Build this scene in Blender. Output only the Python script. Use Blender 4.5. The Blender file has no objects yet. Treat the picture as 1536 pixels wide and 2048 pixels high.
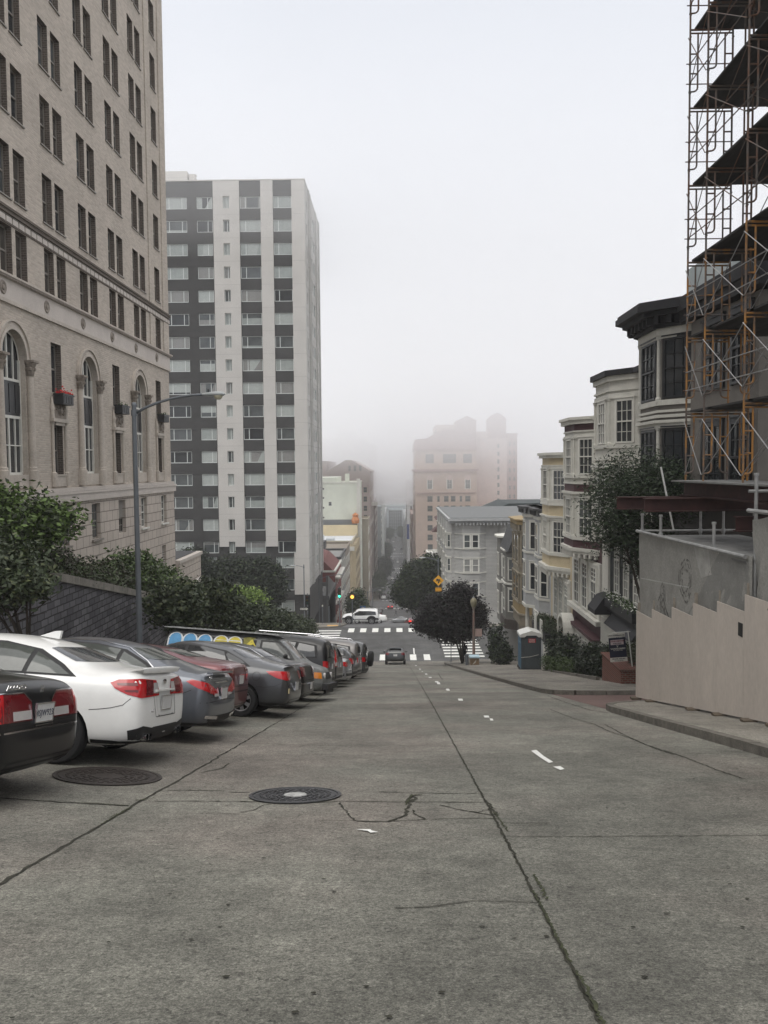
import bpy, bmesh, math, random
from mathutils import Vector, Matrix
from mathutils.bvhtree import BVHTree
R = math.radians
S = bpy.context.scene
COL = S.collection
# ---------------------------------------------------------------- camera (eye 1.6 m above the road, looking down the hill)
cd = bpy.data.cameras.new("camera"); cam = bpy.data.objects.new("camera", cd); COL.objects.link(cam)
cd.sensor_fit = 'VERTICAL'; cd.sensor_height = 24.0; cd.lens = 24.0 * 1656 / 2048
cd.clip_start = 0.05; cd.clip_end = 6000
_y, _p, _r = R(0.80), R(3.08), R(0.5)
fw = Vector((-math.sin(_y) * math.cos(_p), math.cos(_y) * math.cos(_p), -math.sin(_p)))
rt = Vector((math.cos(_y), math.sin(_y), 0)); up = rt.cross(fw)
rt2 = rt * math.cos(_r) - up * math.sin(_r); up2 = up * math.cos(_r) + rt * math.sin(_r)
m3 = Matrix((rt2, up2, -fw)).transposed()
cam.matrix_world = m3.to_4x4()
S.camera = cam
# ---------------------------------------------------------------- world: overcast
W = bpy.data.worlds.new("World"); S.world = W; W.use_nodes = True
nt = W.node_tree; nt.nodes.clear()
o_ = nt.nodes.new('ShaderNodeOutputWorld'); bg = nt.nodes.new('ShaderNodeBackground')
sky = nt.nodes.new('ShaderNodeTexSky'); sky.sky_type = 'NISHITA'; sky.sun_disc = False
sky.sun_elevation = R(62); sky.sun_rotation = R(150); sky.air_density = 1.0; sky.dust_density = 4.0
mul = nt.nodes.new('ShaderNodeVectorMath'); mul.operation = 'SCALE'; mul.inputs['Scale'].default_value = 0.10
tc = nt.nodes.new('ShaderNodeTexCoord'); sx = nt.nodes.new('ShaderNodeSeparateXYZ')
rp = nt.nodes.new('ShaderNodeValToRGB'); e = rp.color_ramp.elements
e[0].position = 0.0; e[0].color = (0.75, 0.76, 0.785, 1)
e[1].position = 0.95; e[1].color = (1.9, 1.87, 1.83, 1)
q = e.new(0.14); q.color = (0.745, 0.762, 0.805, 1)
q = e.new(0.55); q.color = (0.79, 0.81, 0.86, 1)
mx = nt.nodes.new('ShaderNodeMixRGB'); mx.inputs[0].default_value = 0.9
nt.links.new(tc.outputs['Generated'], sx.inputs[0]); nt.links.new(sx.outputs['Z'], rp.inputs[0])
nt.links.new(sky.outputs[0], mul.inputs[0]); nt.links.new(mul.outputs[0], mx.inputs[1]); nt.links.new(rp.outputs[0], mx.inputs[2])
cn_ = nt.nodes.new('ShaderNodeTexNoise'); cn_.inputs['Scale'].default_value = 2.2; cn_.inputs['Detail'].default_value = 5; nt.links.new(tc.outputs['Generated'], cn_.inputs['Vector'])
cr_ = nt.nodes.new('ShaderNodeMapRange'); cr_.inputs[1].default_value = .3; cr_.inputs[2].default_value = .7; cr_.inputs[3].default_value = .965; cr_.inputs[4].default_value = 1.035; nt.links.new(cn_.outputs['Fac'], cr_.inputs[0])
cs_ = nt.nodes.new('ShaderNodeVectorMath'); cs_.operation = 'SCALE'; nt.links.new(mx.outputs[0], cs_.inputs[0]); nt.links.new(cr_.outputs[0], cs_.inputs['Scale']); nt.links.new(cs_.outputs[0], bg.inputs[0]); bg.inputs[1].default_value = 1.0; nt.links.new(bg.outputs[0], o_.inputs[0])
sd = bpy.data.lights.new("sun", 'SUN'); sd.energy = 1.0; sd.angle = R(40); sd.color = (1.0, 0.96, 0.9)
sun = bpy.data.objects.new("sun", sd); COL.objects.link(sun); sun.rotation_euler = (R(28), 0, R(-30))
S.view_settings.view_transform = 'Standard'; S.view_settings.look = 'None'; S.view_settings.exposure = 0.22; S.view_settings.gamma = 1
S.cycles.max_bounces = 14; S.cycles.diffuse_bounces = 3; S.cycles.glossy_bounces = 3; S.cycles.volume_bounces = 12
S.cycles.transparent_max_bounces = 8; S.cycles.use_denoising = True

# ---------------------------------------------------------------- materials
def nn(t, k, **kw):
    n = t.nodes.new(k)
    for a, b in kw.items(): setattr(n, a, b)
    return n
def vmap(t, axis, scale=(1, 1, 1)):
    """object coordinates laid flat on a wall: axis 'x' = wall facing X, 'y' = wall facing Y, None = plain 3-D"""
    c = nn(t, 'ShaderNodeTexCoord'); out = c.outputs['Object']
    if axis:
        s = nn(t, 'ShaderNodeSeparateXYZ'); k = nn(t, 'ShaderNodeCombineXYZ'); t.links.new(out, s.inputs[0])
        t.links.new(s.outputs['Y' if axis == 'x' else 'X'], k.inputs[0]); t.links.new(s.outputs['Z'], k.inputs[1]); out = k.outputs[0]
    m = nn(t, 'ShaderNodeMapping'); m.inputs['Scale'].default_value = scale; t.links.new(out, m.inputs[0])
    return m.outputs[0]
def mat(name, col, rough=0.7, var=0.15, ns=3.0, bump=0.0, bs=40.0, metal=0.0, spec=0.4, coat=0.0, emit=None, es=1.0, alpha=1.0, trans=0.0, stretch=(1, 1, 1), var2=0.0):
    m = bpy.data.materials.new(name); m.use_nodes = True; t = m.node_tree; b = t.nodes['Principled BSDF']
    b.inputs['Roughness'].default_value = rough; b.inputs['Metallic'].default_value = metal
    b.inputs['Specular IOR Level'].default_value = spec; b.inputs['Coat Weight'].default_value = coat; b.inputs['Coat Roughness'].default_value = 0.05
    b.inputs['Alpha'].default_value = alpha; b.inputs['Transmission Weight'].default_value = trans
    c4 = (col[0], col[1], col[2], 1)
    b.inputs['Base Color'].default_value = c4
    if emit: b.inputs['Emission Color'].default_value = (*emit, 1); b.inputs['Emission Strength'].default_value = es
    if var > 0:
        v = vmap(t, None, stretch); n = nn(t, 'ShaderNodeTexNoise'); n.inputs['Scale'].default_value = ns; n.inputs['Detail'].default_value = 5; n.inputs['Roughness'].default_value = 0.65
        t.links.new(v, n.inputs['Vector'])
        r = nn(t, 'ShaderNodeMapRange'); r.inputs[1].default_value = 0.3; r.inputs[2].default_value = 0.7; r.inputs[3].default_value = 1 - var; r.inputs[4].default_value = 1 + var
        t.links.new(n.outputs['Fac'], r.inputs[0]); out = r.outputs[0]
        if var2 > 0:
            n2 = nn(t, 'ShaderNodeTexNoise'); n2.inputs['Scale'].default_value = ns * 14; n2.inputs['Detail'].default_value = 2; t.links.new(v, n2.inputs['Vector'])
            r2 = nn(t, 'ShaderNodeMapRange'); r2.inputs[1].default_value = 0.3; r2.inputs[2].default_value = 0.7; r2.inputs[3].default_value = 1 - var2; r2.inputs[4].default_value = 1 + var2
            t.links.new(n2.outputs['Fac'], r2.inputs[0]); k = nn(t, 'ShaderNodeMath', operation='MULTIPLY'); t.links.new(out, k.inputs[0]); t.links.new(r2.outputs[0], k.inputs[1]); out = k.outputs[0]
        s = nn(t, 'ShaderNodeVectorMath', operation='SCALE'); s.inputs[0].default_value = col[:3]; t.links.new(out, s.inputs['Scale'])
        t.links.new(s.outputs[0], b.inputs['Base Color'])
    if bump > 0:
        v = vmap(t, None); n = nn(t, 'ShaderNodeTexNoise'); n.inputs['Scale'].default_value = bs; n.inputs['Detail'].default_value = 4; t.links.new(v, n.inputs['Vector'])
        bb = nn(t, 'ShaderNodeBump'); bb.inputs['Strength'].default_value = bump; bb.inputs['Distance'].default_value = 0.02
        t.links.new(n.outputs['Fac'], bb.inputs['Height']); t.links.new(bb.outputs[0], b.inputs['Normal'])
    return m
def brick_mat(name, c1, c2, mortar, axis, bw, bh, ms=0.012, rough=0.85, big=0.12, off=0.5, mix=0.0, bumps=0.6, spread=0.0):
    m = bpy.data.materials.new(name); m.use_nodes = True; t = m.node_tree; b = t.nodes['Principled BSDF']
    b.inputs['Roughness'].default_value = rough; b.inputs['Specular IOR Level'].default_value = 0.25
    v = vmap(t, axis); k = nn(t, 'ShaderNodeTexBrick'); k.offset = off
    k.inputs['Color1'].default_value = (*c1, 1); k.inputs['Color2'].default_value = (*c2, 1); k.inputs['Mortar'].default_value = (*mortar, 1)
    k.inputs['Scale'].default_value = 1.0; k.inputs['Brick Width'].default_value = bw; k.inputs['Row Height'].default_value = bh; k.inputs['Mortar Size'].default_value = ms; k.inputs['Mortar Smooth'].default_value = 0.3; k.inputs['Bias'].default_value = mix
    if spread > 0:
        wn = nn(t, 'ShaderNodeTexNoise'); wn.inputs['Scale'].default_value = 3.0; t.links.new(v, wn.inputs['Vector'])
        ad = nn(t, 'ShaderNodeVectorMath', operation='MULTIPLY_ADD'); ad.inputs[1].default_value = (spread,) * 3; t.links.new(wn.outputs['Color'], ad.inputs[0]); t.links.new(v, ad.inputs[2]); t.links.new(ad.outputs[0], k.inputs['Vector'])
    else: t.links.new(v, k.inputs['Vector'])
    n = nn(t, 'ShaderNodeTexNoise'); n.inputs['Scale'].default_value = 0.5; n.inputs['Detail'].default_value = 6; t.links.new(v, n.inputs['Vector'])
    r = nn(t, 'ShaderNodeMapRange'); r.inputs[1].default_value = 0.3; r.inputs[2].default_value = 0.7; r.inputs[3].default_value = 1 - big; r.inputs[4].default_value = 1 + big
    t.links.new(n.outputs['Fac'], r.inputs[0])
    s = nn(t, 'ShaderNodeVectorMath', operation='SCALE'); t.links.new(k.outputs['Color'], s.inputs[0]); t.links.new(r.outputs[0], s.inputs['Scale']); t.links.new(s.outputs[0], b.inputs['Base Color'])
    n3 = nn(t, 'ShaderNodeTexNoise'); n3.inputs['Scale'].default_value = 25; n3.inputs['Detail'].default_value = 3; t.links.new(v, n3.inputs['Vector'])
    sm = nn(t, 'ShaderNodeMath', operation='MULTIPLY_ADD'); sm.inputs[1].default_value = 0.5; inv = nn(t, 'ShaderNodeMath', operation='SUBTRACT'); inv.inputs[0].default_value = 1
    t.links.new(k.outputs['Fac'], inv.inputs[1]); t.links.new(n3.outputs['Fac'], sm.inputs[0]); t.links.new(inv.outputs[0], sm.inputs[2])
    bb = nn(t, 'ShaderNodeBump'); bb.inputs['Strength'].default_value = bumps; bb.inputs['Distance'].default_value = 0.02
    t.links.new(sm.outputs[0], bb.inputs['Height']); t.links.new(bb.outputs[0], b.inputs['Normal'])
    return m
def paint(name, col, metal=0.0, rough=0.35):
    return mat(name, col, rough=rough, var=0.04, ns=6, metal=metal, spec=0.5, coat=0.7)
def glassm(name, col, rough=0.06, var=0.35, ns=0.7):
    return mat(name, col, rough=rough, var=var, ns=ns, spec=0.6)

# ---------------------------------------------------------------- mesh collector
LOCS = {}
class MB:
    def __init__(s): s.v = []; s.f = []; s.m = []
    def face(s, pts, mi=0):
        n = len(s.v); s.v += [tuple(p) for p in pts]; s.f.append(tuple(range(n, n + len(pts)))); s.m.append(mi)
    def box(s, x0, x1, y0, y1, z0, z1, mi=0):
        if x0 > x1: x0, x1 = x1, x0
        if y0 > y1: y0, y1 = y1, y0
        if z0 > z1: z0, z1 = z1, z0
        n = len(s.v); s.v += [(x0, y0, z0), (x1, y0, z0), (x1, y1, z0), (x0, y1, z0), (x0, y0, z1), (x1, y0, z1), (x1, y1, z1), (x0, y1, z1)]
        s.f += [(n, n + 3, n + 2, n + 1), (n + 4, n + 5, n + 6, n + 7), (n, n + 1, n + 5, n + 4), (n + 1, n + 2, n + 6, n + 5), (n + 2, n + 3, n + 7, n + 6), (n + 3, n, n + 4, n + 7)]; s.m += [mi] * 6
    def prism(s, poly, z0, z1, mi=0, top=True, bot=True):
        """poly: list of (x,y) counter-clockwise; z0/z1 numbers or functions of (x,y)"""
        f0 = z0 if callable(z0) else (lambda x, y: z0); f1 = z1 if callable(z1) else (lambda x, y: z1)
        n = len(s.v); k = len(poly)
        s.v += [(x, y, f0(x, y)) for x, y in poly] + [(x, y, f1(x, y)) for x, y in poly]
        for i in range(k):
            j = (i + 1) % k; s.f.append((n + i, n + j, n + k + j, n + k + i)); s.m.append(mi)
        if top: s.f.append(tuple(n + k + i for i in range(k))); s.m.append(mi)
        if bot: s.f.append(tuple(n + i for i in reversed(range(k)))); s.m.append(mi)
    def prism_x(s, poly, x0, x1, mi=0):
        """poly in (y,z), extruded along x"""
        n = len(s.v); k = len(poly)
        s.v += [(x0, y, z) for y, z in poly] + [(x1, y, z) for y, z in poly]
        for i in range(k):
            j = (i + 1) % k; s.f.append((n + i, n + j, n + k + j, n + k + i)); s.m.append(mi)
        s.f.append(tuple(n + k + i for i in range(k))); s.f.append(tuple(n + i for i in reversed(range(k)))); s.m += [mi, mi]
    def prism_y(s, poly, y0, y1, mi=0):
        """poly in (x,z), extruded along y"""
        n = len(s.v); k = len(poly)
        s.v += [(x, y0, z) for x, z in poly] + [(x, y1, z) for x, z in poly]
        for i in range(k):
            j = (i + 1) % k; s.f.append((n + i, n + j, n + k + j, n + k + i)); s.m.append(mi)
        s.f.append(tuple(n + k + i for i in range(k))); s.f.append(tuple(n + i for i in reversed(range(k)))); s.m += [mi, mi]
    def tube(s, pts, r, n=8, mi=0, cap=True):
        pts = [Vector(p) for p in pts]; rr = r if isinstance(r, (list, tuple)) else [r] * len(pts)
        b = len(s.v); ref = None
        for i, p in enumerate(pts):
            d = (pts[min(i + 1, len(pts) - 1)] - pts[max(i - 1, 0)]).normalized()
            if ref is None: ref = d.orthogonal().normalized()
            else: ref = (ref - d * ref.dot(d)); ref = ref.normalized() if ref.length > 1e-6 else d.orthogonal().normalized()
            c = d.cross(ref)
            for k in range(n):
                a = 2 * math.pi * k / n; s.v.append(tuple(p + (ref * math.cos(a) + c * math.sin(a)) * rr[i]))
        for i in range(len(pts) - 1):
            for k in range(n):
                k2 = (k + 1) % n; s.f.append((b + i * n + k, b + i * n + k2, b + (i + 1) * n + k2, b + (i + 1) * n + k)); s.m.append(mi)
        if cap:
            s.f.append(tuple(b + k for k in reversed(range(n)))); s.f.append(tuple(b + (len(pts) - 1) * n + k for k in range(n))); s.m += [mi, mi]
    def lathe(s, prof, c=(0, 0, 0), n=16, mi=0, axis='z'):
        b = len(s.v)
        for r, h in prof:
            for k in range(n):
                a = 2 * math.pi * k / n; x, y, z = r * math.cos(a), r * math.sin(a), h
                if axis == 'y': x, y, z = x, z, y
                elif axis == 'x': x, y, z = z, x, y
                s.v.append((x + c[0], y + c[1], z + c[2]))
        for i in range(len(prof) - 1):
            for k in range(n):
                k2 = (k + 1) % n; s.f.append((b + i * n + k, b + i * n + k2, b + (i + 1) * n + k2, b + (i + 1) * n + k)); s.m.append(mi)
    def add(s, o, M=None):
        n = len(s.v); s.v += [tuple(M @ Vector(p)) for p in o.v] if M else o.v
        s.f += [tuple(n + i for i in f) for f in o.f]; s.m += o.m
    def mesh(s, name, mats, smooth=False, angle=None):
        me = bpy.data.meshes.new(name); me.from_pydata(s.v, [], s.f)
        for m in (mats if isinstance(mats, (list, tuple)) else [mats]): me.materials.append(m)
        if isinstance(mats, (list, tuple)) and len(mats) > 1: me.polygons.foreach_set('material_index', s.m)
        if smooth:
            me.polygons.foreach_set('use_smooth', [True] * len(me.polygons))
            if angle: me.set_sharp_from_angle(angle=R(angle))
        me.update(); return me
    def fixn(s):
        bm = bmesh.new(); vs = [bm.verts.new(p) for p in s.v]
        for f, mi in zip(s.f, s.m):
            try: fc = bm.faces.new([vs[i] for i in f]); fc.material_index = mi
            except ValueError: pass
        bmesh.ops.remove_doubles(bm, verts=bm.verts[:], dist=1e-5); bmesh.ops.recalc_face_normals(bm, faces=bm.faces[:])
        bm.verts.index_update(); s.v = [tuple(v.co) for v in bm.verts]; s.f = [tuple(v.index for v in f.verts) for f in bm.faces]; s.m = [f.material_index for f in bm.faces]; bm.free(); return s
    def build(s, name, mats, parent=None, smooth=False, angle=None, fix=False):
        if fix: s.fixn()
        return link(s.mesh(name, mats, smooth, angle), name, parent)
def link(me, name, parent=None):
    o = bpy.data.objects.new(name, me); COL.objects.link(o)
    if parent is not None:
        o.parent = parent
        l = LOCS.get(parent.name)
        if l is not None: o.location = (-l[0], -l[1], -l[2])
    return o
def tag(o, label=None, cat=None, group=None, kind=None):
    if label: o['label'] = label
    if cat: o['category'] = cat
    if group: o['group'] = group
    if kind: o['kind'] = kind
    return o
def thing(name, label, cat, loc=(0, 0, 0), group=None, local=False):
    o = bpy.data.objects.new(name, None); COL.objects.link(o); o.location = loc; o.empty_display_size = 0.3
    if not local: LOCS[o.name] = tuple(loc)
    return tag(o, label, cat, group)
KIDS = {}
def copy_tree(o, parent=None):
    c = o.copy(); COL.objects.link(c)
    if parent is not None: c.parent = parent
    for ch in list(o.children): copy_tree(ch, c)
    return c
def struct(mb, name, m, smooth=False): return tag(mb.build(name, m, None, smooth), kind='structure')
def text_mb(txt, size, depth=0.004, bold=0.0, align='CENTER', sx=1.0):
    cu = bpy.data.curves.new('lettering', 'FONT'); cu.body = txt; cu.size = size; cu.extrude = depth; cu.offset = bold; cu.align_x = align; cu.align_y = 'CENTER'; cu.resolution_u = 2
    ob = bpy.data.objects.new('lettering', cu); COL.objects.link(ob)
    me = bpy.data.meshes.new_from_object(ob.evaluated_get(bpy.context.evaluated_depsgraph_get()))
    bpy.data.objects.remove(ob); bpy.data.curves.remove(cu)
    b = MB(); b.v = [(v.co.x * sx, v.co.y, v.co.z) for v in me.vertices]; b.f = [tuple(p.vertices) for p in me.polygons]; b.m = [0] * len(b.f); bpy.data.meshes.remove(me); return b
# x-y plane of the text -> stands on a wall: right vector u, up vector z, outward n
def text_on(txt, size, org, u, up_=(0, 0, 1), **kw):
    b = text_mb(txt, size, **kw); u = Vector(u).normalized(); w = Vector(up_).normalized(); n = u.cross(w)
    M = Matrix((u, w, n)).transposed().to_4x4(); M.translation = Vector(org)
    o = MB(); o.add(b, M); return o
# ---------------------------------------------------------------- the hill: height of the ground along the street
GP = [(-40, 7.1), (0, -1.6), (74, -17.73), (77, -17.88), (92, -18.0), (97, -18.38), (185, -37.0), (201, -37.9), (265, -45.2), (281, -45.6), (385, -58.2), (401, -58.6), (485, -61.6), (502, -62.0), (600, -64.4), (800, -66.6), (1200, -68.0), (4000, -70)]
def gz(y):
    for (a, b), (c, d) in zip(GP, GP[1:]):
        if y <= c: return b + (d - b) * (y - a) / (c - a)
    return GP[-1][1]

# ================================================================ GROUND, ROAD, SIDEWALKS
def road_mat(name, base, dark):
    m = bpy.data.materials.new(name); m.use_nodes = True; t = m.node_tree; b = t.nodes['Principled BSDF']
    b.inputs['Roughness'].default_value = 0.8; b.inputs['Specular IOR Level'].default_value = 0.35
    v = vmap(t, None)
    def noise(sc, det, vec=v, ro=0.6, dist=0.0):
        n = nn(t, 'ShaderNodeTexNoise'); n.inputs['Scale'].default_value = sc; n.inputs['Detail'].default_value = det; n.inputs['Roughness'].default_value = ro; n.inputs['Distortion'].default_value = dist; t.links.new(vec, n.inputs['Vector']); return n.outputs['Fac']
    def rng(x, a, b_, c, d):
        r = nn(t, 'ShaderNodeMapRange'); 
        for i, q in enumerate((a, b_, c, d)): r.inputs[i + 1].default_value = q
        t.links.new(x, r.inputs[0]); return r.outputs[0]
    def mulv(a, b_):
        k = nn(t, 'ShaderNodeMath', operation='MULTIPLY'); t.links.new(a, k.inputs[0]); t.links.new(b_, k.inputs[1]); return k.outputs[0]
    vs = vmap(t, None, (0.25, 6.0, 1)); vl = vmap(t, None, (2.2, 0.12, 1))
    f = rng(noise(0.45, 6, ro=0.7), 0.34, 0.66, 0.64, 1.26)                      # slab to slab stains
    f = mulv(f, rng(noise(9, 5, vs), 0.35, 0.65, 0.93, 1.06))         # broomed cross lines
    f = mulv(f, rng(noise(1.0, 3, vl), 0.3, 0.7, 0.92, 1.07))          # wheel tracks along the street
    f = mulv(f, rng(noise(48, 6, ro=0.85), 0.34, 0.66, 0.40, 1.62))
    f = mulv(f, rng(noise(110, 2), 0.35, 0.65, 0.7, 1.3)); f = mulv(f, rng(noise(33, 4, ro=.9), 0.36, 0.47, 0.42, 1.0)); f = mulv(f, rng(noise(38, 3, ro=.9), 0.56, 0.68, 1.0, 1.5)); f = mulv(f, rng(noise(5, 5, ro=.8), 0.34, 0.66, 0.80, 1.16))
    sb_ = nn(t, 'ShaderNodeTexBrick'); sb_.inputs['Color1'].default_value = (.86, .86, .86, 1); sb_.inputs['Color2'].default_value = (1.1, 1.1, 1.1, 1); sb_.inputs['Mortar'].default_value = (1, 1, 1, 1); sb_.inputs['Scale'].default_value = 1; sb_.inputs['Brick Width'].default_value = 3.48; sb_.inputs['Row Height'].default_value = 5.3; sb_.inputs['Mortar Size'].default_value = 0.0; sb_.offset = 0; mp_ = nn(t, 'ShaderNodeMapping'); mp_.inputs['Location'].default_value = (2.6, -1.35, 0); t.links.new(v, mp_.inputs[0]); t.links.new(mp_.outputs[0], sb_.inputs['Vector']); f = mulv(f, sb_.outputs['Color'])                 # aggregate
    f = mulv(f, rng(noise(17, 5, ro=0.8), 0.34, 0.66, 0.78, 1.22))
    vo = nn(t, 'ShaderNodeTexVoronoi'); vo.inputs['Scale'].default_value = 70; t.links.new(v, vo.inputs['Vector'])
    f = mulv(f, rng(vo.outputs['Distance'], 0.08, 0.35, 0.72, 1.06))
    pit = noise(22, 3, ro=0.5); f = mulv(f, rng(pit, 0.28, 0.36, 0.45, 1.0))        # dark pits
    blot = noise(1.7, 5, ro=0.75, dist=0.5); f = mulv(f, rng(blot, 0.28, 0.36, 0.75, 1.0))
    col = nn(t, 'ShaderNodeMixRGB'); col.inputs[1].default_value = (*base, 1); col.inputs[2].default_value = (*dark, 1)
    t.links.new(rng(noise(0.28, 4), 0.42, 0.62, 0, 1), col.inputs[0])
    s = nn(t, 'ShaderNodeVectorMath', operation='SCALE'); t.links.new(col.outputs[0], s.inputs[0]); t.links.new(f, s.inputs['Scale']); t.links.new(s.outputs[0], b.inputs['Base Color'])
    bb = nn(t, 'ShaderNodeBump'); bb.inputs['Strength'].default_value = 0.8; bb.inputs['Distance'].default_value = 0.015; t.links.new(noise(48, 5, ro=.8), bb.inputs['Height']); t.links.new(bb.outputs[0], b.inputs['Normal'])
    return m
M_road = road_mat('old_concrete_road', (0.170, 0.167, 0.142), (0.172, 0.155, 0.134))
M_asph = road_mat('asphalt', (0.088, 0.088, 0.086), (0.078, 0.077, 0.076))
M_far = mat('far_asphalt', (0.115, 0.115, 0.117), var=0.2, ns=0.15)
M_walk = road_mat('sidewalk_concrete', (0.20, 0.187, 0.16), (0.18, 0.166, 0.145))
M_kerb = mat('kerb_concrete', (0.125, 0.115, 0.098), rough=0.9, var=0.35, ns=5, bump=0.6, bs=25, var2=0.3)
M_earth = mat('earth', (0.06, 0.055, 0.045), var=0.3, ns=1, bump=0.5)
M_crack = mat('crack_dirt', (0.028, 0.027, 0.019), rough=1, var=0.5, ns=9)
M_moss = mat('crack_moss', (0.036, 0.04, 0.02), rough=1, var=0.5, ns=12)
M_white = mat('road_paint', (0.70, 0.70, 0.66), rough=0.7, var=0.15, ns=6, var2=0.12)
M_wornp = mat('worn_road_paint', (0.66, 0.66, 0.63), rough=0.7, var=0.2, ns=30)
M_ramp = mat('ramp_yellow', (0.62, 0.36, 0.09), var=0.15, ns=5)
M_redbrick = brick_mat('paving_brick', (0.16, 0.095, 0.085), (0.13, 0.085, 0.078), (0.09, 0.08, 0.07), None, 0.22, 0.11)
ys = sorted(set([y for y, _ in GP] + [-20, -10, 30, 140, 230, 320, 350, 440, 550, 700, 1000, 2000]))
def strip(mb, x0, x1, ya, yb, dz, mi=0):
    yy = [ya] + [y for y in ys if ya < y < yb] + [yb]
    f0 = x0 if callable(x0) else (lambda y: x0); f1 = x1 if callable(x1) else (lambda y: x1)
    for a, b in zip(yy, yy[1:]): mb.face([(f0(a), a, gz(a) + dz), (f1(a), a, gz(a) + dz), (f1(b), b, gz(b) + dz), (f0(b), b, gz(b) + dz)], mi)
M_city = mat('pale_urban_ground', (0.26, 0.25, 0.235), var=.3, ns=.02)
g = MB(); strip(g, -1500, 1500, -40, 4000, -0.02); struct(g, 'ground', M_city)
# kerb line on the right, in (y, x)
KR = [(-40, 5.55), (8, 5.4), (12, 5.30), (16, 5.22), (20, 5.16), (27, 4.98), (32, 4.8), (42, 4.6), (52, 4.45), (62, 4.3), (70, 4.25), (75, 4.3)]
def kr(y):
    for (a, b), (c, d) in zip(KR, KR[1:]):
        if y <= c: return b + (d - b) * (y - a) / (c - a)
    return KR[-1][1]
def lift(x): return max(0.0, (-2.6 - x) * 0.08)      # the parking side of the road rises towards the left kerb
r = MB(); yy_ = [-40, 0, 30, 74, 75.2]
for a, b in zip(yy_, yy_[1:]):
    for x0, x1 in ((-8.2, -2.6), (-2.6, 12)): r.face([(x0, a, gz(a) + lift(x0)), (x1, a, gz(a) + lift(x1)), (x1, b, gz(b) + lift(x1)), (x0, b, gz(b) + lift(x0))])
struct(r, 'road', M_road)
r = MB(); strip(r, -300, 300, 75.2, 93.5, 0.0); struct(r, 'cross_street', M_asph)
r = MB(); strip(r, -7, 7, 93.5, 860, 0.0); struct(r, 'downhill_road', M_far)
for ya, yb in ((185, 201), (265, 281), (385, 401), (485, 502), (600, 616), (700, 716)):
    r = MB(); strip(r, -250, 250, ya, yb, 0.004); struct(r, 'far_cross_street', M_far)
# sidewalks: prism whose top follows the hill, with a stone kerb along the road edge
def walk(name, poly, m=M_walk, h=0.14, kerb=None):
    mb = MB(); mb.prism(poly, lambda x, y: gz(y) - 0.3, lambda x, y: gz(y) + h, 0, bot=False); struct(mb, name, m)
    if kerb:
        k = MB()
        for (a, b) in zip(kerb, kerb[1:]):
            d = Vector((b[0] - a[0], b[1] - a[1])); L = d.length; d /= L; nrm = Vector((-d.y, d.x)); st = max(1, int(L / 1.2)); p0 = Vector(a)
            for i in range(st):
                p = p0 + d * (L * i / st); q_ = p0 + d * (L * (i + 1) / st); dz = random.uniform(-0.006, 0.008)
                pl = [p - nrm * 0.02, q_ - nrm * 0.02, q_ + nrm * 0.16, p + nrm * 0.16]
                k.prism([(w.x, w.y) for w in pl], lambda x, y: gz(y) - 0.1, lambda x, y: gz(y) + h + 0.006 + dz, 0, bot=False)
        k.fixn(); struct(k, 'kerb', M_kerb)
random.seed(4)
yA = [-20, 4, 12, 16, 19.2]
pA = [(kr(y), y) for y in yA] + [(5.26, 20.0), (5.55, 20.6), (6.1, 21.0), (7.0, 21.6), (7.6, 22.6)]
walk('near_sidewalk', [(12, -20)] [::-1] + pA[::1] + [(12, 22.6)], kerb=[(x, y) for x, y in pA])
yB = [27.4, 32, 42, 52, 62, 70]
pB = [(9.9, 26.2), (6.6, 26.0), (5.7, 26.1), (5.15, 26.5)] + [(kr(y), y) for y in yB] + [(4.35, 72.6), (4.8, 74.0), (5.8, 75.2)]
walk('right_sidewalk', [(9.95, 26.2)] [:0] + pB[::1] + [(9.9, 75.2)], kerb=pB)
b = MB(); b.face([(kr(20), 20.0, gz(20) + 0.006), (12, 20.0, gz(20) + 0.006), (12, 27, gz(27) + 0.006), (kr(27), 27, gz(27) + 0.006)]); struct(b, 'brick_driveway', M_redbrick)
walk('left_sidewalk', [(-10.0, -20), (-7.7, -20), (-7.7, 71), (-8.0, 74), (-10.0, 75.2)], h=0.55, kerb=[(-7.7, 71), (-7.7, -20)])
def corner(x, y, r_, sx, sy, n=6):
    return [(x + sx * r_ * (1 - math.cos(math.pi / 2 * i / n)), y + sy * r_ * (1 - math.sin(math.pi / 2 * i / n))) for i in range(n + 1)]
cl = [(-5.8, 99.5)] + [(-5.8, 96.0), (-5.95, 94.6), (-6.4, 93.4), (-7.2, 92.6), (-8.6, 92.2), (-30, 92.2)]
walk('far_left_corner_sidewalk', cl + [(-30, 99.5)], kerb=None)
cr = [(30, 92.4), (7.6, 92.4), (6.0, 92.9), (5.0, 94.0), (4.6, 95.6), (4.6, 99.5)]
walk('far_right_corner_sidewalk', cr + [(30, 99.5)], kerb=None)
for a, b_ in ((99.5, 184), (202, 264), (282, 384), (402, 484), (503, 599), (617, 699), (717, 800)):
    mb = MB(); strip(mb, -10.6, -5.8, a, b_, 0.14); strip(mb, -5.8, -5.78, a, b_, 0.14); strip(mb, 5.8 if a > 100 else 4.6, 9.5, a, b_, 0.14)
    mb.face([(-5.8, a, gz(a) - .1), (-5.8, a, gz(a) + .14), (-5.8, b_, gz(b_) + .14), (-5.8, b_, gz(b_) - .1)])
    struct(mb, 'downhill_sidewalk', M_walk)
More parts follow.
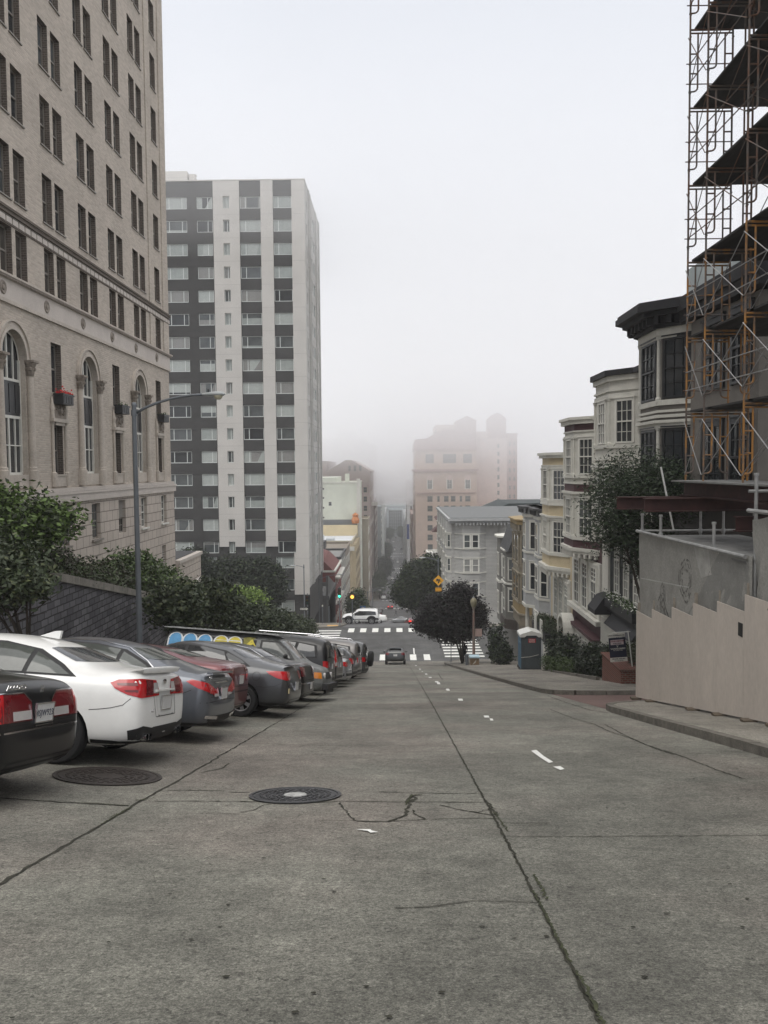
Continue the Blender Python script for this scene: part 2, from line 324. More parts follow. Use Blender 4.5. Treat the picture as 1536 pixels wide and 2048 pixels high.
# ---- ramps
rm = MB(); rm.box(-7.9, -6.7, 93.2, 93.9, gz(93.5) + 0.1, gz(93.5) + 0.148); struct(rm, 'ramp_pad', M_ramp)
rm = MB(); rm.face([(4.95, 72.0, gz(72.0) + .146), (5.6, 72.0, gz(72) + .146), (5.6, 73.1, gz(73.1) + .146), (4.95, 73.1, gz(73.1) + .146)]); struct(rm, 'ramp_pad', M_ramp)
sp_ = MB(); 
for (x0, x1, y0, y1) in ((5.6, 6.9, 33.5, 35.2), (5.5, 7.4, 29.2, 30.6)): sp_.face([(x0, y0, gz(y0) + .148), (x1, y0, gz(y0) + .148), (x1, y1, gz(y1) + .148), (x0, y1, gz(y1) + .148)])
struct(sp_, 'sidewalk_patch', mat('pale_patch', (.27, .26, .22), var=.2, ns=8, var2=.2))
sp_ = MB(); sp_.face([(6.3, 31.5, gz(31.5) + .15), (7.0, 31.5, gz(31.5) + .15), (7.0, 32.4, gz(32.4) + .15), (6.3, 32.4, gz(32.4) + .15)]); struct(sp_, 'utility_cover', mat('utility_iron', (.05, .05, .05), var=.3, ns=20))
# ---- crosswalks
def bars(pairs, name='crosswalk_marking'):
    b = MB()
    for (x0, x1, y0, y1) in pairs:
        n = 3; 
        for i in range(n):
            ya, yb = y0 + (y1 - y0) * i / n, y0 + (y1 - y0) * (i + 1) / n
            b.face([(x0, ya, gz(ya) + .008), (x1, ya, gz(ya) + .008), (x1, yb, gz(yb) + .008), (x0, yb, gz(yb) + .008)])
    struct(b, name, M_white)
bars([(-4.15 + 1.3 * i - 0.0, -3.5 + 1.3 * i, 76.1, 78.6) for i in (1, 2, 3, 4, 5)] if 0 else [(-2.95, -2.35, 75.7, 78.4), (-1.6, -1.0, 75.7, 78.4), (-.3, .3, 75.7, 78.4), (1.25, 1.85, 75.7, 78.4), (2.55, 3.15, 75.7, 78.4)])
bars([(-5.35 + 1.335 * i, -4.68 + 1.335 * i, 89.7, 92.0) for i in range(7)])
bars([(-9.3 + (0.25 if i % 2 else 0), -6.1, 78.2 + i * 1.35, 78.75 + i * 1.35) for i in range(10)])
bars([(4.55 + 0.0 * i, 8.3, 77.2 + i * 1.33, 77.75 + i * 1.33) for i in range(11)])
for ya, yb in ((262.5, 283.5), (382, 404), (483, 505), (598, 618)):
    M_white = mat('bright_road_paint', (.82, .82, .8), var=.05)
    bars([(-4.9 + 1.33 * i, -4.25 + 1.33 * i, y, y + 2.6) for i in range(8) for y in (ya - 2.6, yb)])
bars([(-5.5, 5.4, 214.0, 214.5), (-5.5, 5.4, 256.5, 256.9), (-5.5, 5, 208, 208.4)], 'stop_line')
bars([(3.6, 3.8, 188, 205)], 'lane_line')
# ---- painted dashes, joints and cracks: thin sheets laid on the concrete, positions on the hill plane
def sheet(b, pts, dz, mi=0): b.face([(x, y, gz(y) + dz + lift(x)) for x, y in pts], mi)
def crack(b, pts, w, dz=0.006, jag=0.35, mi=0, seg=0.12):
    P = []
    for (a, c) in zip(pts, pts[1:]):
        L = math.dist(a, c); n = max(1, int(L / (seg * max(1, a[1] / 8))))
        for i in range(n): P.append((a[0] + (c[0] - a[0]) * i / n, a[1] + (c[1] - a[1]) * i / n))
    P.append(pts[-1]); lp = None
    for i, p in enumerate(P):
        q_ = P[min(i + 1, len(P) - 1)]; o = P[max(i - 1, 0)]; d = Vector((q_[0] - o[0], q_[1] - o[1])); d = d.normalized() if d.length > 0 else Vector((1, 0)); nrm = Vector((-d.y, d.x))
        off = random.gauss(0, w * jag); hw = w * random.uniform(0.3, 0.75); c = Vector(p) + nrm * off
        cur = (c + nrm * hw, c - nrm * hw)
        if lp: sheet(b, [tuple(lp[1]), tuple(cur[1]), tuple(cur[0]), tuple(lp[0])], dz, mi)
        lp = cur
random.seed(11)
ck = MB()
crack(ck, [(0.80, 2.2), (0.84, 3.35), (0.87, 5.7), (0.90, 10.2), (0.95, 22), (0.98, 38), (1.0, 60), (1.0, 73)], 0.018, jag=0.3, seg=0.05)
crack(ck, [(0.80, 2.2), (0.84, 3.35), (0.87, 5.7), (0.90, 9)], 0.008, jag=0.8, seg=0.04)
crack(ck, [(-2.72, 2.5), (-2.67, 5.4), (-2.62, 9.3), (-2.55, 14), (-2.46, 22), (-2.42, 45), (-2.4, 60)], 0.024)
for _p, _w in [([(-1.828,8.814),(-1.606,8.81)],0.018),([(-0.206,8.816),(0.124,8.769),(0.485,8.701),(0.876,8.714)],0.02),([(-1.615,8.277),(-1.368,8.255)],0.02),([(-0.845,8.211),(-0.575,8.279),(-0.297,8.256),(0.116,8.231),(0.527,8.224),(0.884,8.201)],0.018),([(0.23,8.646),(0.139,8.578),(0.099,8.249),(0.113,8.072),(0.069,7.82),(0.082,7.583),(-0.097,7.305),(-0.203,7.292),(-0.373,7.33)],0.03),([(0.139,8.578),(0.188,8.386),(0.116,8.249)],0.05),([(-0.595,8.189),(-0.504,7.829),(-0.447,7.552),(-0.373,7.33)],0.018),([(-0.761,7.371),(-0.373,7.33)],0.01),([(-0.097,7.305),(0.102,7.345),(0.257,7.394),(0.662,7.44),(0.921,7.407)],0.016),([(0.142,7.819),(0.154,7.62),(0.257,7.394)],0.015),([(0.416,8.067),(0.599,7.829),(0.749,7.69),(0.863,7.572),(0.944,7.586)],0.018),([(0.749,7.69),(0.825,7.809),(0.963,7.873)],0.012),([(-1.508,7.722),(-1.4,7.842),(-1.342,8.095),(-1.281,8.138)],0.014),([(0.69,7.747),(0.772,7.682)],0.03),([(-3.924,7.944),(-3.303,7.988),(-2.682,8.051)],0.03),([(-2.542,8.962),(-1.938,8.928)],0.02),([(-2.509,8.312),(-1.546,8.297)],0.016),([(-2.501,10.19),(-2.29,10.576),(-2.29,11.033)],0.02),([(-1.827,7.69),(-1.53,7.652)],0.012),([(-2.408,13.334),(-1.201,13.003),(0.058,12.962),(0.805,13.079)],0.012),([(-0.029,4.869),(0.188,4.881),(0.459,5.006),(0.894,4.961)],0.009),([(0.92,7.23),(1.352,7.224)],0.012),([(0.91,8.295),(0.926,7.537)],0.03),([(0.9,6.7),(2.2,6.72),(5.3,6.75)],0.012),([(1.0,11.9),(3,12),(5.2,12)],0.01),([(4.741,25.875),(4.66,23.025),(4.701,19.886),(4.919,19.093)],0.03),([(3.286,16.578),(3.809,16.553),(3.939,16.362)],0.025),([(3.791,20.216),(3.787,18.909),(3.813,17.546),(3.939,16.362),(3.872,15.019),(3.953,13.744),(3.921,12.35),(3.981,11.752)],0.022),([(3.939,16.362),(4.127,16.28),(3.985,14.281),(3.929,12.895),(4.033,11.473),(4.022,11.039),(4.024,10.262),(4.065,9.586)],0.022),([(-0.34,40.483),(0.463,39.453)],0.03),([(2.407,47.977),(2.133,38.36)],0.04),([(1.096,48.188),(3.102,45.329)],0.03),([(-2.5,26),(-1,26),(0.9,26)],0.02),([(-2.5,34),(0.9,34.2)],0.03),([(0.9,33),(4.5,33)],0.03),([(-2.6,12.2),(0.9,12.2)],0.01),([(-2.5,17.5),(0.9,17.5)],0.012),([(1,17),(5,17)],0.012),([(1,45),(4.5,45)],0.03),([(-2.4,46),(0.9,46)],0.03),([(-7.5,13.5),(-2.6,13.5)],0.015),([(2.9,2.3),(2.6,3.0),(2.75,3.9)],0.006)]:
    crack(ck, _p, _w * 0.9, seg=0.05)
MOSS = [(-2.688,8.296,-2.562,8.492,0.07),(-3.155,8.022,-2.694,8.033,0.04),(-2.676,7.428,-2.64,7.925,0.03),(0.149,8.651,0.085,8.063,0.05),(0.121,8.579,0.257,8.625,0.06),(0.931,5.575,0.926,5.018,0.05),(0.85,4.0,0.87,5.2,0.04),(0.845,3.2,0.86,3.9,0.05),(0.912,7.701,0.936,6.878,0.04),(-1.58,8.277,-1.481,8.257,0.03),(-0.845,8.211,-0.641,8.243,0.03),(-2.65,7.2,-2.63,8.0,0.04)]
DASH = [[(1.998,12.204),(2.093,12.303),(2.081,11.62),(2.101,11.007),(2.027,10.926),(2.005,11.44)],[(2.019,10.579),(2.118,10.622),(2.126,10.381),(2.053,10.295)],[(-0.363,6.968),(-0.239,6.967),(-0.223,6.915),(-0.167,6.863),(-0.235,6.839),(-0.258,6.903)],[(1.812,24.404),(1.945,24.394),(1.903,23.504),(1.774,23.513)],[(1.806,30.133),(1.916,30.122),(1.865,28.777),(1.76,28.786)],[(1.721,35.562),(1.85,35.547),(1.794,33.69),(1.671,33.703)],[(1.947,18.431),(2.059,18.425),(2.023,17.912),(1.915,17.917)],[(1.996,17.666),(2.06,17.663),(2.026,17.19),(1.963,17.193)],[(1.627,81.281),(1.758,81.244),(1.741,78.508),(1.615,78.543)],[(1.485,67.431),(1.63,67.398),(1.61,65.139),(1.47,65.17)],[(1.535,56.878),(1.657,56.854),(1.64,55.238),(1.521,55.26)],[(1.552,51.353),(1.621,51.341),(1.62,50.45),(1.552,50.462)],[(1.6,46.8),(1.732,46.779),(1.702,45.325),(1.574,45.344)],[(1.615,41.756),(1.761,41.736),(1.734,40.574),(1.592,40.593)],[(1.697,36.615),(1.845,36.597),(1.808,35.484),(1.665,35.5)],[(1.763,29.607),(1.859,29.598),(1.846,29.153),(1.752,29.161)]]
struct(ck, 'pavement_crack', M_crack)
ms = MB()
for (x0, y0, x1, y1, w) in MOSS: crack(ms, [(x0, y0), (x1, y1)], w * 0.3, dz=0.010, jag=0.5, seg=0.02)
struct(ms, 'crack_moss', M_moss)
ds = MB()
for pl in DASH: sheet(ds, pl, 0.011)
struct(ds, 'painted_dash', M_wornp)
pt = MB()
for (x, y, rr) in [(random.uniform(-2.4, 5), 2.6 + random.random() ** 1.5 * 11, random.uniform(.006, .02)) for _ in range(190)]:
    k = random.randint(5, 8); sheet(pt, [(x + rr * random.uniform(.6, 1.4) * math.cos(6.283 * i / k), y + rr * random.uniform(.5, 1) * math.sin(6.283 * i / k)) for i in range(k)], 0.009)
struct(pt, 'tar_spot', M_crack)

# ================================================================ WINDOWS AND WALLS
M_wframe_white = mat('white_window_paint', (0.62, 0.61, 0.56), var=0.06, rough=0.5)
M_wframe_brown = mat('grey_brown_window_paint', (0.21, 0.19, 0.165), var=0.1, rough=0.5)
M_wframe_black = mat('black_window_paint', (0.02, 0.022, 0.024), var=0.1, rough=0.4)
M_wframe_alu = mat('pale_window_metal', (0.62, 0.65, 0.63), var=0.05, rough=0.35)
G_dark = glassm('dark_glass', (0.030, 0.034, 0.038))
G_mid = glassm('grey_glass', (0.085, 0.095, 0.098))
G_curt = glassm('curtained_glass', (0.32, 0.35, 0.335), rough=0.15, var=0.12, ns=2.5)
G_curt2 = glassm('pale_curtained_glass', (0.40, 0.43, 0.41), rough=0.15, var=0.1, ns=3)
G_brown = glassm('brown_glass', (0.075, 0.068, 0.06))
G_blind = glassm('blind_glass', (0.25, 0.25, 0.24), rough=0.15, var=0.1, ns=3)
WC = {}
def win(parent, org, rz, w, h, d=0.1, fw=0.05, style='double', nx=1, nz=1, fm=None, gm=None, sill=None, case=0.0, name='window', tilt=0.5, split=0.35, group=None):
    """a framed window; local x along the wall, -y outwards. d = recess of the sash (negative = proud)"""
    fm = fm or M_wframe_white; gm = gm or G_dark
    key = (round(w, 3), round(h, 3), d, fw, style, nx, nz, fm.name, gm.name, sill, case, split)
    if key not in WC:
        f = MB(); t = 0.06; d = -0.06 if d < 0 else d
        f.box(0, fw, d, d + t, 0, h); f.box(w - fw, w, d, d + t, 0, h); f.box(fw, w - fw, d, d + t, 0, fw * 1.2); f.box(fw, w - fw, d, d + t, h - fw, h)
        mu = fw * 0.42
        if style == 'double':
            zm = h * tilt; f.box(fw, w - fw, d - 0.015, d + t - 0.01, zm - fw * .5, zm + fw * .5)
            for z0, z1 in ((fw * 1.2, zm - fw * .5), (zm + fw * .5, h - fw)):
                for i in range(1, nx): x = fw + (w - 2 * fw) * i / nx; f.box(x - mu / 2, x + mu / 2, d + .012, d + t - .012, z0, z1)
                for i in range(1, nz): z = z0 + (z1 - z0) * i / nz; f.box(fw, w - fw, d + .016, d + t - .016, z - mu / 2, z + mu / 2)
        elif style == 'side':      # sliding window: narrow light beside a broad one
            for s in (split if isinstance(split, tuple) else (split,)): x = w * s; f.box(x - fw * .55, x + fw * .55, d - 0.01, d + t - .01, fw * 1.2, h - fw)
        elif style == 'grid':
            for i in range(1, nx): x = fw + (w - 2 * fw) * i / nx; f.box(x - mu / 2, x + mu / 2, d + .012, d + t - .012, fw * 1.2, h - fw)
            for i in range(1, nz): z = h * i / nz; f.box(fw, w - fw, d + .016, d + t - .016, z - mu / 2, z + mu / 2)
        if case:
            c = case; f.box(-c, 0, -0.05, 0.02, -c * .3, h + c); f.box(w, w + c, -0.05, 0.02, -c * .3, h + c); f.box(-c * 1.3, w + c * 1.3, -0.09, 0.02, h + c, h + c * 1.7); f.box(0, w, -0.05, 0.02, h, h + c)
        if sill: f.box(-sill, w + sill, -sill * 1.1, 0.03, -sill * .8, 0)
        p = MB(); q = d + 0.035 if d >= 0 else -.012; p.face([(fw * .5, q, fw * .5), (w - fw * .5, q, fw * .5), (w - fw * .5, q, h - fw * .5), (fw * .5, q, h - fw * .5)])
        WC[key] = (f.mesh(name, fm), p.mesh('pane', gm))
    a, b = WC[key]
    o = bpy.data.objects.new(name, a); COL.objects.link(o); o.parent = parent
    l = LOCS.get(parent.name, (0, 0, 0)) if parent else (0, 0, 0)
    o.location = (org[0] - l[0], org[1] - l[1], org[2] - l[2]); o.rotation_euler = (0, 0, rz)
    c = bpy.data.objects.new('pane', b); COL.objects.link(c); c.parent = o
    return o
def wall_open(mb, org, rz, Wd, H, ops, depth=0.2, mi=0, mr=None):
    """a wall with real openings (u0,u1,v0,v1) and their reveals"""
    mr = mi if mr is None else mr
    M = Matrix.Translation(Vector(org)) @ Matrix.Rotation(rz, 4, 'Z')
    us = sorted(set([0, Wd] + [u for o in ops for u in o[:2] if 0 < u < Wd])); vs = sorted(set([0, H] + [v for o in ops for v in o[2:4] if 0 < v < H]))
    T = lambda x, y, z: tuple(M @ Vector((x, y, z)))
    for a, b in zip(us, us[1:]):
        for c, d in zip(vs, vs[1:]):
            m_, n_ = (a + b) / 2, (c + d) / 2
            if any(o[0] < m_ < o[1] and o[2] < n_ < o[3] for o in ops): continue
            mb.face([T(a, 0, c), T(b, 0, c), T(b, 0, d), T(a, 0, d)], mi)
    for o in ops:
        a, b, c, d = o[:4]; k = depth
        mb.face([T(a, 0, c), T(a, 0, d), T(a, k, d), T(a, k, c)], mr); mb.face([T(b, 0, d), T(b, 0, c), T(b, k, c), T(b, k, d)], mr)
        mb.face([T(b, 0, c), T(a, 0, c), T(a, k, c), T(b, k, c)], mr); mb.face([T(a, 0, d), T(b, 0, d), T(b, k, d), T(a, k, d)], mr)

# ================================================================ LEFT: TALL BRICK BUILDING
M_hbrick = brick_mat('buff_brick', (0.50, 0.44, 0.375), (0.36, 0.31, 0.262), (0.44, 0.395, 0.345), 'x', 0.27, 0.085, 0.016, big=0.10, mix=-0.2, spread=0.012)
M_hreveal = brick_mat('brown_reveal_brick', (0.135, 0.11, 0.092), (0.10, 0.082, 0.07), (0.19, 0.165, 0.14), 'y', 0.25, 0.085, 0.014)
M_hstone = mat('carved_limestone', (0.45, 0.40, 0.345), var=0.16, ns=1.2, bump=0.25, bs=12, var2=0.1)
M_hcarve = mat('weathered_carving', (0.235, 0.20, 0.165), var=0.3, ns=7, bump=1.0, bs=16, var2=0.2)
M_hfrieze = mat('pale_frieze_stone', (0.50, 0.45, 0.405), var=0.08, ns=1.5, var2=0.05)
M_hblock = brick_mat('ashlar_base', (0.50, 0.44, 0.385), (0.46, 0.405, 0.355), (0.22, 0.19, 0.165), 'x', 0.72, 0.46, 0.022, big=0.08, bumps=0.8)
M_blackpanel = mat('black_metal_panel', (0.018, 0.02, 0.024), var=0.2, rough=0.35)
hx = -13.0
hotel = thing('brick_building', 'tall buff brick building with arched ground floor windows beside the left row of cars', 'building', (hx, 36, gz(36)))
PAIR = [17.2, 20.65, 24.15, 27.62, 31.1, 34.6, 38.15, 41.7]
up_ops = []
for k in range(8):
    z = 9.22 + 2.845 * k
    for y in PAIR: up_ops += [(y, y + .87, z, z + 1.8), (y + 1.15, y + 2.02, z, z + 1.8)]
    up_ops.append((45.45, 46.4, z, z + 1.8))
y0h, zb = 14.0, 5.62
w_ = MB()
ops = [(a - y0h, b - y0h, c - zb, d - zb) for a, b, c, d in up_ops]
ops += [(y + o - y0h, y + o + .87 - y0h, 6.62 - zb, 8.28 - zb) for y in PAIR for o in (0, 1.15)] + [(45.45 - y0h, 46.4 - y0h, 6.62 - zb, 8.28 - zb)]
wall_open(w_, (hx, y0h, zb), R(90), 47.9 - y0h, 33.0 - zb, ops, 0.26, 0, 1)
lo = [(31.45, 32.4, 2.95, 4.85), (38.3, 39.25, 2.95, 4.85), (45.2, 46.15, 2.95, 4.85), (24.4, 25.35, 2.95, 4.85), (31.5, 32.35, -0.2, 1.72), (38.35, 39.2, -0.2, 1.72), (45.25, 46.1, -0.2, 1.72), (24.45, 25.3, -0.2, 1.72)]
AR = [21.25, 28.25, 35.2, 42.2]; ar = 0.93; spring = 3.86
aops = [(c - ar, c + ar, -0.15, spring + ar) for c in AR]
wall_open(w_, (hx, y0h, -0.75), R(90), 47.9 - y0h, zb + 0.75, [(a - y0h, b - y0h, c + .75, d + .75) for a, b, c, d in lo], 0.26, 0, 1) if 0 else None
ops2 = [(a - y0h, b - y0h, c + .75, d + .75) for a, b, c, d in lo] + [(a - y0h, b - y0h, c + .75, d + .75) for a, b, c, d in aops]
wl = MB(); wall_open(wl, (hx, y0h, -0.75), R(90), 47.9 - y0h, zb + 0.75, ops2[:len(lo)], 0.3, 0, 1)
# redo with arches: cells cut for every opening but reveals only for the small ones
wl = MB(); wall_open(wl, (hx, y0h, -0.75), R(90), 47.9 - y0h, zb + 0.75, ops2, 0.3, 0, 1)
n_keep = len(wl.f) - 4 * len(aops); wl.f = wl.f[:n_keep]; wl.m = wl.m[:n_keep]
N = 18
for c in AR:
    for i in range(N):
        a0, a1 = math.pi * i / N, math.pi * (i + 1) / N
        p0, p1 = (c - ar * math.cos(a0), spring + ar * math.sin(a0)), (c - ar * math.cos(a1), spring + ar * math.sin(a1))
        wl.face([(hx, p0[0], p0[1]), (hx, p1[0], p1[1]), (hx, p1[0], spring + ar), (hx, p0[0], spring + ar)])
w_.add(wl); w_.box(hx - 18, hx - 0.6, y0h, 47.9, -12, 33.0, 0)
w_.face([(hx, 47.9, -.75), (hx - .6, 47.9, -.75), (hx - .6, 47.9, 33), (hx, 47.9, 33)]); w_.face([(hx, y0h, 33), (hx, 47.9, 33), (hx - .6, 47.9, 33), (hx - .6, y0h, 33)])
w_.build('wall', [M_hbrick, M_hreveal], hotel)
pv = MB(); 
for za, zb2 in ((6.66, 8.3), (8.75, 33.0)): pv.box(hx + 0.002, hx + 0.05, 46.9, 47.94, za, zb2); pv.box(hx + .002, hx + .05, 44.35, 44.75, za, zb2)
pv.build('corner_pier', M_hbrick, hotel)
# windows of the upper floors
for i, (a, b, c, d) in enumerate(up_ops):
    if a < 26.5 or (c > 9.3 + 2.845 * 7 and a < 44): continue
    win(hotel, (hx, a, c), R(90), b - a, d - c, d=0.2, fw=0.06, fm=M_wframe_brown, gm=random.choice([G_brown, G_dark, G_mid]), sill=.055)
for y in PAIR[3:]:
    for o in (0, 1.15): win(hotel, (hx, y + o, 6.62), R(90), .87, 1.66, d=0.2, fw=0.06, fm=M_wframe_brown, gm=G_brown)
win(hotel, (hx, 45.45, 6.62), R(90), .95, 1.66, d=0.2, fw=0.06, fm=M_wframe_brown, gm=G_brown)
sl = MB()
for (a, b, c, d) in up_ops:
    if a > 26: sl.box(hx - 0.02, hx + 0.07, a - 0.04, b + 0.04, c - 0.1, c)
for (a, b, c, d) in lo:
    if a > 26: win(hotel, (hx, a, c), R(90), b - a, d - c, d=0.22, fw=0.06, fm=M_wframe_brown, gm=G_dark)
# ornament bands
bd = MB(); bd.box(hx, hx + .10, y0h, 48.0, 8.62, 8.75); bd.box(hx, hx + .16, y0h, 48.06, 8.75, 8.83); bd.box(hx, hx + .05, y0h, 47.95, 8.55, 8.62)
bd.box(hx, hx + .035, y0h, 47.93, 8.30, 8.36); bd.build('upper_cornice', M_hreveal, hotel)
dn = MB(); y = y0h + .1
while y < 47.8: dn.box(hx, hx + .06, y, y + 0.40, 8.36, 8.55); y += 0.48
dn.build('dentil_band', M_hfrieze, hotel)
fr = MB(); fr.box(hx, hx + .06, y0h, 47.96, 5.74, 6.42); fr.build('frieze', M_hfrieze, hotel)
cn = MB(); cn.box(hx, hx + .09, y0h, 47.99, 5.62, 5.74); cn.box(hx, hx + .12, y0h, 48.02, 6.42, 6.5); cn.box(hx, hx + .2, y0h, 48.1, 6.5, 6.57); cn.build('frieze_moulding', M_hstone, hotel)
yy = y0h + .05; eg = MB()
eg.box(hx + .12, hx + .17, y0h, 47.95, 6.43, 6.5)
eg.build('egg_moulding', M_hcarve, hotel)
for yc in (27.6, 31.1 - .05, 34.65, 38.2, 41.7, 45.3):
    ro = MB(); ro.lathe([(0.0, .12), (.08, .11), (.1, .07), (.17, .09), (.2, .1), (.24, .065)], (hx, 0, 0), 16, axis='x'); ro.v = [(a, b + yc, c + 6.08) for a, b, c in ro.v]; ro.build('rosette', M_hcarve, hotel, fix=True)
# arches
for c in AR[1:]:
    aw = MB(); dpt = 0.30
    for i in range(N):
        a0, a1 = math.pi * i / N, math.pi * (i + 1) / N
        P = lambda r_, a, x: (x, c - r_ * math.cos(a), spring + r_ * math.sin(a))
        aw.face([P(ar, a0, hx + .03), P(ar, a1, hx + .03), P(ar, a1, hx - dpt), P(ar, a0, hx - dpt)], 0)
        for r0, r1, x0 in ((ar, ar + .13, .10), (ar + .13, ar + .27, .06), (ar + .27, ar + .33, .12)):
            aw.face([P(r0, a0, hx + x0), P(r1, a0, hx + x0), P(r1, a1, hx + x0), P(r0, a1, hx + x0)], 0)
            aw.face([P(r1, a0, hx + x0), P(r1, a0, hx), P(r1, a1, hx), P(r1, a1, hx + x0)], 0); aw.face([P(r0, a0, hx + x0), P(r0, a1, hx + x0), P(r0, a1, hx), P(r0, a0, hx)], 0)
    for s in (-1, 1):
        aw.face([(hx, c + s * ar, -.15), (hx - dpt, c + s * ar, -.15), (hx - dpt, c + s * ar, spring), (hx, c + s * ar, spring)], 0)
    aw.box(hx - dpt, hx + .04, c - ar, c + ar, -0.62, -0.15)
    aw.build('arch_surround', M_hstone, hotel)
    for s in (-1, 1):
        yc = c + s * (ar + .20)
        co = MB(); co.lathe([(.2, -.62), (.2, .0), (.16, .02), (.16, .1), (.13, .12), (.115, 3.3), (.14, 3.33)], (hx + .09, yc, 0), 12)
        co.box(hx - .02, hx + .12, yc - .19, yc + .19, -.62, 0.02); co.build('column', M_hstone, hotel, smooth=True, angle=35)
        cp = MB(); cp.lathe([(.13, 3.33), (.15, 3.4), (.2, 3.6), (.17, 3.62), (.24, 3.75), (.24, 3.86)], (hx + .09, yc, 0), 8); cp.box(hx, hx + .34, yc - .24, yc + .24, 3.8, 3.88)
        for k in range(6): a = k * math.pi / 3; cp.lathe([(0, 3.5), (.05, 3.53), (.06, 3.6), (0, 3.66)], (hx + .09 + .17 * math.cos(a), yc + .17 * math.sin(a), 0), 6)
        cp.build('capital', M_hcarve, hotel)
    # window in the arch, set back
    X = hx - 0.22; af = MB(); gl = MB(); pn = MB()
    pn.box(X - .06, X + .03, c - ar, c + ar, 1.9, 3.08)
    for i in range(4): pn.box(X + .03, X + .05, c - ar + .06 + i * .46, c - ar + .44 + i * .46, 2.0, 2.98)
    arcp = [(c - (ar - .02) * math.cos(math.pi * i / N), spring + (ar - .02) * math.sin(math.pi * i / N)) for i in range(N + 1)]
    gl.face([(X - .02, c - ar, -.15), (X - .02, c + ar, -.15), (X - .02, c + ar, 1.9), (X - .02, c - ar, 1.9)])
    g2_ = MB(); g2_.face([(X - .02, y, z) for y, z in [(c - ar + .02, 3.08), (c + ar - .02, 3.08)] + arcp[::-1]])
    for y in (-.47, 0, .47):
        top = spring + math.sqrt(ar * ar - y * y) - .02; wd = .09 if y == 0 else .045
        for z0, z1 in ((-.1, 1.86), (3.1, top)): af.box(X - .02, X + .03, c + y - wd / 2, c + y + wd / 2, z0, z1)
    for z0, z1 in ((-.15, -.06), (1.8, 1.9), (3.08, 3.17), (.85, .89)):
        af.box(X - .015, X + .035, c - ar, c + ar, z0, z1)
    for s in (-1, 1):
        af.box(X - .02, X + .055, c + s * ar, c + s * (ar - .07), -.1, spring)
    for i in range(N):
        a0, a1 = math.pi * i / N, math.pi * (i + 1) / N
        af.face([(X + .02, c - ar * math.cos(a0), spring + ar * math.sin(a0)), (X + .02, c - ar * math.cos(a1), spring + ar * math.sin(a1)), (X + .02, c - (ar - .08) * math.cos(a1), spring + (ar - .08) * math.sin(a1)), (X + .02, c - (ar - .08) * math.cos(a0), spring + (ar - .08) * math.sin(a0))])
    wo = af.build('arched_window', M_wframe_white, hotel); gl.build('pane', G_dark, wo); g2_.build('pane', G_dark, wo); pn.build('metal_panel', M_blackpanel, wo)
# carved surrounds between the arches
for k, (a, b, c_, d) in enumerate(lo[:3]):
    m = MB(); yc = (a + b) / 2
    for s in (-1, 1):
        yo = yc + s * .62
        m.lathe([(.13, -.62), (.13, -.1), (.07, -.06), (.065, 1.75), (.1, 1.85)], (hx + .04, yo, 0), 8)
        m.lathe([(.1, 1.95), (.08, 2.2), (.1, 2.35), (.05, 2.6), (.02, 2.8)], (hx + .05, yo, 0), 8)
    m.box(hx, hx + .16, yc - .75, yc + .75, 1.84, 1.98); m.box(hx - .25, hx + .1, yc - .43, yc + .43, 1.72, 1.84); m.box(hx, hx + .06, yc - .5, yc + .5, -.62, -.22); m.box(hx, hx + .09, yc - .55, yc + .55, -.22, -.16)
    m.build('window_surround', M_hstone, hotel)
    cv = MB(); cv.box(hx, hx + .07, yc - .55, yc + .55, 1.98, 2.62)
    cv.lathe([(0, .2), (.1, .17), (.13, .1), (.16, .06)], (hx, 0, 0), 12, axis='x')
    nv = len(cv.v); cv.v = cv.v[:8] + [(p[0], p[1] + yc, p[2] * 1.4 + 2.3) for p in cv.v[8:]]
    rnd = random.Random(k)
    for j in range(26):
        yj, zj = yc + rnd.uniform(-.5, .5), 2.3 + rnd.uniform(-.28, .3)
        if abs(yj - yc) < .18: continue
        n0 = len(cv.v); cv.lathe([(0, .14), (.05, .11), (.07, .06)], (hx, 0, 0), 6, axis='x'); cv.v = cv.v[:n0] + [(p[0], p[1] + yj, p[2] + zj) for p in cv.v[n0:]]
    cv.build('carved_panel', M_hcarve, hotel, fix=True)
# stone base
bs = MB(); bx = hx + 0.12
bop = [(31.4, 32.4, -2.97, -1.43), (34.9, 35.9, -2.97, -1.43), (38.3, 39.3, -2.97, -1.43), (41.7, 42.7, -2.97, -1.43), (45.3, 46.35, -2.97, -1.43), (41.7, 42.7, -5.7, -4.2), (45.25, 46.1, -5.75, -4.2), (38.3, 39.3, -5.7, -4.2), (34.9, 35.9, -5.7, -4.2), (27.9, 28.9, -2.97, -1.43), (24.4, 25.4, -2.97, -1.43)]
wall_open(bs, (bx, y0h, -12.5), R(90), 48.0 - y0h, 12.5 - 1.26, [(a - y0h, b - y0h, c + 12.5, d + 12.5) for a, b, c, d in bop], 0.3, 0)
bs.face([(bx, 48, -12.5), (bx - .7, 48, -12.5), (bx - .7, 48, -1.26), (bx, 48, -1.26)]); bs.build('stone_base', M_hblock, hotel)
cp = MB(); cp.box(hx - .02, hx + .22, y0h, 48.1, -1.26, -.86); cp.box(hx - .02, hx + .15, y0h, 48.03, -.86, -.7); cp.box(hx - .02, hx + .26, y0h, 48.14, -.95, -.86); cp.build('base_cornice', M_hfrieze, hotel)
M_louvre = mat('white_louvre', (0.45, 0.42, 0.38), var=.1)
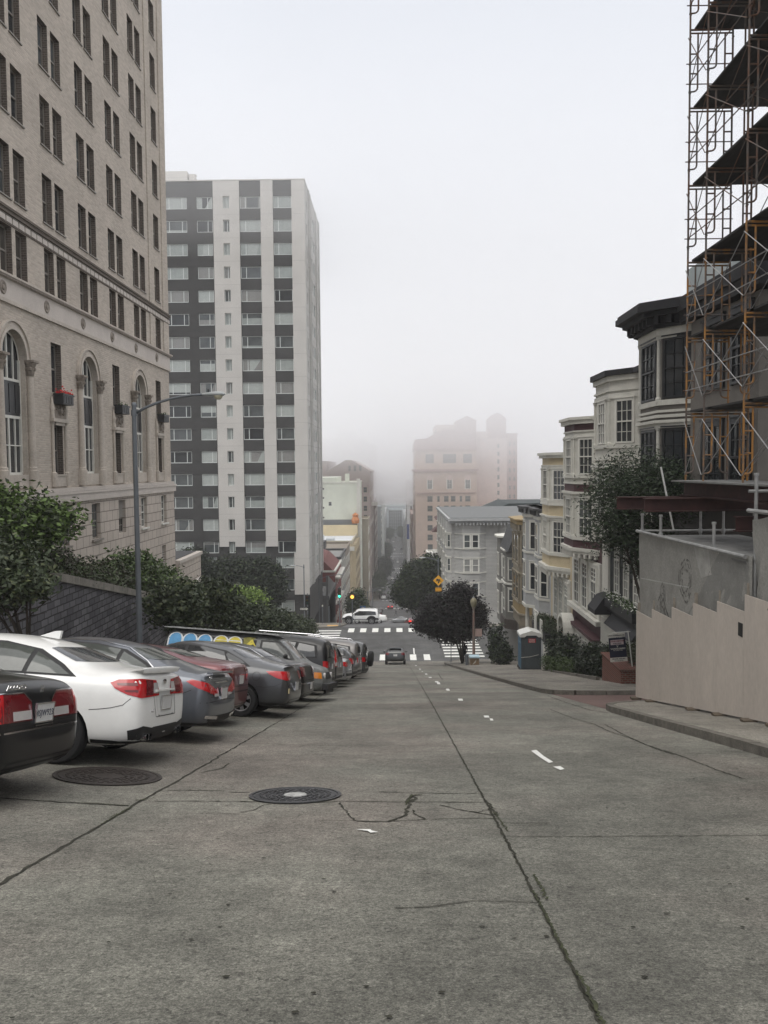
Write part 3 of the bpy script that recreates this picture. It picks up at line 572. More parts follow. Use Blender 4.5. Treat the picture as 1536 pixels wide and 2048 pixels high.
for i, (a, b, c, d) in enumerate(bop):
    if i in (5, 6, 7, 8, 2):
        m = MB(); n_ = 12; z1 = d if i != 2 else d; z0 = c if i != 2 else d - .8
        for j in range(n_): z = z0 + (z1 - z0) * j / n_; m.prism_y([(0, 0)] * 0 or [(bx - .2, z), (bx - .08, z), (bx - .2, z + .05)], a, b)
        m.box(bx - .28, bx - .22, a, b, c, d); m.build('louvre', M_louvre, hotel)
        if i == 2: win(hotel, (bx, a, c), R(90), b - a, .7, d=.15, fw=.05, style='grid', nx=3, nz=2, fm=M_wframe_brown, gm=G_dark)
    else: win(hotel, (bx, a, c), R(90), b - a, d - c, d=.15, fw=.06, nx=3, nz=2, fm=M_wframe_brown if i < 2 else M_wframe_white, gm=G_mid, sill=.1)
# low wing behind
an = thing('low_wing', 'low beige wing with flat dark roof behind the brick building', 'building', (-14, 51, gz(51)))
m = MB(); m.box(-24, -12.75, 48.15, 53.7, -14, -5.55); m.build('wall', M_hblock, an)
m = MB(); m.box(-24, -12.65, 48.15, 53.8, -5.55, -5.35); m.build('parapet', M_hfrieze, an)
m = MB(); m.box(-23.8, -13.0, 48.3, 53.5, -5.34, -5.31); m.build('roof', mat('dark_roof', (.05, .05, .052)), an)
m = MB()
for j in range(12): m.prism_y([(-12.75, -8.6 + j * .14), (-12.62, -8.6 + j * .14), (-12.75, -8.52 + j * .14)], 52.2, 53.4)
m.build('louvre', M_louvre, an)
# window boxes
M_box = mat('black_planter', (0.02, 0.021, 0.023), var=.2, rough=.5)
M_redfl = mat('red_petal', (0.55, 0.025, 0.03), var=.3, ns=30); M_leaf0 = mat('planter_leaf', (0.05, 0.08, 0.03), var=.4, ns=20)
def flowerbox(yc, z, red, label):
    t = thing('window_box', label, 'window box', (hx + .1, yc, z), group='window boxes on the brick facade')
    m = MB(); x0, x1, a, b = hx + .08, hx + .42, yc - .52, yc + .52
    m.box(x0, x1, a, b, z, z + .36); m.box(x0 - .02, x1 + .03, a - .03, b + .03, z + .33, z + .4)
    for k in range(4): m.box(x1, x1 + .012, a + .06 + .25 * k, a + .24 + .25 * k, z + .05, z + .3)
    m.box(hx, x0, yc - .4, yc - .35, z + .02, z + .1); m.box(hx, x0, yc + .35, yc + .4, z + .02, z + .1); m.build('planter', M_box, t)
    m = MB(); rnd = random.Random(int(yc)); 
    for k in range(240 if red else 60):
        p = Vector((rnd.uniform(x0, x1), rnd.uniform(a, b), z + .38 + abs(rnd.gauss(0, .07)))); s = rnd.uniform(.02, .045); v1 = Vector((rnd.gauss(0, 1), rnd.gauss(0, 1), rnd.gauss(0, 1))).normalized(); v2 = v1.orthogonal().normalized()
        m.face([p - v1 * s, p + v2 * s, p + v1 * s, p - v2 * s], 0 if (red and p.z > z + .42) else 1)
    m.build('flowers', [M_redfl, M_leaf0], t)
flowerbox(31.95, 2.52, True, 'black window box full of red flowers on the brick facade')
flowerbox(38.8, 2.6, False, 'black window box without blooms beside the middle arch of the brick facade')
flowerbox(45.7, 2.6, False, 'black window box farthest down the brick facade, near its corner')

# ================================================================ BLACK AND WHITE APARTMENT TOWER
M_tdark = mat('charcoal_stucco', (0.050, 0.0495, 0.049), var=.12, ns=.6, var2=.05)
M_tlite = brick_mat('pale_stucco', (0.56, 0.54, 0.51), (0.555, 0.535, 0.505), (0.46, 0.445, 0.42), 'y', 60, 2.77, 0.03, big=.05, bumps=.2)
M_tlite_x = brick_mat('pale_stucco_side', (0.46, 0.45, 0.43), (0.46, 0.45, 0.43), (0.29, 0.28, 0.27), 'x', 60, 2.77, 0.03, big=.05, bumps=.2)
ty, tz = 101.0, 34.45
tw = thing('apartment_tower', 'tall apartment tower in black and white stripes beyond the first intersection', 'building', (-20, 108, gz(108)))
fl = [32.62 - 2.77 * k for k in range(16)]
colw = {'A': (-27.5, -24.8), 'B': (-23.62, -21.72), 'C': (-20.42, -19.66), 'D': (-18.42, -15.95), 'E': (-14.4, -12.2)}
ops = [(x0 + 34, x1 + 34, t - 1.42 + 18.2, t + 18.2) for t in fl for (x0, x1) in colw.values()]
low = [(-14.7, -12.5, -12.25, -10.85), (-14.7, -12.5, -15.0, -13.6), (-14.7, -12.5, -17.6, -16.2), (-24.1, -22.0, -12.2, -10.8)]
ops += [(a + 34, b + 34, c + 18.2, d + 18.2) for a, b, c, d in low]
def fcol(x, z):
    if z < -9.55: return 1 if x > -12.45 and z > -15.5 else 0
    if x < -21.61: return 0
    if x < -18.45 or -15.9 < x < -14.42 or x > -12.18: return 1
    return 0
w_ = MB()
M_ = lambda x, z: (x, ty, z)
us = sorted(set([-34, -10.6, -21.61, -18.45, -15.9, -14.42, -12.18, -12.45] + [u - 34 for o in ops for u in o[:2]])); vs = sorted(set([-18.6, tz, -9.55, -15.5] + [v - 18.2 for o in ops for v in o[2:]]))
wo = [(a - 34, b - 34, c - 18.2, d - 18.2) for a, b, c, d in ops]
PR = 0.16
for a, b in zip(us, us[1:]):
    for c, d in zip(vs, vs[1:]):
        m_, n_ = (a + b) / 2, (c + d) / 2
        if any(o[0] < m_ < o[1] and o[2] < n_ < o[3] for o in wo): continue
        k = fcol(m_, n_); y = ty - (PR if k else 0)
        w_.face([(a, y, c), (b, y, c), (b, y, d), (a, y, d)], k)
for (a, b, c, d) in wo:
    k = fcol((a + b) / 2, (c + d) / 2); y = ty - (PR if k else 0)
    w_.face([(a, y, c), (a, y, d), (a, ty + .15, d), (a, ty + .15, c)], k); w_.face([(b, y, d), (b, y, c), (b, ty + .15, c), (b, ty + .15, d)], k); w_.face([(b, y, c), (a, y, c), (a, ty + .15, c), (b, ty + .15, c)], k); w_.face([(a, y, d), (b, y, d), (b, ty + .15, d), (a, ty + .15, d)], k)
for x in (-21.61, -18.45, -15.9, -14.42, -12.18): w_.face([(x, ty, -9.55), (x, ty - PR, -9.55), (x, ty - PR, tz), (x, ty, tz)], 1)
w_.face([(-12.45, ty, -15.5), (-12.45, ty - PR, -15.5), (-12.45, ty - PR, -9.55), (-12.45, ty, -9.55)], 1)
w_.box(-34, -10.9, ty + .3, 119, -19, tz - .05, 0)
w_.build('front_wall', [M_tdark, M_tlite], tw)
rm_ = MB(); rm_.box(-34.2, -10.55, ty - .2, 119.3, tz, tz + .12); rm_.build('parapet', M_tlite, tw)
sw = MB(); sides = [(102.6, 103.5), (107.2, 109.4), (110.6, 112.8), (114.6, 116.8)]
sfl = [32.62 - 2.77 * k for k in range(17)]
so = [(a - 100.84, b - 100.84, t - 1.42 + 14.7, t + 14.7) for t in sfl for a, b in sides]
wall_open(sw, (-10.6, 100.84, -14.7), R(90), 119.2 - 100.84, tz + 14.7, so, .18)
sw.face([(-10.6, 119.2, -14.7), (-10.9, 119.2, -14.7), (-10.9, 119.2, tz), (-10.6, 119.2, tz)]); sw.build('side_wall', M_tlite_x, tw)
m = MB(); m.box(-10.9, -10.65, 101, 119.2, -19.5, -14.7); m.build('plinth', M_tdark, tw)
for y in (104.5, 106.0, 113.6, 118.0):
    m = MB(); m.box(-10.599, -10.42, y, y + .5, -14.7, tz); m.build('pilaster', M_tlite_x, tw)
rnd = random.Random(3); gl_ = [G_curt, G_curt2, G_mid, G_curt, G_blind, G_dark, G_curt2]
spl = {'A': (.2, .78), 'B': .7, 'C': .62, 'D': .27, 'E': .27}
for t in fl:
    for cn_, (x0, x1) in colw.items():
        k = fcol((x0 + x1) / 2, 0)
        win(tw, (x0, ty - (PR if k else 0), t - 1.42), 0, x1 - x0, 1.42, d=.1 + (PR if k else 0), fw=.075, style='side', split=spl[cn_], fm=M_wframe_alu, gm=rnd.choice(gl_))
        if rnd.random() < .5 and cn_ != 'C':      # a blind or curtain drawn part of the way
            w2 = x1 - x0; d_ = .1 + (PR if k else 0) + .031; yb = ty - (PR if k else 0) + d_; q_ = rnd.random(); h_ = rnd.uniform(.3, 1.1)
            m = MB(); (m.face([(x0 + .08, yb, t - .06 - h_), (x1 - .08, yb, t - .06 - h_), (x1 - .08, yb, t - .06), (x0 + .08, yb, t - .06)]) if q_ < .6 else m.face([(x0 + w2 * .35, yb, t - 1.34), (x0 + w2 * rnd.uniform(.5, .95), yb, t - 1.34), (x0 + w2 * .9, yb, t - .06), (x0 + w2 * .35, yb, t - .06)]))
            m.build('blind', rnd.choice([G_dark, G_blind, G_curt2, G_mid]), tw)
for (a, b, c, d) in low: win(tw, (a, ty, c), 0, b - a, d - c, d=.1, fw=.07, style='side', split=.3, fm=M_wframe_alu, gm=rnd.choice([G_mid, G_curt]))
for t in sfl[:15]: win(tw, (-10.6, 102.6, t - 1.42), R(90), .9, 1.42, d=.1, fw=.07, style='side', split=.5, fm=M_wframe_alu, gm=rnd.choice(gl_))
m = MB(); g2 = MB()
for t in sfl:
    for a, b in (sides if t == sfl[-1] or t == sfl[-2] else sides[1:]):
        g2.face([(-10.72, a, t - 1.42), (-10.72, b, t - 1.42), (-10.72, b, t), (-10.72, a, t)])
        for y in (a, b - .08, a + (b - a) * .5): m.box(-10.72, -10.66, y, y + .08, t - 1.42, t)
        m.box(-10.72, -10.66, a, b, t - .08, t); m.box(-10.72, -10.66, a, b, t - 1.42, t - 1.34)
o = m.build('side_windows', M_wframe_alu, tw); tag(o, kind='stuff'); g2.build('panes', G_mid, o)
m = MB(); m.box(-31, -25.4, 104, 110, tz + .1, tz + 2.3); m.box(-25.2, -24.6, 104.2, 106, tz + .1, tz + 1.9); m.lathe([(.35, tz + .1), (.35, tz + 2.0), (.45, tz + 2.0), (.45, tz + 2.15), (0, tz + 2.2)], (-24.9, 105, 0), 10); m.build('penthouse', M_tlite, tw)

# ================================================================ RIGHT: ROW OF BAY-WINDOWED HOUSES
def fac_y(parent, mb_or, **k): pass
def bay_poly(xw, d, ya, yb, s, o=0.0): return [(xw + .3, ya - o), (xw + .3, yb + o), (xw, yb + o), (xw - d - o, yb - s + o * .4), (xw - d - o, ya + s - o * .4), (xw, ya - o)]
def band(mb, bay, z0, z1, o, mi=0): mb.prism(bay_poly(*bay, o=o)[::-1], z0, z1, mi)
def wallp(mb, xw, y0, y1, z0, z1, o, mi=0): mb.box(xw - o, xw + .1, y0, y1, z0, z1, mi)
def facets(bay):
    xw, d, ya, yb, s = bay
    A, B, C_, D = (xw, ya), (xw - d, ya + s), (xw - d, yb - s), (xw, yb)
    out = []
    for p, q in ((B, A), (C_, B), (D, C_)):     # left to right as seen from outside
        u = Vector((q[0] - p[0], q[1] - p[1])); L = u.length; u /= L; out.append((p, u, L, math.atan2(u.y, u.x)))
    return out
def on_facet(fc, u0, z): p, u, L, rz = fc; return (p[0] + u.x * u0, p[1] + u.y * u0, z)
def bay_windows(parent, bay, z0, h, wn, wf, fm, gm, nx=3, nz=2, trim=None, side_nx=2, pil=True, pm=None):
    F = facets(bay)
    for i, fc in enumerate(F):
        w = wn if i != 1 else wf
        n = nx if i != 1 else nx
        if i == 1 and fc[2] > 2.6 * wf: us = [(fc[2] / 2 - wf) / 2 + .05, fc[2] / 2 + (fc[2] / 2 - wf) / 2 - .05]
        else: us = [(fc[2] - w) / 2]
        for u0 in us: win(parent, on_facet(fc, u0, z0), fc[3], w, h, d=-0.03, fw=.055, nx=n, nz=nz, fm=fm, gm=random.choice(gm) if isinstance(gm, list) else gm, case=.07)
    if pil:
        m = MB()
        for (x, y) in (bay_poly(*bay)[2:6]):
            m.lathe([(.10, z0 - .12), (.10, z0 + .02), (.065, z0 + .06), (.06, z0 + h - .05), (.085, z0 + h), (.11, z0 + h + .1)], (x - .02, y, 0), 8)
        m.build('pilaster', pm or fm, parent)
def dentils(mb, bay, z0, z1, o, st=.22, wdt=.1):
    xw, d, ya, yb, s = bay
    for fc in facets((xw, d + o * .6, ya - o * .5, yb + o * .5, s)):
        n = max(1, int(fc[2] / st))
        for i in range(n):
            c = on_facet(fc, (i + .5) * fc[2] / n, 0); M = Matrix.Translation(Vector((c[0], c[1], 0))) @ Matrix.Rotation(fc[3], 4, 'Z')
            t = MB(); t.box(-wdt / 2, wdt / 2, -.1, .06, z0, z1); mb.add(t, M)
def M2(n, c, **k): return mat(n, c, var=.1, ns=2.0, rough=.7, var2=.06, **k)
C_white = M2('aged_white_trim', (0.55, 0.54, 0.49)); C_cream = M2('cream_stucco', (0.50, 0.42, 0.28)); C_maroon = M2('maroon_paint', (0.062, 0.026, 0.030))
C_taupe = M2('taupe_stucco', (0.155, 0.143, 0.128)); C_blackc = M2('black_cornice', (0.017, 0.017, 0.02)); C_dgreen = M2('dark_green_paint', (0.018, 0.023, 0.024)); C_lgrey = M2('pale_grey_siding', (0.36, 0.365, 0.365))
C_tan = M2('tan_plaster', (0.235, 0.205, 0.155)); C_ochre = M2('ochre_panel', (0.27, 0.20, 0.10)); C_grey = M2('weathered_grey_siding', (0.16, 0.155, 0.142)); C_slate = brick_mat('slate_shingles', (0.085, 0.088, 0.09), (0.06, 0.062, 0.065), (0.04, 0.04, 0.04), 'x', .3, .16, .01)
C_brown = M2('dark_brown_base', (0.07, 0.058, 0.052)); C_roof = M2('tar_roof', (0.055, 0.055, 0.057)); G_h = [G_dark, G_dark, G_mid, G_blind]
def body(t, mats_z, xw, y0, y1, roofz, roofm=None):
    """stacked wall bands (z0, z1, material) of the party-walled block"""
    for z0, z1, m in mats_z: b = MB(); b.box(xw, xw + 14, y0, y1, z0, z1); b.build('wall', m, t)
    b = MB(); b.box(xw + .1, xw + 13.9, y0 + .02, y1 - .02, roofz, roofz + .05); b.build('roof', roofm or C_roof, t)
# ---- house 1: taupe with heavy black cornice
h1 = thing('taupe_house', 'taupe bay windowed house with heavy black cornice behind the scaffold', 'house', (9.9, 28, gz(28)))
XW = 9.9; B1 = (XW, .9, 27.2, 31.9, 1.3)
body(h1, [(-9, -.95, M2('unlit_site_wall', (.03, .026, .024))), (-.95, 4.9, C_taupe)], XW, 22.0, 32.0, 4.95)  # lower band: unfinished wall, with the darkness under the platform put into its colour
m = MB(); m.prism(bay_poly(*B1)[::-1], -1.6, 4.5); m.build('bay', C_taupe, h1)
m = MB()
for z0, z1, o in ((4.36, 4.6, .10), (4.26, 4.36, .06), (2.02, 2.2, .09), (1.78, 1.86, .08), (1.6, 1.7, .13), (1.42, 1.52, .17), (1.25, 1.42, .08), (-1.0, -.82, .09), (-1.5, -1.35, .12)): band(m, B1, z0, z1, o)
m.build('moulding', C_white, h1)
bay_windows(h1, B1, 2.24, 2.0, 1.12, 1.5, M_wframe_black, G_dark, nx=3, nz=2, pm=C_white); bay_windows(h1, B1, -.8, 2.0, 1.12, 1.5, M_wframe_black, G_dark, nx=3, nz=2, pm=C_white)
m = MB(); band(m, B1, 4.6, 4.72, .25); band(m, B1, 4.95, 5.1, .62); band(m, B1, 5.1, 5.3, .85); band(m, B1, 5.3, 5.42, .78); m.box(9.2, XW + 1, 21.5, 27.4, 4.95, 5.38); m.box(9.3, XW + 1, 21.5, 27.4, 4.6, 4.95)
band(m, B1, 4.72, 4.95, .3)
dentils(m, B1, 4.7, 4.98, .62, .45, .16); m.build('cornice', C_blackc, h1)
m = MB(); m.box(9.55, 9.9, 22.0, 27.0, -.9, 4.55); m.build('flat_bay', C_taupe, h1)
for z in (2.24, -.8): win(h1, (9.52, 25.8, z), R(-90), 1.5, 2.0, d=-.03, fw=.07, nx=3, nz=2, fm=M_wframe_black, gm=G_dark, case=.1); win(h1, (9.52, 23.6, z), R(-90), 1.2, 2.0, d=-.03, fw=.07, nx=3, nz=2, fm=M_wframe_black, gm=G_dark, case=.1)
m = MB(); m.box(XW + .6, XW + 5, 22.3, 27.5, 5.0, 6.6); m.build('roof_room', M2('pale_siding', (.33, .32, .3)), h1); m = MB(); m.box(XW - .5, XW + 3, 22.1, 27.3, 5.42, 6.4); 
gm_ = glassm('railing_glass', (.42, .47, .48), var=.05); pp = MB(); pp.box(9.45, 9.47, 22.2, 27.2, 5.45, 6.25); pp.build('roof_railing', gm_, h1)
# ---- house 2: white upper floors over a dark green lower front
h2 = thing('white_house', 'white bay windowed house with black roof edge and dark green lower front', 'house', (9.9, 35.5, gz(35)))
B2 = (XW, .9, 33.6, 38.8, 1.4)
body(h2, [(-3.05, 3.7, C_white), (-10.6, -3.05, C_dgreen)], XW, 32.0, 39.3, 3.72)
m = MB(); m.prism(bay_poly(*B2)[::-1], -2.95, 3.7); m.build('bay', C_white, h2)
m = MB()
for z0, z1, o in ((3.5, 3.72, .12), (3.08, 3.16, .08), (2.78, 2.98, .06), (.72, .88, .09), (.22, .34, .08), (.05, .14, .14), (-.1, .05, .2), (-.22, -.1, .08), (-2.5, -2.35, .08), (-2.98, -2.75, .12)): band(m, B2, z0, z1, o)
m.build('moulding', C_white, h2)
m = MB(); band(m, B2, 3.72, 3.95, .24); m.box(9.6, XW + .4, 31.8, 39.2, 3.72, 3.93); m.build('roof_edge', C_blackc, h2)
bay_windows(h2, B2, .92, 1.78, .92, 1.2, M_wframe_white, [G_blind, G_dark], nx=3, nz=2, pm=C_white); bay_windows(h2, B2, -2.3, 1.9, .92, 1.2, M_wframe_white, G_dark, nx=3, nz=2, pm=C_white)
for y in (33.6, 35.1, 36.6):
    win(h2, (XW, y + .75, -5.75), R(-90), .75, 2.15, d=-.04, fw=.07, nx=2, nz=4, tilt=.72, fm=M_wframe_white, gm=G_mid)
m = MB(); m.box(XW - .1, XW, 38.2, 39.3, -9.8, -3.05); m.build('corner_board', C_white, h2)
m = MB(); m.box(XW - .16, XW, 33.0, 39.3, -9.9, -7.15); m.build('lower_wall', C_white, h2)
m = MB(); m.box(XW - .3, XW, 32.8, 39.3, -6.55, -6.4); m.prism_y([(XW, -6.4), (XW - .55, -7.1), (XW, -7.1)], 33.0, 37.2); m.build('awning', C_blackc, h2)
m = MB(); m.prism_y([(XW, -5.9), (XW - .45, -6.05), (XW - .85, -6.6), (XW - .85, -6.8), (XW, -6.8)], 37.6, 39.0); m.build('door_hood', C_blackc, h2)
for y in (33.7, 34.8, 35.9): win(h2, (XW - .16, y + .6, -9.6), R(-90), .7, 2.2, d=-.03, fw=.06, nx=2, nz=3, fm=M_wframe_white, gm=G_dark)
fb = thing('long_window_box', 'long dark window box of small white flowers under the tall white french windows', 'window box', (XW - .3, 35, -6))
m = MB(); m.box(XW - .42, XW, 33.2, 37.6, -6.38, -5.98); m.build('planter', M_box, fb)
M_pet = mat('white_petal', (.62, .62, .58), var=.1); rnd = random.Random(5); m = MB()
for k in range(900):
    p = Vector((XW - .25 + rnd.gauss(0, .14), rnd.uniform(33.2, 37.6), -5.85 + rnd.gauss(0, .13))); s = rnd.uniform(.02, .05); v1 = Vector((rnd.gauss(0, 1), rnd.gauss(0, 1), rnd.gauss(0, 1))).normalized(); v2 = v1.orthogonal().normalized()
    m.face([p - v1 * s, p + v2 * s, p + v1 * s, p - v2 * s], 0 if rnd.random() < .25 else 1)
m.build('flowers', [M_pet, M_leaf0], fb)
# ---- house 3: maroon and white
h3 = thing('maroon_trimmed_house', 'white bay windowed house with maroon bands over a maroon and white ground floor', 'house', (9.9, 42.8, gz(43)))
B3 = (XW, .9, 40.4, 45.6, 1.45)
body(h3, [(-3.5, 2.1, C_white), (-12.5, -3.5, C_maroon)], XW, 39.3, 46.3, 2.12)
m = MB(); m.prism(bay_poly(*B3)[::-1], -4.1, 2.1); m.build('bay', C_white, h3)
m = MB()
for z0, z1, o in ((2.28, 2.42, .3), (2.08, 2.28, .2), (1.68, 1.76, .07), (1.36, 1.52, .07), (-.62, -.48, .1), (-.92, -.84, .06), (-1.42, -1.3, .16), (-1.6, -1.42, .08), (-3.72, -3.55, .1), (-4.28, -4.12, .2), (-4.42, -4.28, .12)): band(m, B3, z0, z1, o)
m.box(XW - .3, XW + .2, 39.3, 46.3, 2.2, 2.4); dentils(m, B3, -4.6, -4.42, .12, .3, .12); m.build('moulding', C_white, h3)
m = MB(); band(m, B3, 1.76, 2.08, .015); band(m, B3, -1.3, -.92, .015); band(m, B3, -4.12, -3.72, .03); m.build('maroon_band', C_maroon, h3)
bay_windows(h3, B3, -.44, 1.78, .95, 1.2, M_wframe_white, G_dark, nx=3, nz=2, pm=C_white); bay_windows(h3, B3, -3.52, 1.85, .95, 1.2, M_wframe_white, [G_curt, G_mid], nx=3, nz=2, pm=C_white)
m = MB(); m.box(XW - .12, XW, 39.7, 45.9, -7.75, -4.75); m.box(XW - .35, XW, 39.5, 46.1, -7.72, -7.5); m.build('window_wall', C_white, h3)
for y in (40.3, 42.2, 44.1): win(h3, (XW - .12, y + 1.1, -7.4), R(-90), 1.1, 2.4, d=-.03, fw=.07, nx=2, nz=3, tilt=.7, fm=M_wframe_white, gm=G_mid, case=.1)
m = MB(); m.box(XW - .3, XW, 39.3, 46.3, -12.5, -8.5); m.build('ground_wall', C_white, h3)
m = MB(); m.box(XW - .5, XW, 39.4, 46.3, -8.52, -8.36); m.build('ledge', C_maroon, h3)
for y in (39.9, 41.6, 43.3): win(h3, (XW - .3, y + .8, -11.2), R(-90), .8, 2.3, d=-.03, fw=.06, nx=2, nz=3, fm=M_wframe_white, gm=G_dark)
m = MB()
for yc in (45.2,):
    for i in range(10):
        a0, a1 = math.pi * i / 10, math.pi * (i + 1) / 10
        m.prism_x([(yc + .75 * math.cos(a0), -9 + .75 * math.sin(a0)), (yc + .95 * math.cos(a0), -9 + .95 * math.sin(a0)), (yc + .95 * math.cos(a1), -9 + .95 * math.sin(a1)), (yc + .75 * math.cos(a1), -9 + .75 * math.sin(a1))], XW - .9, XW - .3)
    for s in (-.85, .85): m.lathe([(.14, -12), (.14, -11.6), (.1, -11.5), (.09, -9.2), (.15, -9)], (XW - .8, yc + s, 0), 10)
m.build('porch', C_white, h3, fix=True)
# ---- house 4: cream
h4 = thing('cream_house', 'cream and white bay windowed house beside the maroon banded one', 'house', (9.9, 49.5, gz(49)))
B4 = (XW, .9, 47.1, 52.3, 1.45)
body(h4, [(-14, .5, C_cream)], XW, 46.3, 52.7, .52)
m = MB(); m.prism(bay_poly(*B4)[::-1], -5.9, .5); m.build('bay', C_cream, h4)
m = MB()
for z0, z1, o in ((.62, .78, .3), (.46, .62, .2), (-.02, .06, .08), (-.2, -.02, .05), (-2.2, -2.0, .09), (-2.3, -2.2, .12), (-3.0, -2.9, .16), (-3.16, -3.0, .08), (-5.22, -5.06, .1), (-6.05, -5.85, .22), (-6.2, -6.05, .12)): band(m, B4, z0, z1, o)
for z0, z1 in ((-2.02, -.18), (-5.1, -3.1)): band(m, B4, z0, z1, .012)
m.box(XW - .25, XW + .2, 46.3, 52.7, .58, .76); dentils(m, B4, -6.4, -6.2, .12, .3, .12); m.build('moulding', C_white, h4)
bay_windows(h4, B4, -1.98, 1.75, .98, 1.2, M_wframe_white, G_dark, nx=3, nz=2, pm=C_white); bay_windows(h4, B4, -5.05, 1.85, .98, 1.2, M_wframe_white, [G_mid, G_dark], nx=3, nz=2, pm=C_white)
m = MB(); m.box(XW - .12, XW, 46.6, 51.6, -9.4, -6.5); m.build('window_wall', C_white, h4)
for y in (46.9, 48.4, 49.9): win(h4, (XW - .12, y + .95, -9.1), R(-90), .95, 2.3, d=-.03, fw=.07, nx=2, nz=3, tilt=.7, fm=C_white, gm=G_curt, case=.08)
m = MB(); m.box(XW - .5, XW, 46.3, 52.7, -14, -10.3); m.build('ground_wall', C_white, h4)
hb = thing('balcony_planter', 'clipped hedge in a dark balcony planter with two white notices below the cream house', 'planter', (9, 50, -10))
m = MB(); m.box(8.6, 9.7, 47.6, 52.2, -10.3, -9.75); m.build('planter', M_box, hb)
m = MB()
for y in (48.4, 50.4): m.box(8.55, 8.6, y, y + .75, -10.15, -9.1)
m.build('notice', C_white, hb)
# ---- house 5: pale grey, two narrow full-height bays
h5 = thing('pale_grey_house', 'narrow pale grey house with two tall plain bays and a bracketed roof', 'house', (9.9, 56, gz(56)))
B5 = (9.9, .6, 53.2, 55.9, .6); B5b = (9.9, .9, 56.3, 59.2, .8)
body(h5, [(-15.5, -2.9, C_lgrey)], XW, 52.7, 59.7, -2.88)
for B in (B5, B5b):
    m = MB(); m.prism(bay_poly(*B)[::-1], -9.6, -2.9); m.build('bay', C_lgrey, h5)
    m = MB()
    for z0, z1, o in ((-6.0, -5.85, .07), (-9.75, -9.55, .09), (-3.5, -3.3, .1), (-8.75, -8.6, .05)): band(m, B, z0, z1, o)
    m.build('moulding', C_white, h5)
    bay_windows(h5, B, -5.7, 1.9, .55, .9, M_wframe_white, G_dark, nx=1, nz=1, pil=False); bay_windows(h5, B, -8.5, 1.9, .55, .9, M_wframe_white, G_dark, nx=1, nz=1, pil=False)
m = MB(); 
for B in (B5, B5b): band(m, B, -2.9, -2.75, .4); dentils(m, B, -3.2, -2.9, .4, .35, .12)
m.box(9.3, XW + .2, 52.7, 59.7, -2.9, -2.75); m.build('roof_edge', C_roof, h5)
for y in (54.6, 57.8): m = MB(); m.lathe([(.16, -13.6), (.13, -9.8)], (9.2, y, 0), 8); m.build('porch_post', C_white, h5)
# ---- house 6: tan with ochre panels
h6 = thing('tan_house', 'tan and ochre house with carved window surrounds down the row', 'house', (9.9, 63, gz(63)))
B6 = (9.9, .75, 60.2, 65.6, 1.1)
body(h6, [(-17, -4.3, C_tan)], 9.9, 59.7, 66.5, -4.28)
m = MB(); m.prism(bay_poly(*B6)[::-1], -11.8, -4.3); m.build('bay', C_tan, h6)
m = MB(); 
for z0, z1, o in ((-4.0, -3.9, .35), (-4.3, -4.0, .22), (-10.9, -10.2, .03)): band(m, B6, z0, z1, o)
m.build('ochre_band', C_ochre, h6)
m = MB()
for z0, z1, o in ((-4.9, -4.75, .1), (-7.5, -7.35, .08), (-8.0, -7.9, .1), (-11.05, -10.9, .14), (-10.2, -10.1, .1)): band(m, B6, z0, z1, o)
dentils(m, B6, -4.7, -4.35, .2, .3, .14); m.build('moulding', C_tan, h6)
bay_windows(h6, B6, -7.2, 2.1, .8, 1.1, C_tan, G_mid, nx=1, nz=1); bay_windows(h6, B6, -10.0, 1.9, .8, 1.1, C_tan, G_mid, nx=1, nz=1)
# ---- house 7: weathered grey with mansard
h7 = thing('grey_mansard_house', 'weathered grey house with a slate mansard roof at the lower end of the row', 'house', (9.9, 71, gz(71)))
B7 = (9.9, .8, 67.4, 71.4, .9); B7b = (9.9, .8, 71.6, 75.0, .8)
body(h7, [(-18.5, -6.9, C_grey)], 9.9, 66.5, 75.2, -6.88)
m = MB(); m.prism_y([(9.0, -6.9), (9.9, -6.9), (9.9, -4.9), (9.75, -4.9)], 66.5, 71.5); m.build('mansard', C_slate, h7)
m = MB(); m.box(9.75, 12, 68, 70, -5.4, -4.2); m.build('chimney', C_grey, h7)
m = MB(); m.prism(bay_poly(*B7)[::-1], -12.6, -6.95); m.prism(bay_poly(*B7b)[::-1], -13.6, -6.2); m.build('bay', C_grey, h7)
m = MB(); band(m, B7, -9.75, -9.6, .15); band(m, B7, -7.0, -6.88, .2); band(m, B7b, -6.2, -6.05, .25); band(m, B7b, -10.2, -10.0, .12); m.build('moulding', C_white, h7)
bay_windows(h7, B7, -9.4, 1.8, .6, 1.0, C_white, G_mid, nx=1, nz=1, pil=False); bay_windows(h7, B7, -12.0, 1.9, .6, 1.0, M_wframe_white, G_mid, nx=1, nz=1, pil=False); bay_windows(h7, B7b, -9.6, 1.9, .55, .8, M_wframe_white, G_dark, nx=1, nz=1, pil=False); bay_windows(h7, B7b, -13, 1.9, .55, .8, M_wframe_white, G_dark, nx=1, nz=1, pil=False)
m = MB(); m.prism(bay_poly(9.9, .95, 67.2, 71.6, .9)[::-1], -13.4, -12.6); m.build('bay_skirt', C_brown, h7)
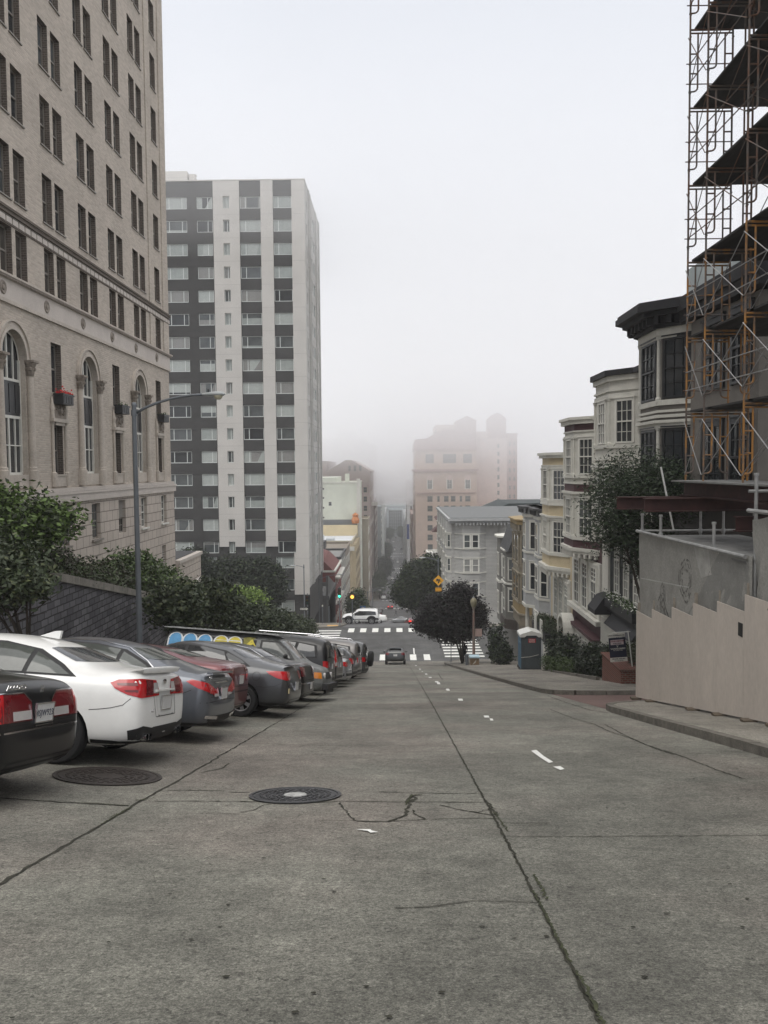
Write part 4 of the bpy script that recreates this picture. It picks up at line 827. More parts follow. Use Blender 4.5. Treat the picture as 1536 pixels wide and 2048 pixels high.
# ---- corner house beyond the intersection
h8 = thing('corner_bay_house', 'large grey clapboard corner house with white window trim beyond the intersection', 'house', (8, 104, gz(100)))
C_clap = brick_mat('grey_clapboard', (0.45, 0.445, 0.425), (0.42, 0.415, 0.40), (0.21, 0.21, 0.20), 'y', 40, .16, .018, bumps=1.0)
m = MB(); m.box(6.6, 20, 97.6, 124, -20, -6.3); m.build('wall', C_clap, h8)
FB = []
for xa, xb in ((7.0, 10.6), (12.0, 15.6)):
    P = [(xa, 97.6), (xb, 97.6), (xb - .8, 96.7), (xa + .8, 96.7)]
    m = MB(); m.prism(P[::-1], -16.5, -6.4); m.build('bay', C_clap, h8)
    for z in (-9.5, -12.35, -15.2):
        mm = MB()
        for z0, z1, o in ((-.16, -.04, .12), (1.6, 1.72, .1)):
            mm.prism([(xa - o, 97.6), (xb + o, 97.6), (xb - .8 + o * .4, 96.7 - o), (xa + .8 - o * .4, 96.7 - o)][::-1], z + z0, z + z1)
        mm.build('window_trim', C_white, h8)
        for x0, w in ((xa + .98, .72), (xa + 1.95, .72)): win(h8, (x0, 96.7, z), 0, w, 1.55, d=-.03, fw=.06, fm=M_wframe_white, gm=random.choice([G_dark, G_mid, G_blind]), case=.1)
m = MB(); m.box(6.1, 20, 96.0, 124.3, -6.3, -6.0); m.box(6.3, 20, 96.4, 124.2, -6.6, -6.3)
for i in range(22): m.box(7 + i * .4, 7.15 + i * .4, 96.15, 96.6, -6.8, -6.5)
m.build('cornice', C_lgrey, h8)
m = MB(); m.box(6.4, 20, 96.3, 124, -5.98, -5.93); m.build('roof', M2('grey_felt', (.13, .135, .135)), h8)
for y in (99.5, 104.5, 109.5, 114.5, 119.5):
    B = (6.6, .55, y - 1.6, y + 1.6, .6); m = MB(); m.prism(bay_poly(*B)[::-1], -17.5, -6.4); m.build('bay', C_clap, h8)
    m = MB()
    for z in (-9.5, -12.35, -15.2): band(m, B, z - .2, z - .05, .1); band(m, B, z + 1.6, z + 1.75, .12); 
    m.build('window_trim', C_white, h8)
    for z in (-9.5, -12.35, -15.2): bay_windows(h8, B, z, 1.5, .5, .8, C_white, G_mid, nx=1, nz=1, pil=False)

# ================================================================ BUILDINGS DOWN THE HILL
def grid_windows(t, face, a0, a1, pos, z0, z1, nx, nz, w, h, gm=None, fm=None, case=0.0, xs=None, name='window', nxp=1):
    """face 'y': wall facing the camera at y=pos, a = x range; face 'x+': wall facing +X at x=pos, a = y range; 'x-': facing -X"""
    rz = {'y': 0, 'x+': R(90), 'x-': R(-90)}[face]
    for i in range(nx):
        c = xs[i] if xs else a0 + (a1 - a0) * (i + .5) / nx
        for j in range(nz):
            z = z0 + (z1 - z0) * (j + .5) / nz - h / 2
            org = (c - w / 2, pos, z) if face == 'y' else ((pos, c - w / 2, z) if face == 'x+' else (pos, c + w / 2, z))
            win(t, org, rz, w, h, d=-.05, fw=max(.05, w * .07), fm=fm or M_wframe_white, gm=gm if gm and not isinstance(gm, list) else random.choice(gm or [G_dark, G_mid, G_blind]), case=case, nx=nxp)
def blockb(label, x0, x1, y0, y1, zt, m, cat='building', name='building', par=.5, pm=None, group=None):
    t = thing(name, label, cat, ((x0 + x1) / 2, (y0 + y1) / 2, gz(y0)), group=group)
    b = MB(); b.box(x0, x1, y0, y1, gz(y1) - 2, zt); b.build('wall', m, t)
    b = MB()
    for (a, c, d, e_) in ((x0 - .15, x1 + .15, y0 - .15, y0 + .15), (x0 - .15, x1 + .15, y1 - .15, y1 + .15), (x0 - .15, x0 + .15, y0 + .15, y1 - .15), (x1 - .15, x1 + .15, y0 + .15, y1 - .15)): b.box(a, c, d, e_, zt, zt + par)
    b.build('parapet', pm or m, t); return t
def FM(n, c, **k): return mat(n, c, var=.1, ns=.25, rough=.8, **k)
random.seed(21)
g1 = blockb('low grey garage with a white dome on its sunken roof, past the tower', -26, -9.9, 119.6, 134, -19.2, FM('garage_grey', (.10, .10, .098)), name='garage', par=.6)
m = MB(); m.prism_x([(119.5, -24), (119.5, -15.6), (121, -15.9), (134, -18.9), (134, -24)], -10.2, -9.9); m.build('side_wall', FM('garage_wall', (.12, .12, .117)), g1)
m = MB(); m.lathe([(.8, -18.6), (.8, -18.2), (.6, -17.8), (0, -17.5)], (-11.8, 124, 0), 12); m.build('roof_dome', mat('white_dome', (.7, .7, .68)), g1)
rb = blockb('dark red gabled building between the garage and the grey one', -22, -10.0, 134.2, 150, -17.0, FM('red_stucco', (.17, .045, .04)), par=.3, pm=C_white)
m = MB(); m.prism_y([(-22, -17), (-10, -17), (-12, -15), (-16, -13.6), (-20, -15)], 134.3, 149); m.build('roof', FM('red_roof', (.13, .045, .04)), rb); grid_windows(rb, 'x+', 134.5, 149.5, -10, -26.5, -17.4, 5, 3, .9, 1.3)
m = MB(); m.box(-10, -9.2, 135, 149, -18.2, -17.9); m.box(-10, -9.4, 135, 149, -22.4, -22.2); m.build('ledge', C_white, rb)
gb = blockb('grey bay windowed building with dark roofs beyond the red one', -24, -10.2, 150.3, 166, -16.6, FM('grey_stucco', (.2, .2, .19)), par=.4, pm=C_roof); grid_windows(gb, 'x+', 151, 165, -10.2, -30, -17, 5, 4, 1.0, 1.6, case=.12)
gb2 = blockb('taller grey-brown block with dark roof plant below the white roof', -26, -10.3, 166.2, 184, -16.9, FM('brown_grey_stucco', (.21, .18, .145)), par=.4); grid_windows(gb2, 'x+', 167, 183, -10.3, -33, -18, 6, 5, 1.0, 1.6, case=.12)
for i in range(3): m = MB(); m.box(-24 + i * 4, -22.5 + i * 4, 168, 172, -16.5, -15.6 + .3 * i); m.build('roof_plant', C_slate, gb2)
tb = blockb('tan block with white roof deck and a street front of many bay windows', -42, -10.8, 203, 226, -18.6, FM('tan_stucco', (.40, .33, .22)), par=.7, pm=FM('tan_trim', (.42, .38, .29)))
m = MB(); m.box(-41.5, -11.2, 203.4, 225.5, -18.55, -18.5); m.build('roof', FM('white_roof', (.6, .62, .64)), tb)
m = MB(); m.box(-42, -10.4, 225, 226, -18.6, -15.6); m.build('cream_wall', FM('cream_wall', (.62, .52, .33)), tb); m = MB(); m.box(-43, -10.2, 202.3, 203.0, -20.4, -19.4); m.build('cornice', C_white, tb)
m = MB(); m.box(-20, -18, 206, 208, -18.5, -16.8); m.box(-17.6, -15.5, 208, 211, -18.5, -17.8); m.build('roof_plant', FM('hvac', (.5, .52, .53)), tb)
for y in range(205, 226, 4):
    m = MB(); m.prism(bay_poly(-10.8, 0, 0, 0, 0)[:0] or [(-10.9, y - 1.3), (-9.9, y - .8), (-9.9, y + .8), (-10.9, y + 1.3)], -41, -19); m.build('bay', FM('bay_stucco', (.42, .35, .23)), tb)
    for j in range(6): win(tb, (-9.9, y - .6, -38.6 + 3.2 * j), R(90), 1.2, 1.7, d=-.05, fw=.1, gm=G_dark, fm=C_tan)
grid_windows(tb, 'y', -18, -11.4, 203, -38, -21, 3, 5, 1.0, 1.7)
pg = blockb('pale green blank walled building rising behind the white roof', -60, -10.2, 227, 250, -4.2, FM('pale_green', (.56, .58, .50)), par=.3, pm=C_white)
m = MB(); m.box(-60, -16.3, 227, 250, -4.2, -2.6); m.box(-13.9, -12.8, 229, 231, -4, -1.6); m.build('upper_wall', FM('pale_green2', (.56, .58, .50)), pg)
m = MB(); m.box(-10.6, -9.7, 226.6, 227.6, -42, -3); m.build('corner_strip', C_white, pg)
m = MB(); m.box(-60, -10.2, 226.9, 227, -16.8, -14.2); m.build('grey_band', FM('felt_grey', (.16, .17, .175)), pg)
for z in (-6, -8.5, -11.2, -13.9): win(pg, (-20.6, 227, z), 0, 1.1, .55, d=-.05, fw=.06, gm=G_dark, style='side')
for z in (-10.4, -15.8): win(pg, (-18.4, 227, z), 0, .9, 1.1, d=-.05, fw=.06, gm=G_dark)
grid_windows(pg, 'x+', 229, 249, -10.2, -42, -5, 5, 10, 1.1, 1.7)
ob_ = FM('orange_ornament', (.5, .2, .08)); m = MB(); m.lathe([(.9, -15.2), (1.1, -14.2), (.7, -13.4), (.9, -12.9), (0, -12.2)], (-11, 226, 0), 8); m.build('ornament', ob_, tb)
bg_ = blockb('brown gabled building with arched top windows behind the pale green one', -34, -8.7, 283, 330, -1.8, FM('mauve_brown', (.27, .22, .20)), par=.2)
m = MB(); m.prism_y([(-23.5, -1.8), (-8.5, -1.8), (-8.3, -1.2), (-15, 2.6), (-17, 2.6), (-23.5, -1.2)], 283, 330); m.box(-34, -23.5, 284, 330, -1.8, 2.4); m.build('gable', FM('mauve_brown2', (.27, .22, .20)), bg_)
grid_windows(bg_, 'y', -22, -9, 283, -44, -6, 5, 12, 1.3, 1.9, gm=G_dark, fm=C_tan); grid_windows(bg_, 'y', -16.5, -11, 283, -1.4, 1.0, 3, 1, .9, 1.9, gm=G_mid, fm=C_tan); grid_windows(bg_, 'x+', 285, 328, -8.7, -46, -4, 7, 4, 1.4, 1.9, gm=G_dark)
m = MB(); m.box(-8.7, -6.6, 300, 304, -13.8, -12.6); m.build('blade_sign', C_white, bg_)
f1 = blockb('tall pale stepped tower dissolving into fog behind the brown gable', -45, -9.8, 403, 450, 11, FM('fog_tower', (.36, .36, .34)), par=.4); m = MB(); m.box(-36, -14.5, 405, 440, 11.4, 14.5); m.box(-27, -20, 408, 430, 14.5, 18); m.build('setback', FM('fog_tower2', (.36, .36, .34)), f1)
grid_windows(f1, 'y', -30, -10.5, 403, -40, 9, 6, 12, 1.5, 2.2, gm=G_mid); grid_windows(f1, 'x+', 405, 448, -9.8, -56, 8, 2, 12, 2, 2.4, gm=G_mid)
f2 = blockb('slim pale high rise with dark window columns at the left of the far street', -26, -7.6, 520, 600, 3, FM('fog_tower3', (.40, .42, .40)), par=.4); grid_windows(f2, 'y', -13, -8, 520, -60, 1, 2, 18, 1.5, 2.4, gm=G_dark); grid_windows(f2, 'x+', 522, 598, -7.6, -60, 1, 4, 10, 3, 2.6, gm=G_dark)
f2b = blockb('grey glass fronted block below the pale high rise', -22, -8.2, 460, 480, -22, FM('fog_block', (.3, .32, .32)), par=.4); grid_windows(f2b, 'x+', 461, 479, -8.2, -58, -24, 4, 8, 2, 2.2)
f2c = blockb('dark brown narrow block with fire escapes at the left of the far street', -20, -8.5, 335, 383, -14, FM('dk_brown', (.17, .13, .115)), par=.4); grid_windows(f2c, 'x+', 337, 381, -8.5, -52, -16, 6, 8, 1.6, 2.2)
# right side
r2 = blockb('white porch fronted house with red hipped roof beyond the corner house', 6.7, 12, 126, 134, -8.2, C_white, name='house', cat='house', par=.15)
for (xa, xb, ya, yb, z0, z1) in ((6.2, 12.3, 125.6, 134.4, -8.1, -6.3), (5.9, 8.8, 134.5, 139, -10.6, -9.2)):
    b = MB(); xm, ym = (xa + xb) / 2, (ya + yb) / 2; b.v = [(xa, ya, z0), (xb, ya, z0), (xb, yb, z0), (xa, yb, z0), (xm, ym - .5, z1), (xm, ym + .5, z1)]; b.f = [(0, 1, 4), (1, 2, 5, 4), (2, 3, 5), (3, 0, 4, 5), (0, 3, 2, 1)]; b.m = [0] * 5; b.build('roof', FM('red_tile_roof', (.09, .045, .042)), r2)
grid_windows(r2, 'x-', 126.5, 133.5, 6.7, -24, -9, 3, 4, 1.0, 1.5); grid_windows(r2, 'y', 7, 11.5, 126, -15, -9, 2, 1, .9, 1.3)
m = MB(); m.box(5.9, 6.7, 127, 133, -13.6, -13.2); m.box(5.9, 6.7, 127, 133, -17.6, -17.2); m.build('balcony', C_white, r2)
gr = thing('green_roofed_house', 'house with a broad dark green roof seen over the corner house', 'house', (16, 130, gz(130)))
m = MB(); m.box(12.2, 26, 126, 140, -30, -8.3); m.build('wall', C_cream, gr); m = MB(); m.prism_y([(10.4, -8.4), (27, -8.4), (27, -5.6), (17.2, -5.6)], 125.6, 140.4); m.build('roof', FM('green_roof', (.035, .045, .045)), gr)
lw = blockb('low flat roofed grey building with garage doors between the corner house and the pink hotel', 5.6, 12, 186 + 16, 240, -28, FM('low_grey', (.2, .2, .19)), par=.4); grid_windows(lw, 'y', 6, 11.5, 202, -34, -29, 2, 1, 1.6, 1.6)
lw2 = blockb('narrow white building with stepped roof in front of the pink hotel', 6.4, 11.5, 150, 172, -17.5, C_white, par=.3); grid_windows(lw2, 'x-', 151, 171, 6.4, -32, -18.5, 5, 4, 1.1, 1.6)
C_pink = FM('pink_plaster', (.47, .37, .31)); C_pinkd = FM('pink_roof', (.34, .235, .215)); C_pinkl = FM('light_pink', (.54, .43, .39))
pk = blockb('large pink hotel with arched windows and red mansard roof fading into fog', 7.2, 29.4, 300, 342, -1.2, C_pink, par=.2)
m = MB(); m.box(6.7, 30, 299.3, 342.5, -1.6, -.8); m.box(7.0, 29.6, 299.8, 342.2, 6.2, 6.8); m.box(7.6, 29.0, 299.6, 300, -9.6, -9.2); m.build('cornice', C_pinkd, pk)
m = MB(); m.box(7.4, 29.2, 300.4, 342, -.8, 6.2); m.build('attic', C_pink, pk)
m = MB(); m.prism_y([(7.0, 6.8), (29.8, 6.8), (27.5, 13.5), (17, 13.5), (11.5, 10.4), (7.4, 10.0)], 300.6, 341); m.box(22.5, 29.4, 301, 318, 8, 16.6); m.prism_y([(22.2, 16.6), (29.7, 16.6), (26, 18.4)], 300.8, 318); m.build('roof', C_pinkd, pk)
m = MB(); m.box(15, 22.4, 304, 330, 13, 15.4); m.build('roof_house', C_pink, pk)
pxs = [12.5, 19.6, 26.2]
for x in pxs:
    win(pk, (x - .95, 300, -8.0), 0, 1.9, 4.2, d=-.05, fw=.14, nx=2, nz=3, gm=G_mid, case=.15, tilt=.5)
    m = MB(); m.lathe([(0, 0), (1.1, 0), (1.1, .1), (0, .1)], (0, 0, 0), 14, axis='y'); m.v = [(p[0] + x, p[1] + 299.9, p[2] * .9 - 3.9) for p in m.v]; m.build('arch_head', C_pinkl, pk, fix=True)
for z in (-13.4, -16.9, -20.4, -23.9, -27.4, -30.9):
    for x, w in ((12.5, 1.9), (15.6, .9), (18.4, 1.7), (20.9, 1.7), (23.7, .9), (26.2, 1.9)): win(pk, (x - w / 2, 300, z + .8), 0, w, 2.1, d=-.05, fw=.1, nx=1, gm=G_mid, fm=C_tan)
for x, w in ((12.5, 3.2), (19.7, 5), (26.2, 3.4)): win(pk, (x - w / 2, 300.4, 1.2), 0, w, 3.6, d=-.05, fw=.16, style='grid', nx=int(w), nz=2, gm=G_mid, fm=C_pink)
grid_windows(pk, 'x-', 302, 340, 7.2, -44, -4, 8, 6, 1.5, 2.2, gm=G_dark, fm=C_pink)
bk = blockb('pink blank walled high block with water tower behind the arched window hotel', 29.6, 41.2, 306, 345, 10, C_pinkl, par=.3)
m = MB(); m.box(34.6, 41.0, 307, 316, 10, 17.2); m.prism_y([(34.3, 17.2), (41.3, 17.2), (39.5, 19), (37.8, 19.8), (36, 19)], 306.8, 316.2); m.build('water_tower', FM('pink_tower', (.33, .21, .19)), bk)
m = MB(); m.box(29.6, 34.6, 308, 330, 10, 13); m.build('roof_house', C_pinkl, bk)
grid_windows(bk, 'y', 37, 39, 306, -14, 9, 1, 8, .9, 1.6, gm=G_mid, fm=C_pink)
bk2 = blockb('darker rose brick tower at the right end of the pink hotel', 41.4, 45.2, 308, 345, 11.4, FM('rose_brick', (.34, .23, .205)), par=.8); grid_windows(bk2, 'y', 41.6, 45, 308, -16, 10, 2, 8, .8, 1.5, gm=G_mid, fm=C_pink)
wt = blockb('white high rise with one column of dark windows left of the pink hotel', 5.6, 14, 403, 440, -7.2, FM('white_tower', (.5, .5, .49)), par=.6); grid_windows(wt, 'y', 7.6, 8.8, 403, -40, -9, 2, 10, .8, 1.9, gm=G_dark, xs=[7.6, 9.0])
m = MB(); m.box(5.2, 6.4, 386, 386.3, -33.6, -26.6); tag(m.build('banner', FM('blue_banner', (.03, .06, .28)), None), 'tall blue banner hanging over the far street before the white high rise', 'banner')
# building closing the street
en = blockb('grey glass fronted building standing across the far end of the street', -10.4, 9.6, 800, 840, -37.5, FM('end_grey', (.30, .33, .34)), par=1.2, pm=FM('end_trim', (.45, .5, .5)))
win(en, (-7, 799.9, -62), 0, 13.5, 21, d=-.05, fw=.5, style='grid', nx=6, nz=7, gm=G_mid, fm=FM('end_frame', (.38, .42, .43)))
m = MB(); m.box(-9, -6.8, 799, 800, -66, -40); m.box(6.2, 8.2, 799, 800, -66, -40); m.box(-9, 8.2, 799, 800, -41.5, -39.5); m.build('portal', FM('end_portal', (.42, .47, .48)), en)
m = MB(); rr = random.Random(2)
for i in range(150):
    y = rr.uniform(900, 2200); x = rr.uniform(-.12, .32) * y; w = rr.uniform(14, 50); m.box(x - w / 2, x + w / 2, y, y + w, -70, -66 + rr.uniform(6, 30) * (.6 + y / 2600))
for i in range(26):
    y = rr.uniform(500, 900); x = rr.uniform(.10, .26) * y; w = rr.uniform(14, 30); m.box(x - w / 2, x + w / 2, y, y + w, -70, rr.uniform(-38, -16))
tag(m.build('distant_rooftops', FM('distant_wall', (.42, .42, .41))), kind='stuff', label=None)
ft = blockb('faint slim high rise lost in the fog right of the pink hotel', 97, 112, 600, 620, 46, FM('faint_tower', (.4, .4, .4)), par=.5)
# fill the sides of the far street where walls close the view
for i, (s, y0, y1, zt, c, lb) in enumerate(((1, 243, 264, -30, (.22, .19, .17), 'low brown shop row before the pink hotel on the right of the far street'), (1, 345, 384, -20, (.3, .22, .19), 'dark rose block down the street beyond the pink hotel'), (1, 445, 484, -30, (.25, .25, .25), 'grey block beyond the white high rise on the right'), (1, 503, 598, -33, (.3, .3, .29), 'long pale block on the right near the end of the far street'), (1, 620, 790, -40, (.27, .28, .28), 'grey buildings on the right closing the far street'), (-1, 251, 264, -16, (.3, .26, .2), 'slim tan block squeezed behind the pale green building'), (-1, 618, 790, -38, (.3, .3, .3), 'long grey block on the left at the far end of the street'))):
    t = blockb(lb, *((6.6 + .02 * i, 18) if s > 0 else (-18, -8.4)), y0, y1, zt, FM('street_wall', c)); grid_windows(t, 'x-' if s > 0 else 'x+', y0 + 1, y1 - 1, (6.6 + .02 * i) if s > 0 else -8.4, gz(y1) + 4, zt - 1, 6, 5, 1.8, 2.2)

# ================================================================ SCAFFOLD, CANOPY AND SITE FENCE
def rustm(n, c1, c2, ns=2.2):
    m = bpy.data.materials.new(n); m.use_nodes = True; t = m.node_tree; b = t.nodes['Principled BSDF']; b.inputs['Roughness'].default_value = .6; b.inputs['Metallic'].default_value = .2
    v = vmap(t, None, (1, 1, .6)); k = nn(t, 'ShaderNodeTexNoise'); k.inputs['Scale'].default_value = ns; k.inputs['Detail'].default_value = 6; k.inputs['Roughness'].default_value = .7; t.links.new(v, k.inputs['Vector'])
    r = nn(t, 'ShaderNodeValToRGB'); e = r.color_ramp.elements; e[0].position = .42; e[0].color = (*c1, 1); e[1].position = .56; e[1].color = (*c2, 1); t.links.new(k.outputs['Fac'], r.inputs[0]); t.links.new(r.outputs[0], b.inputs['Base Color']); return m
M_sc = rustm('worn_yellow_tube', (0.36, 0.17, 0.04), (0.12, 0.095, 0.08)); M_scd = rustm('rusty_brown_tube', (0.12, 0.055, 0.03), (0.10, 0.085, 0.075)); M_galv = mat('galvanised_tube', (0.30, 0.30, 0.295), metal=.3, rough=.5, var=.25, ns=5)
M_plank = mat('scaffold_plank', (0.035, 0.033, 0.033), var=.35, ns=2, stretch=(1, .1, 1), rough=.9); M_plankt = mat('grey_plank', (0.16, 0.16, 0.155), var=.3, ns=2.5, rough=.9)
sc = thing('scaffold', 'tall yellow and rust tube scaffold with plank decks on the right', 'scaffold', (7.9, 20, gz(20)))
xo, xi = 7.32, 8.36; FY = [21.0, 19.8, 17.55, 15.4, 13.2, 11.0, 8.8]; z0s = -.52; dh = 1.873
rnd = random.Random(8)
for i, y in enumerate(FY):
    for k in range(9):
        z = z0s + dh * k
        if y < 13 and k > 6: pass
        m = MB(); r = .025
        zb0 = z if k else -.39; m.tube([(xo, y, zb0), (xo, y, z + dh)], r, 8); m.tube([(xi, y, zb0), (xi, y, z + dh)], r, 8); m.tube([(xo, y, z + dh - .08), (xi, y, z + dh - .08)], r, 8)
        m.tube([(xo, y, z + dh - .16), (xi, y, z + dh - .16)], r * .8, 6)
        for x, s in ((xo, 1), (xi, -1)):
            xx = x + s * .19; pts = [(xx, y, z + dh - .16), (xx, y, z + .42)] + [(xx - s * .1 * (1 - math.cos(a)), y, z + .42 - .1 * math.sin(a)) for a in (.5, 1.0, 1.4)] + [(x, y, z + .31)]
            m.tube(pts, r * .85, 6)
            for zz_ in (.75, 1.22): m.tube([(x, y, z + zz_), (xx, y, z + zz_)], r * .75, 6)
            for zz_ in (.25, 1.6): m.box(x - .012, x + .012, y - .07, y + .05, z + zz_ - .01, z + zz_ + .01)
        m.build('frame', M_sc if k < 3 + (i > 2) else M_scd, sc, smooth=True, angle=40)
for i in range(len(FY) - 1):
    a, b = FY[i], FY[i + 1]
    for k in range(9):
        z = z0s + dh * k; m = MB()
        for x in (xo, xi):
            if i == 0 and x == xi: continue
            m.tube([(x - .03, a, z + .28), (x - .03, b, z + 1.6)], .011, 5); m.tube([(x - .05, a, z + 1.6), (x - .05, b, z + .28)], .011, 5)
        if k > 0: m.tube([(xo - .02, a, z + .95), (xo - .02, b, z + .95)], .014, 5); m.tube([(xo - .02, a, z + .5), (xo - .02, b, z + .5)], .014, 5)
        m.build('brace', M_galv if k < 3 else M_scd, sc)
for k in range(1, 9):
    z = z0s + dh * k + .02
    for i in range(len(FY) - 1):
        m = MB(); a, b = FY[i] + .12, FY[i + 1] - .1
        for j in range(4): x = xo + .14 + j * .235; m.box(x, x + .225, b, a, z - .05 + rnd.uniform(0, .008), z)
        if True:
            for j in range(7 if k > 1 else 0): x = xi - .02 + j * .225; m.box(x, x + .215, b + .05, a - .03, z - .06 + rnd.uniform(0, .01), z - .005)
        m.build('deck', M_plank, sc)
m = MB()
for k in range(1, 8):
    for zz_ in (.5, .98): z = z0s + dh * k + zz_; m.tube([(xo - .09, FY[0], z), (xi + .05, FY[0], z)], .014, 6)
m.build('end_rail', M_scd, sc)
# steel platform under the scaffold
pf = thing('steel_platform', 'dark red steel beams carrying the scaffold above the canopy', 'platform', (8, 20, -1))
M_steel = mat('red_oxide_steel', (0.045, 0.018, 0.016), var=.4, ns=2.5, rough=.7)
def ibeam_x(m, x0, x1, y, z, h=.32, w=.26, t=.025):
    m.box(x0, x1, y - w / 2, y + w / 2, z - t, z); m.box(x0, x1, y - w / 2, y + w / 2, z - h, z - h + t); m.box(x0, x1, y - t / 2, y + t / 2, z - h + t, z - t)
def ibeam_y(m, y0, y1, x, z, h=.32, w=.26, t=.025):
    m.box(x - w / 2, x + w / 2, y0, y1, z - t, z); m.box(x - w / 2, x + w / 2, y0, y1, z - h, z - h + t); m.box(x - t / 2, x + t / 2, y0, y1, z - h + t, z - t)
for (x0, x1, y, z) in ((5.65, 10, 21.2, -.80), (5.9, 11, 19.7, -.78), (7.0, 11, 15.4, -1.05), (7.2, 11, 17.6, -1.1)):
    m = MB(); ibeam_x(m, x0, x1, y, z); m.build('cross_beam', M_steel, pf)
for x in (7.4, 8.4): m = MB(); ibeam_y(m, 8, 21.3, x, -.44, .34); m.build('long_beam', M_steel, pf)
m = MB()
for j in range(6): m.box(7.1 + j * .26, 7.34 + j * .26, 8, 21.4, -.43, -.39)
m.build('deck', M_plankt, pf)
# low canopy over the sidewalk
cy = thing('sidewalk_canopy', 'pipe framed sidewalk canopy wrapped in torn grey mesh behind the site fence', 'canopy', (7.5, 18, gz(18)))
def px(y): return 6.40 + (22 - y) * .027
m = MB()
for j in range(8): x = 6.62 + j * .3; m.box(x, x + .29, 15.7, 21.8, -1.88, -1.84)
m.build('deck', M_plankt, cy)
m = MB(); zc = -1.74
m.tube([(px(22), 22, zc), (px(15.6), 15.6, zc)], .04, 8); m.tube([(px(22), 22, zc), (9.0, 22, zc)], .03, 8); m.tube([(px(15.6), 15.5, -.86), (px(9), 9, -.86)], .04, 8); m.tube([(px(15.6), 15.5, -.5), (9, 15.5, -.5)], .03, 8); m.build('rail', M_galv, cy, smooth=True, angle=40)
for (x, y, z1) in ((px(22), 22, -1.3), (px(20.5), 20.6, -1.25), (px(17.2), 17.4, -1.22), (px(15.5), 15.5, -.18), (7.9, 21.9, -1.1), (8.5, 21.9, -1.15), (9.3, 21.9, -1.2), (px(12), 12.4, -.3)):
    m = MB(); x += .14; m.tube([(x, y, gz(y) + .15), (x, y, z1)], .036, 8); m.lathe([(.05, z1 - .03), (.05, z1 + .02), (0, z1 + .02)], (x, y, 0), 8); m.lathe([(.052, zc - .06), (.058, zc), (.052, zc + .06)], (x, y, 0), 8); m.build('post', M_galv, cy)
m = MB(); m.tube([(7.35, 21.95, -1.72), (7.0, 21.95, -.05)], .025, 8); m.build('leaning_tube', mat('white_tube', (.55, .55, .53)), cy)
M_net = mat('grey_debris_mesh', (0.27, 0.265, 0.245), rough=.75, var=.16, ns=1.6, spec=.2, bump=.5, bs=4, var2=.12); M_netd = mat('stained_mesh', (0.12, 0.117, 0.108), var=.5, ns=14, rough=.9)
def nwave(y, z, zt, zb, ph, amp):
    f = max(0, min(1, (zt - z) / (zt - zb))); return amp * (math.sin(3.1 * y + ph[0] + 2 * f) * f + .6 * math.sin(7.3 * y + ph[1] - 3 * f) + .5 * math.sin(2.2 * z + ph[2] + y * 1.9) + .35 * math.sin(15 * y + 6 * z + ph[3]) * f) * (.25 + f)
def phs(seed): rr = random.Random(seed); return [rr.uniform(0, 6) for _ in range(5)]
def net(mb, ya, yb, zt, zb, xoff=0.0, n=26, mz=14, amp=.04, seed=0):
    """a hung sheet with folds, 8 mm thick"""
    ph = phs(seed); g = []
    for i in range(n + 1):
        y = ya + (yb - ya) * i / n; a, b = (zt(y) if callable(zt) else zt), zb(y); g.append([(px(y) + xoff + nwave(y, a + (b - a) * j / mz, a, b, ph, amp), y, a + (b - a) * j / mz) for j in range(mz + 1)])
    for k, dx in ((0, 0.0), (1, .008)):
        for i in range(n):
            for j in range(mz):
                q = [g[i][j], g[i + 1][j], g[i + 1][j + 1], g[i][j + 1]]; q = [(a + dx, b, c) for a, b, c in q]; mb.face(q if k else q[::-1])
NB = lambda y: gz(y) + 2.2
m = MB(); net(m, 22.05, 15.45, zc + .02, NB, .075, n=130, mz=40, seed=1, amp=.019); m.build('mesh_screen', M_net, cy, smooth=True)
m = MB(); net(m, 15.5, 8.5, lambda y: -.92 - .12 * abs(math.sin(y * 1.7)), NB, .09, n=110, mz=40, seed=3, amp=.07); m.build('mesh_screen', M_net, cy, smooth=True)
def onnet(y, z, k=0):
    if k: zt = -.92 - .12 * abs(math.sin(y * 1.7)); return (px(y) + .09 + nwave(y, z, zt, NB(y), phs(3), .07) - .006, y, z)
    return (px(y) + .075 + nwave(y, z, zc + .02, NB(y), phs(1), .019) - .005, y, z)
def patch(mb, q, n=8):
    for i in range(n):
        for j in range(n):
            P = lambda a, b: onnet(*[(q[0][c] * (1 - a) + q[1][c] * a) * (1 - b) + (q[3][c] * (1 - a) + q[2][c] * a) * b for c in (0, 1)])
            mb.face([P(i / n, j / n), P((i + 1) / n, j / n), P((i + 1) / n, (j + 1) / n), P(i / n, (j + 1) / n)])
m = MB(); patch(m, [(16.9, -1.75), (15.6, -1.8), (15.6, -2.9), (19.1, -3.85)]); m.build('mesh_flap', mat('doubled_mesh', (.20, .198, .185), var=.15, ns=2, var2=.1), cy)
m = MB(); patch(m, [(18.3, -1.75), (17.5, -1.78), (17.3, -2.3), (17.9, -2.45)], 5); patch(m, [(17.0, -1.78), (16.6, -1.78), (16.9, -2.6), (17.0, -2.2)], 5); m.build('mesh_flap', mat('light_mesh_fold', (.33, .325, .305), var=.2, ns=4), cy)
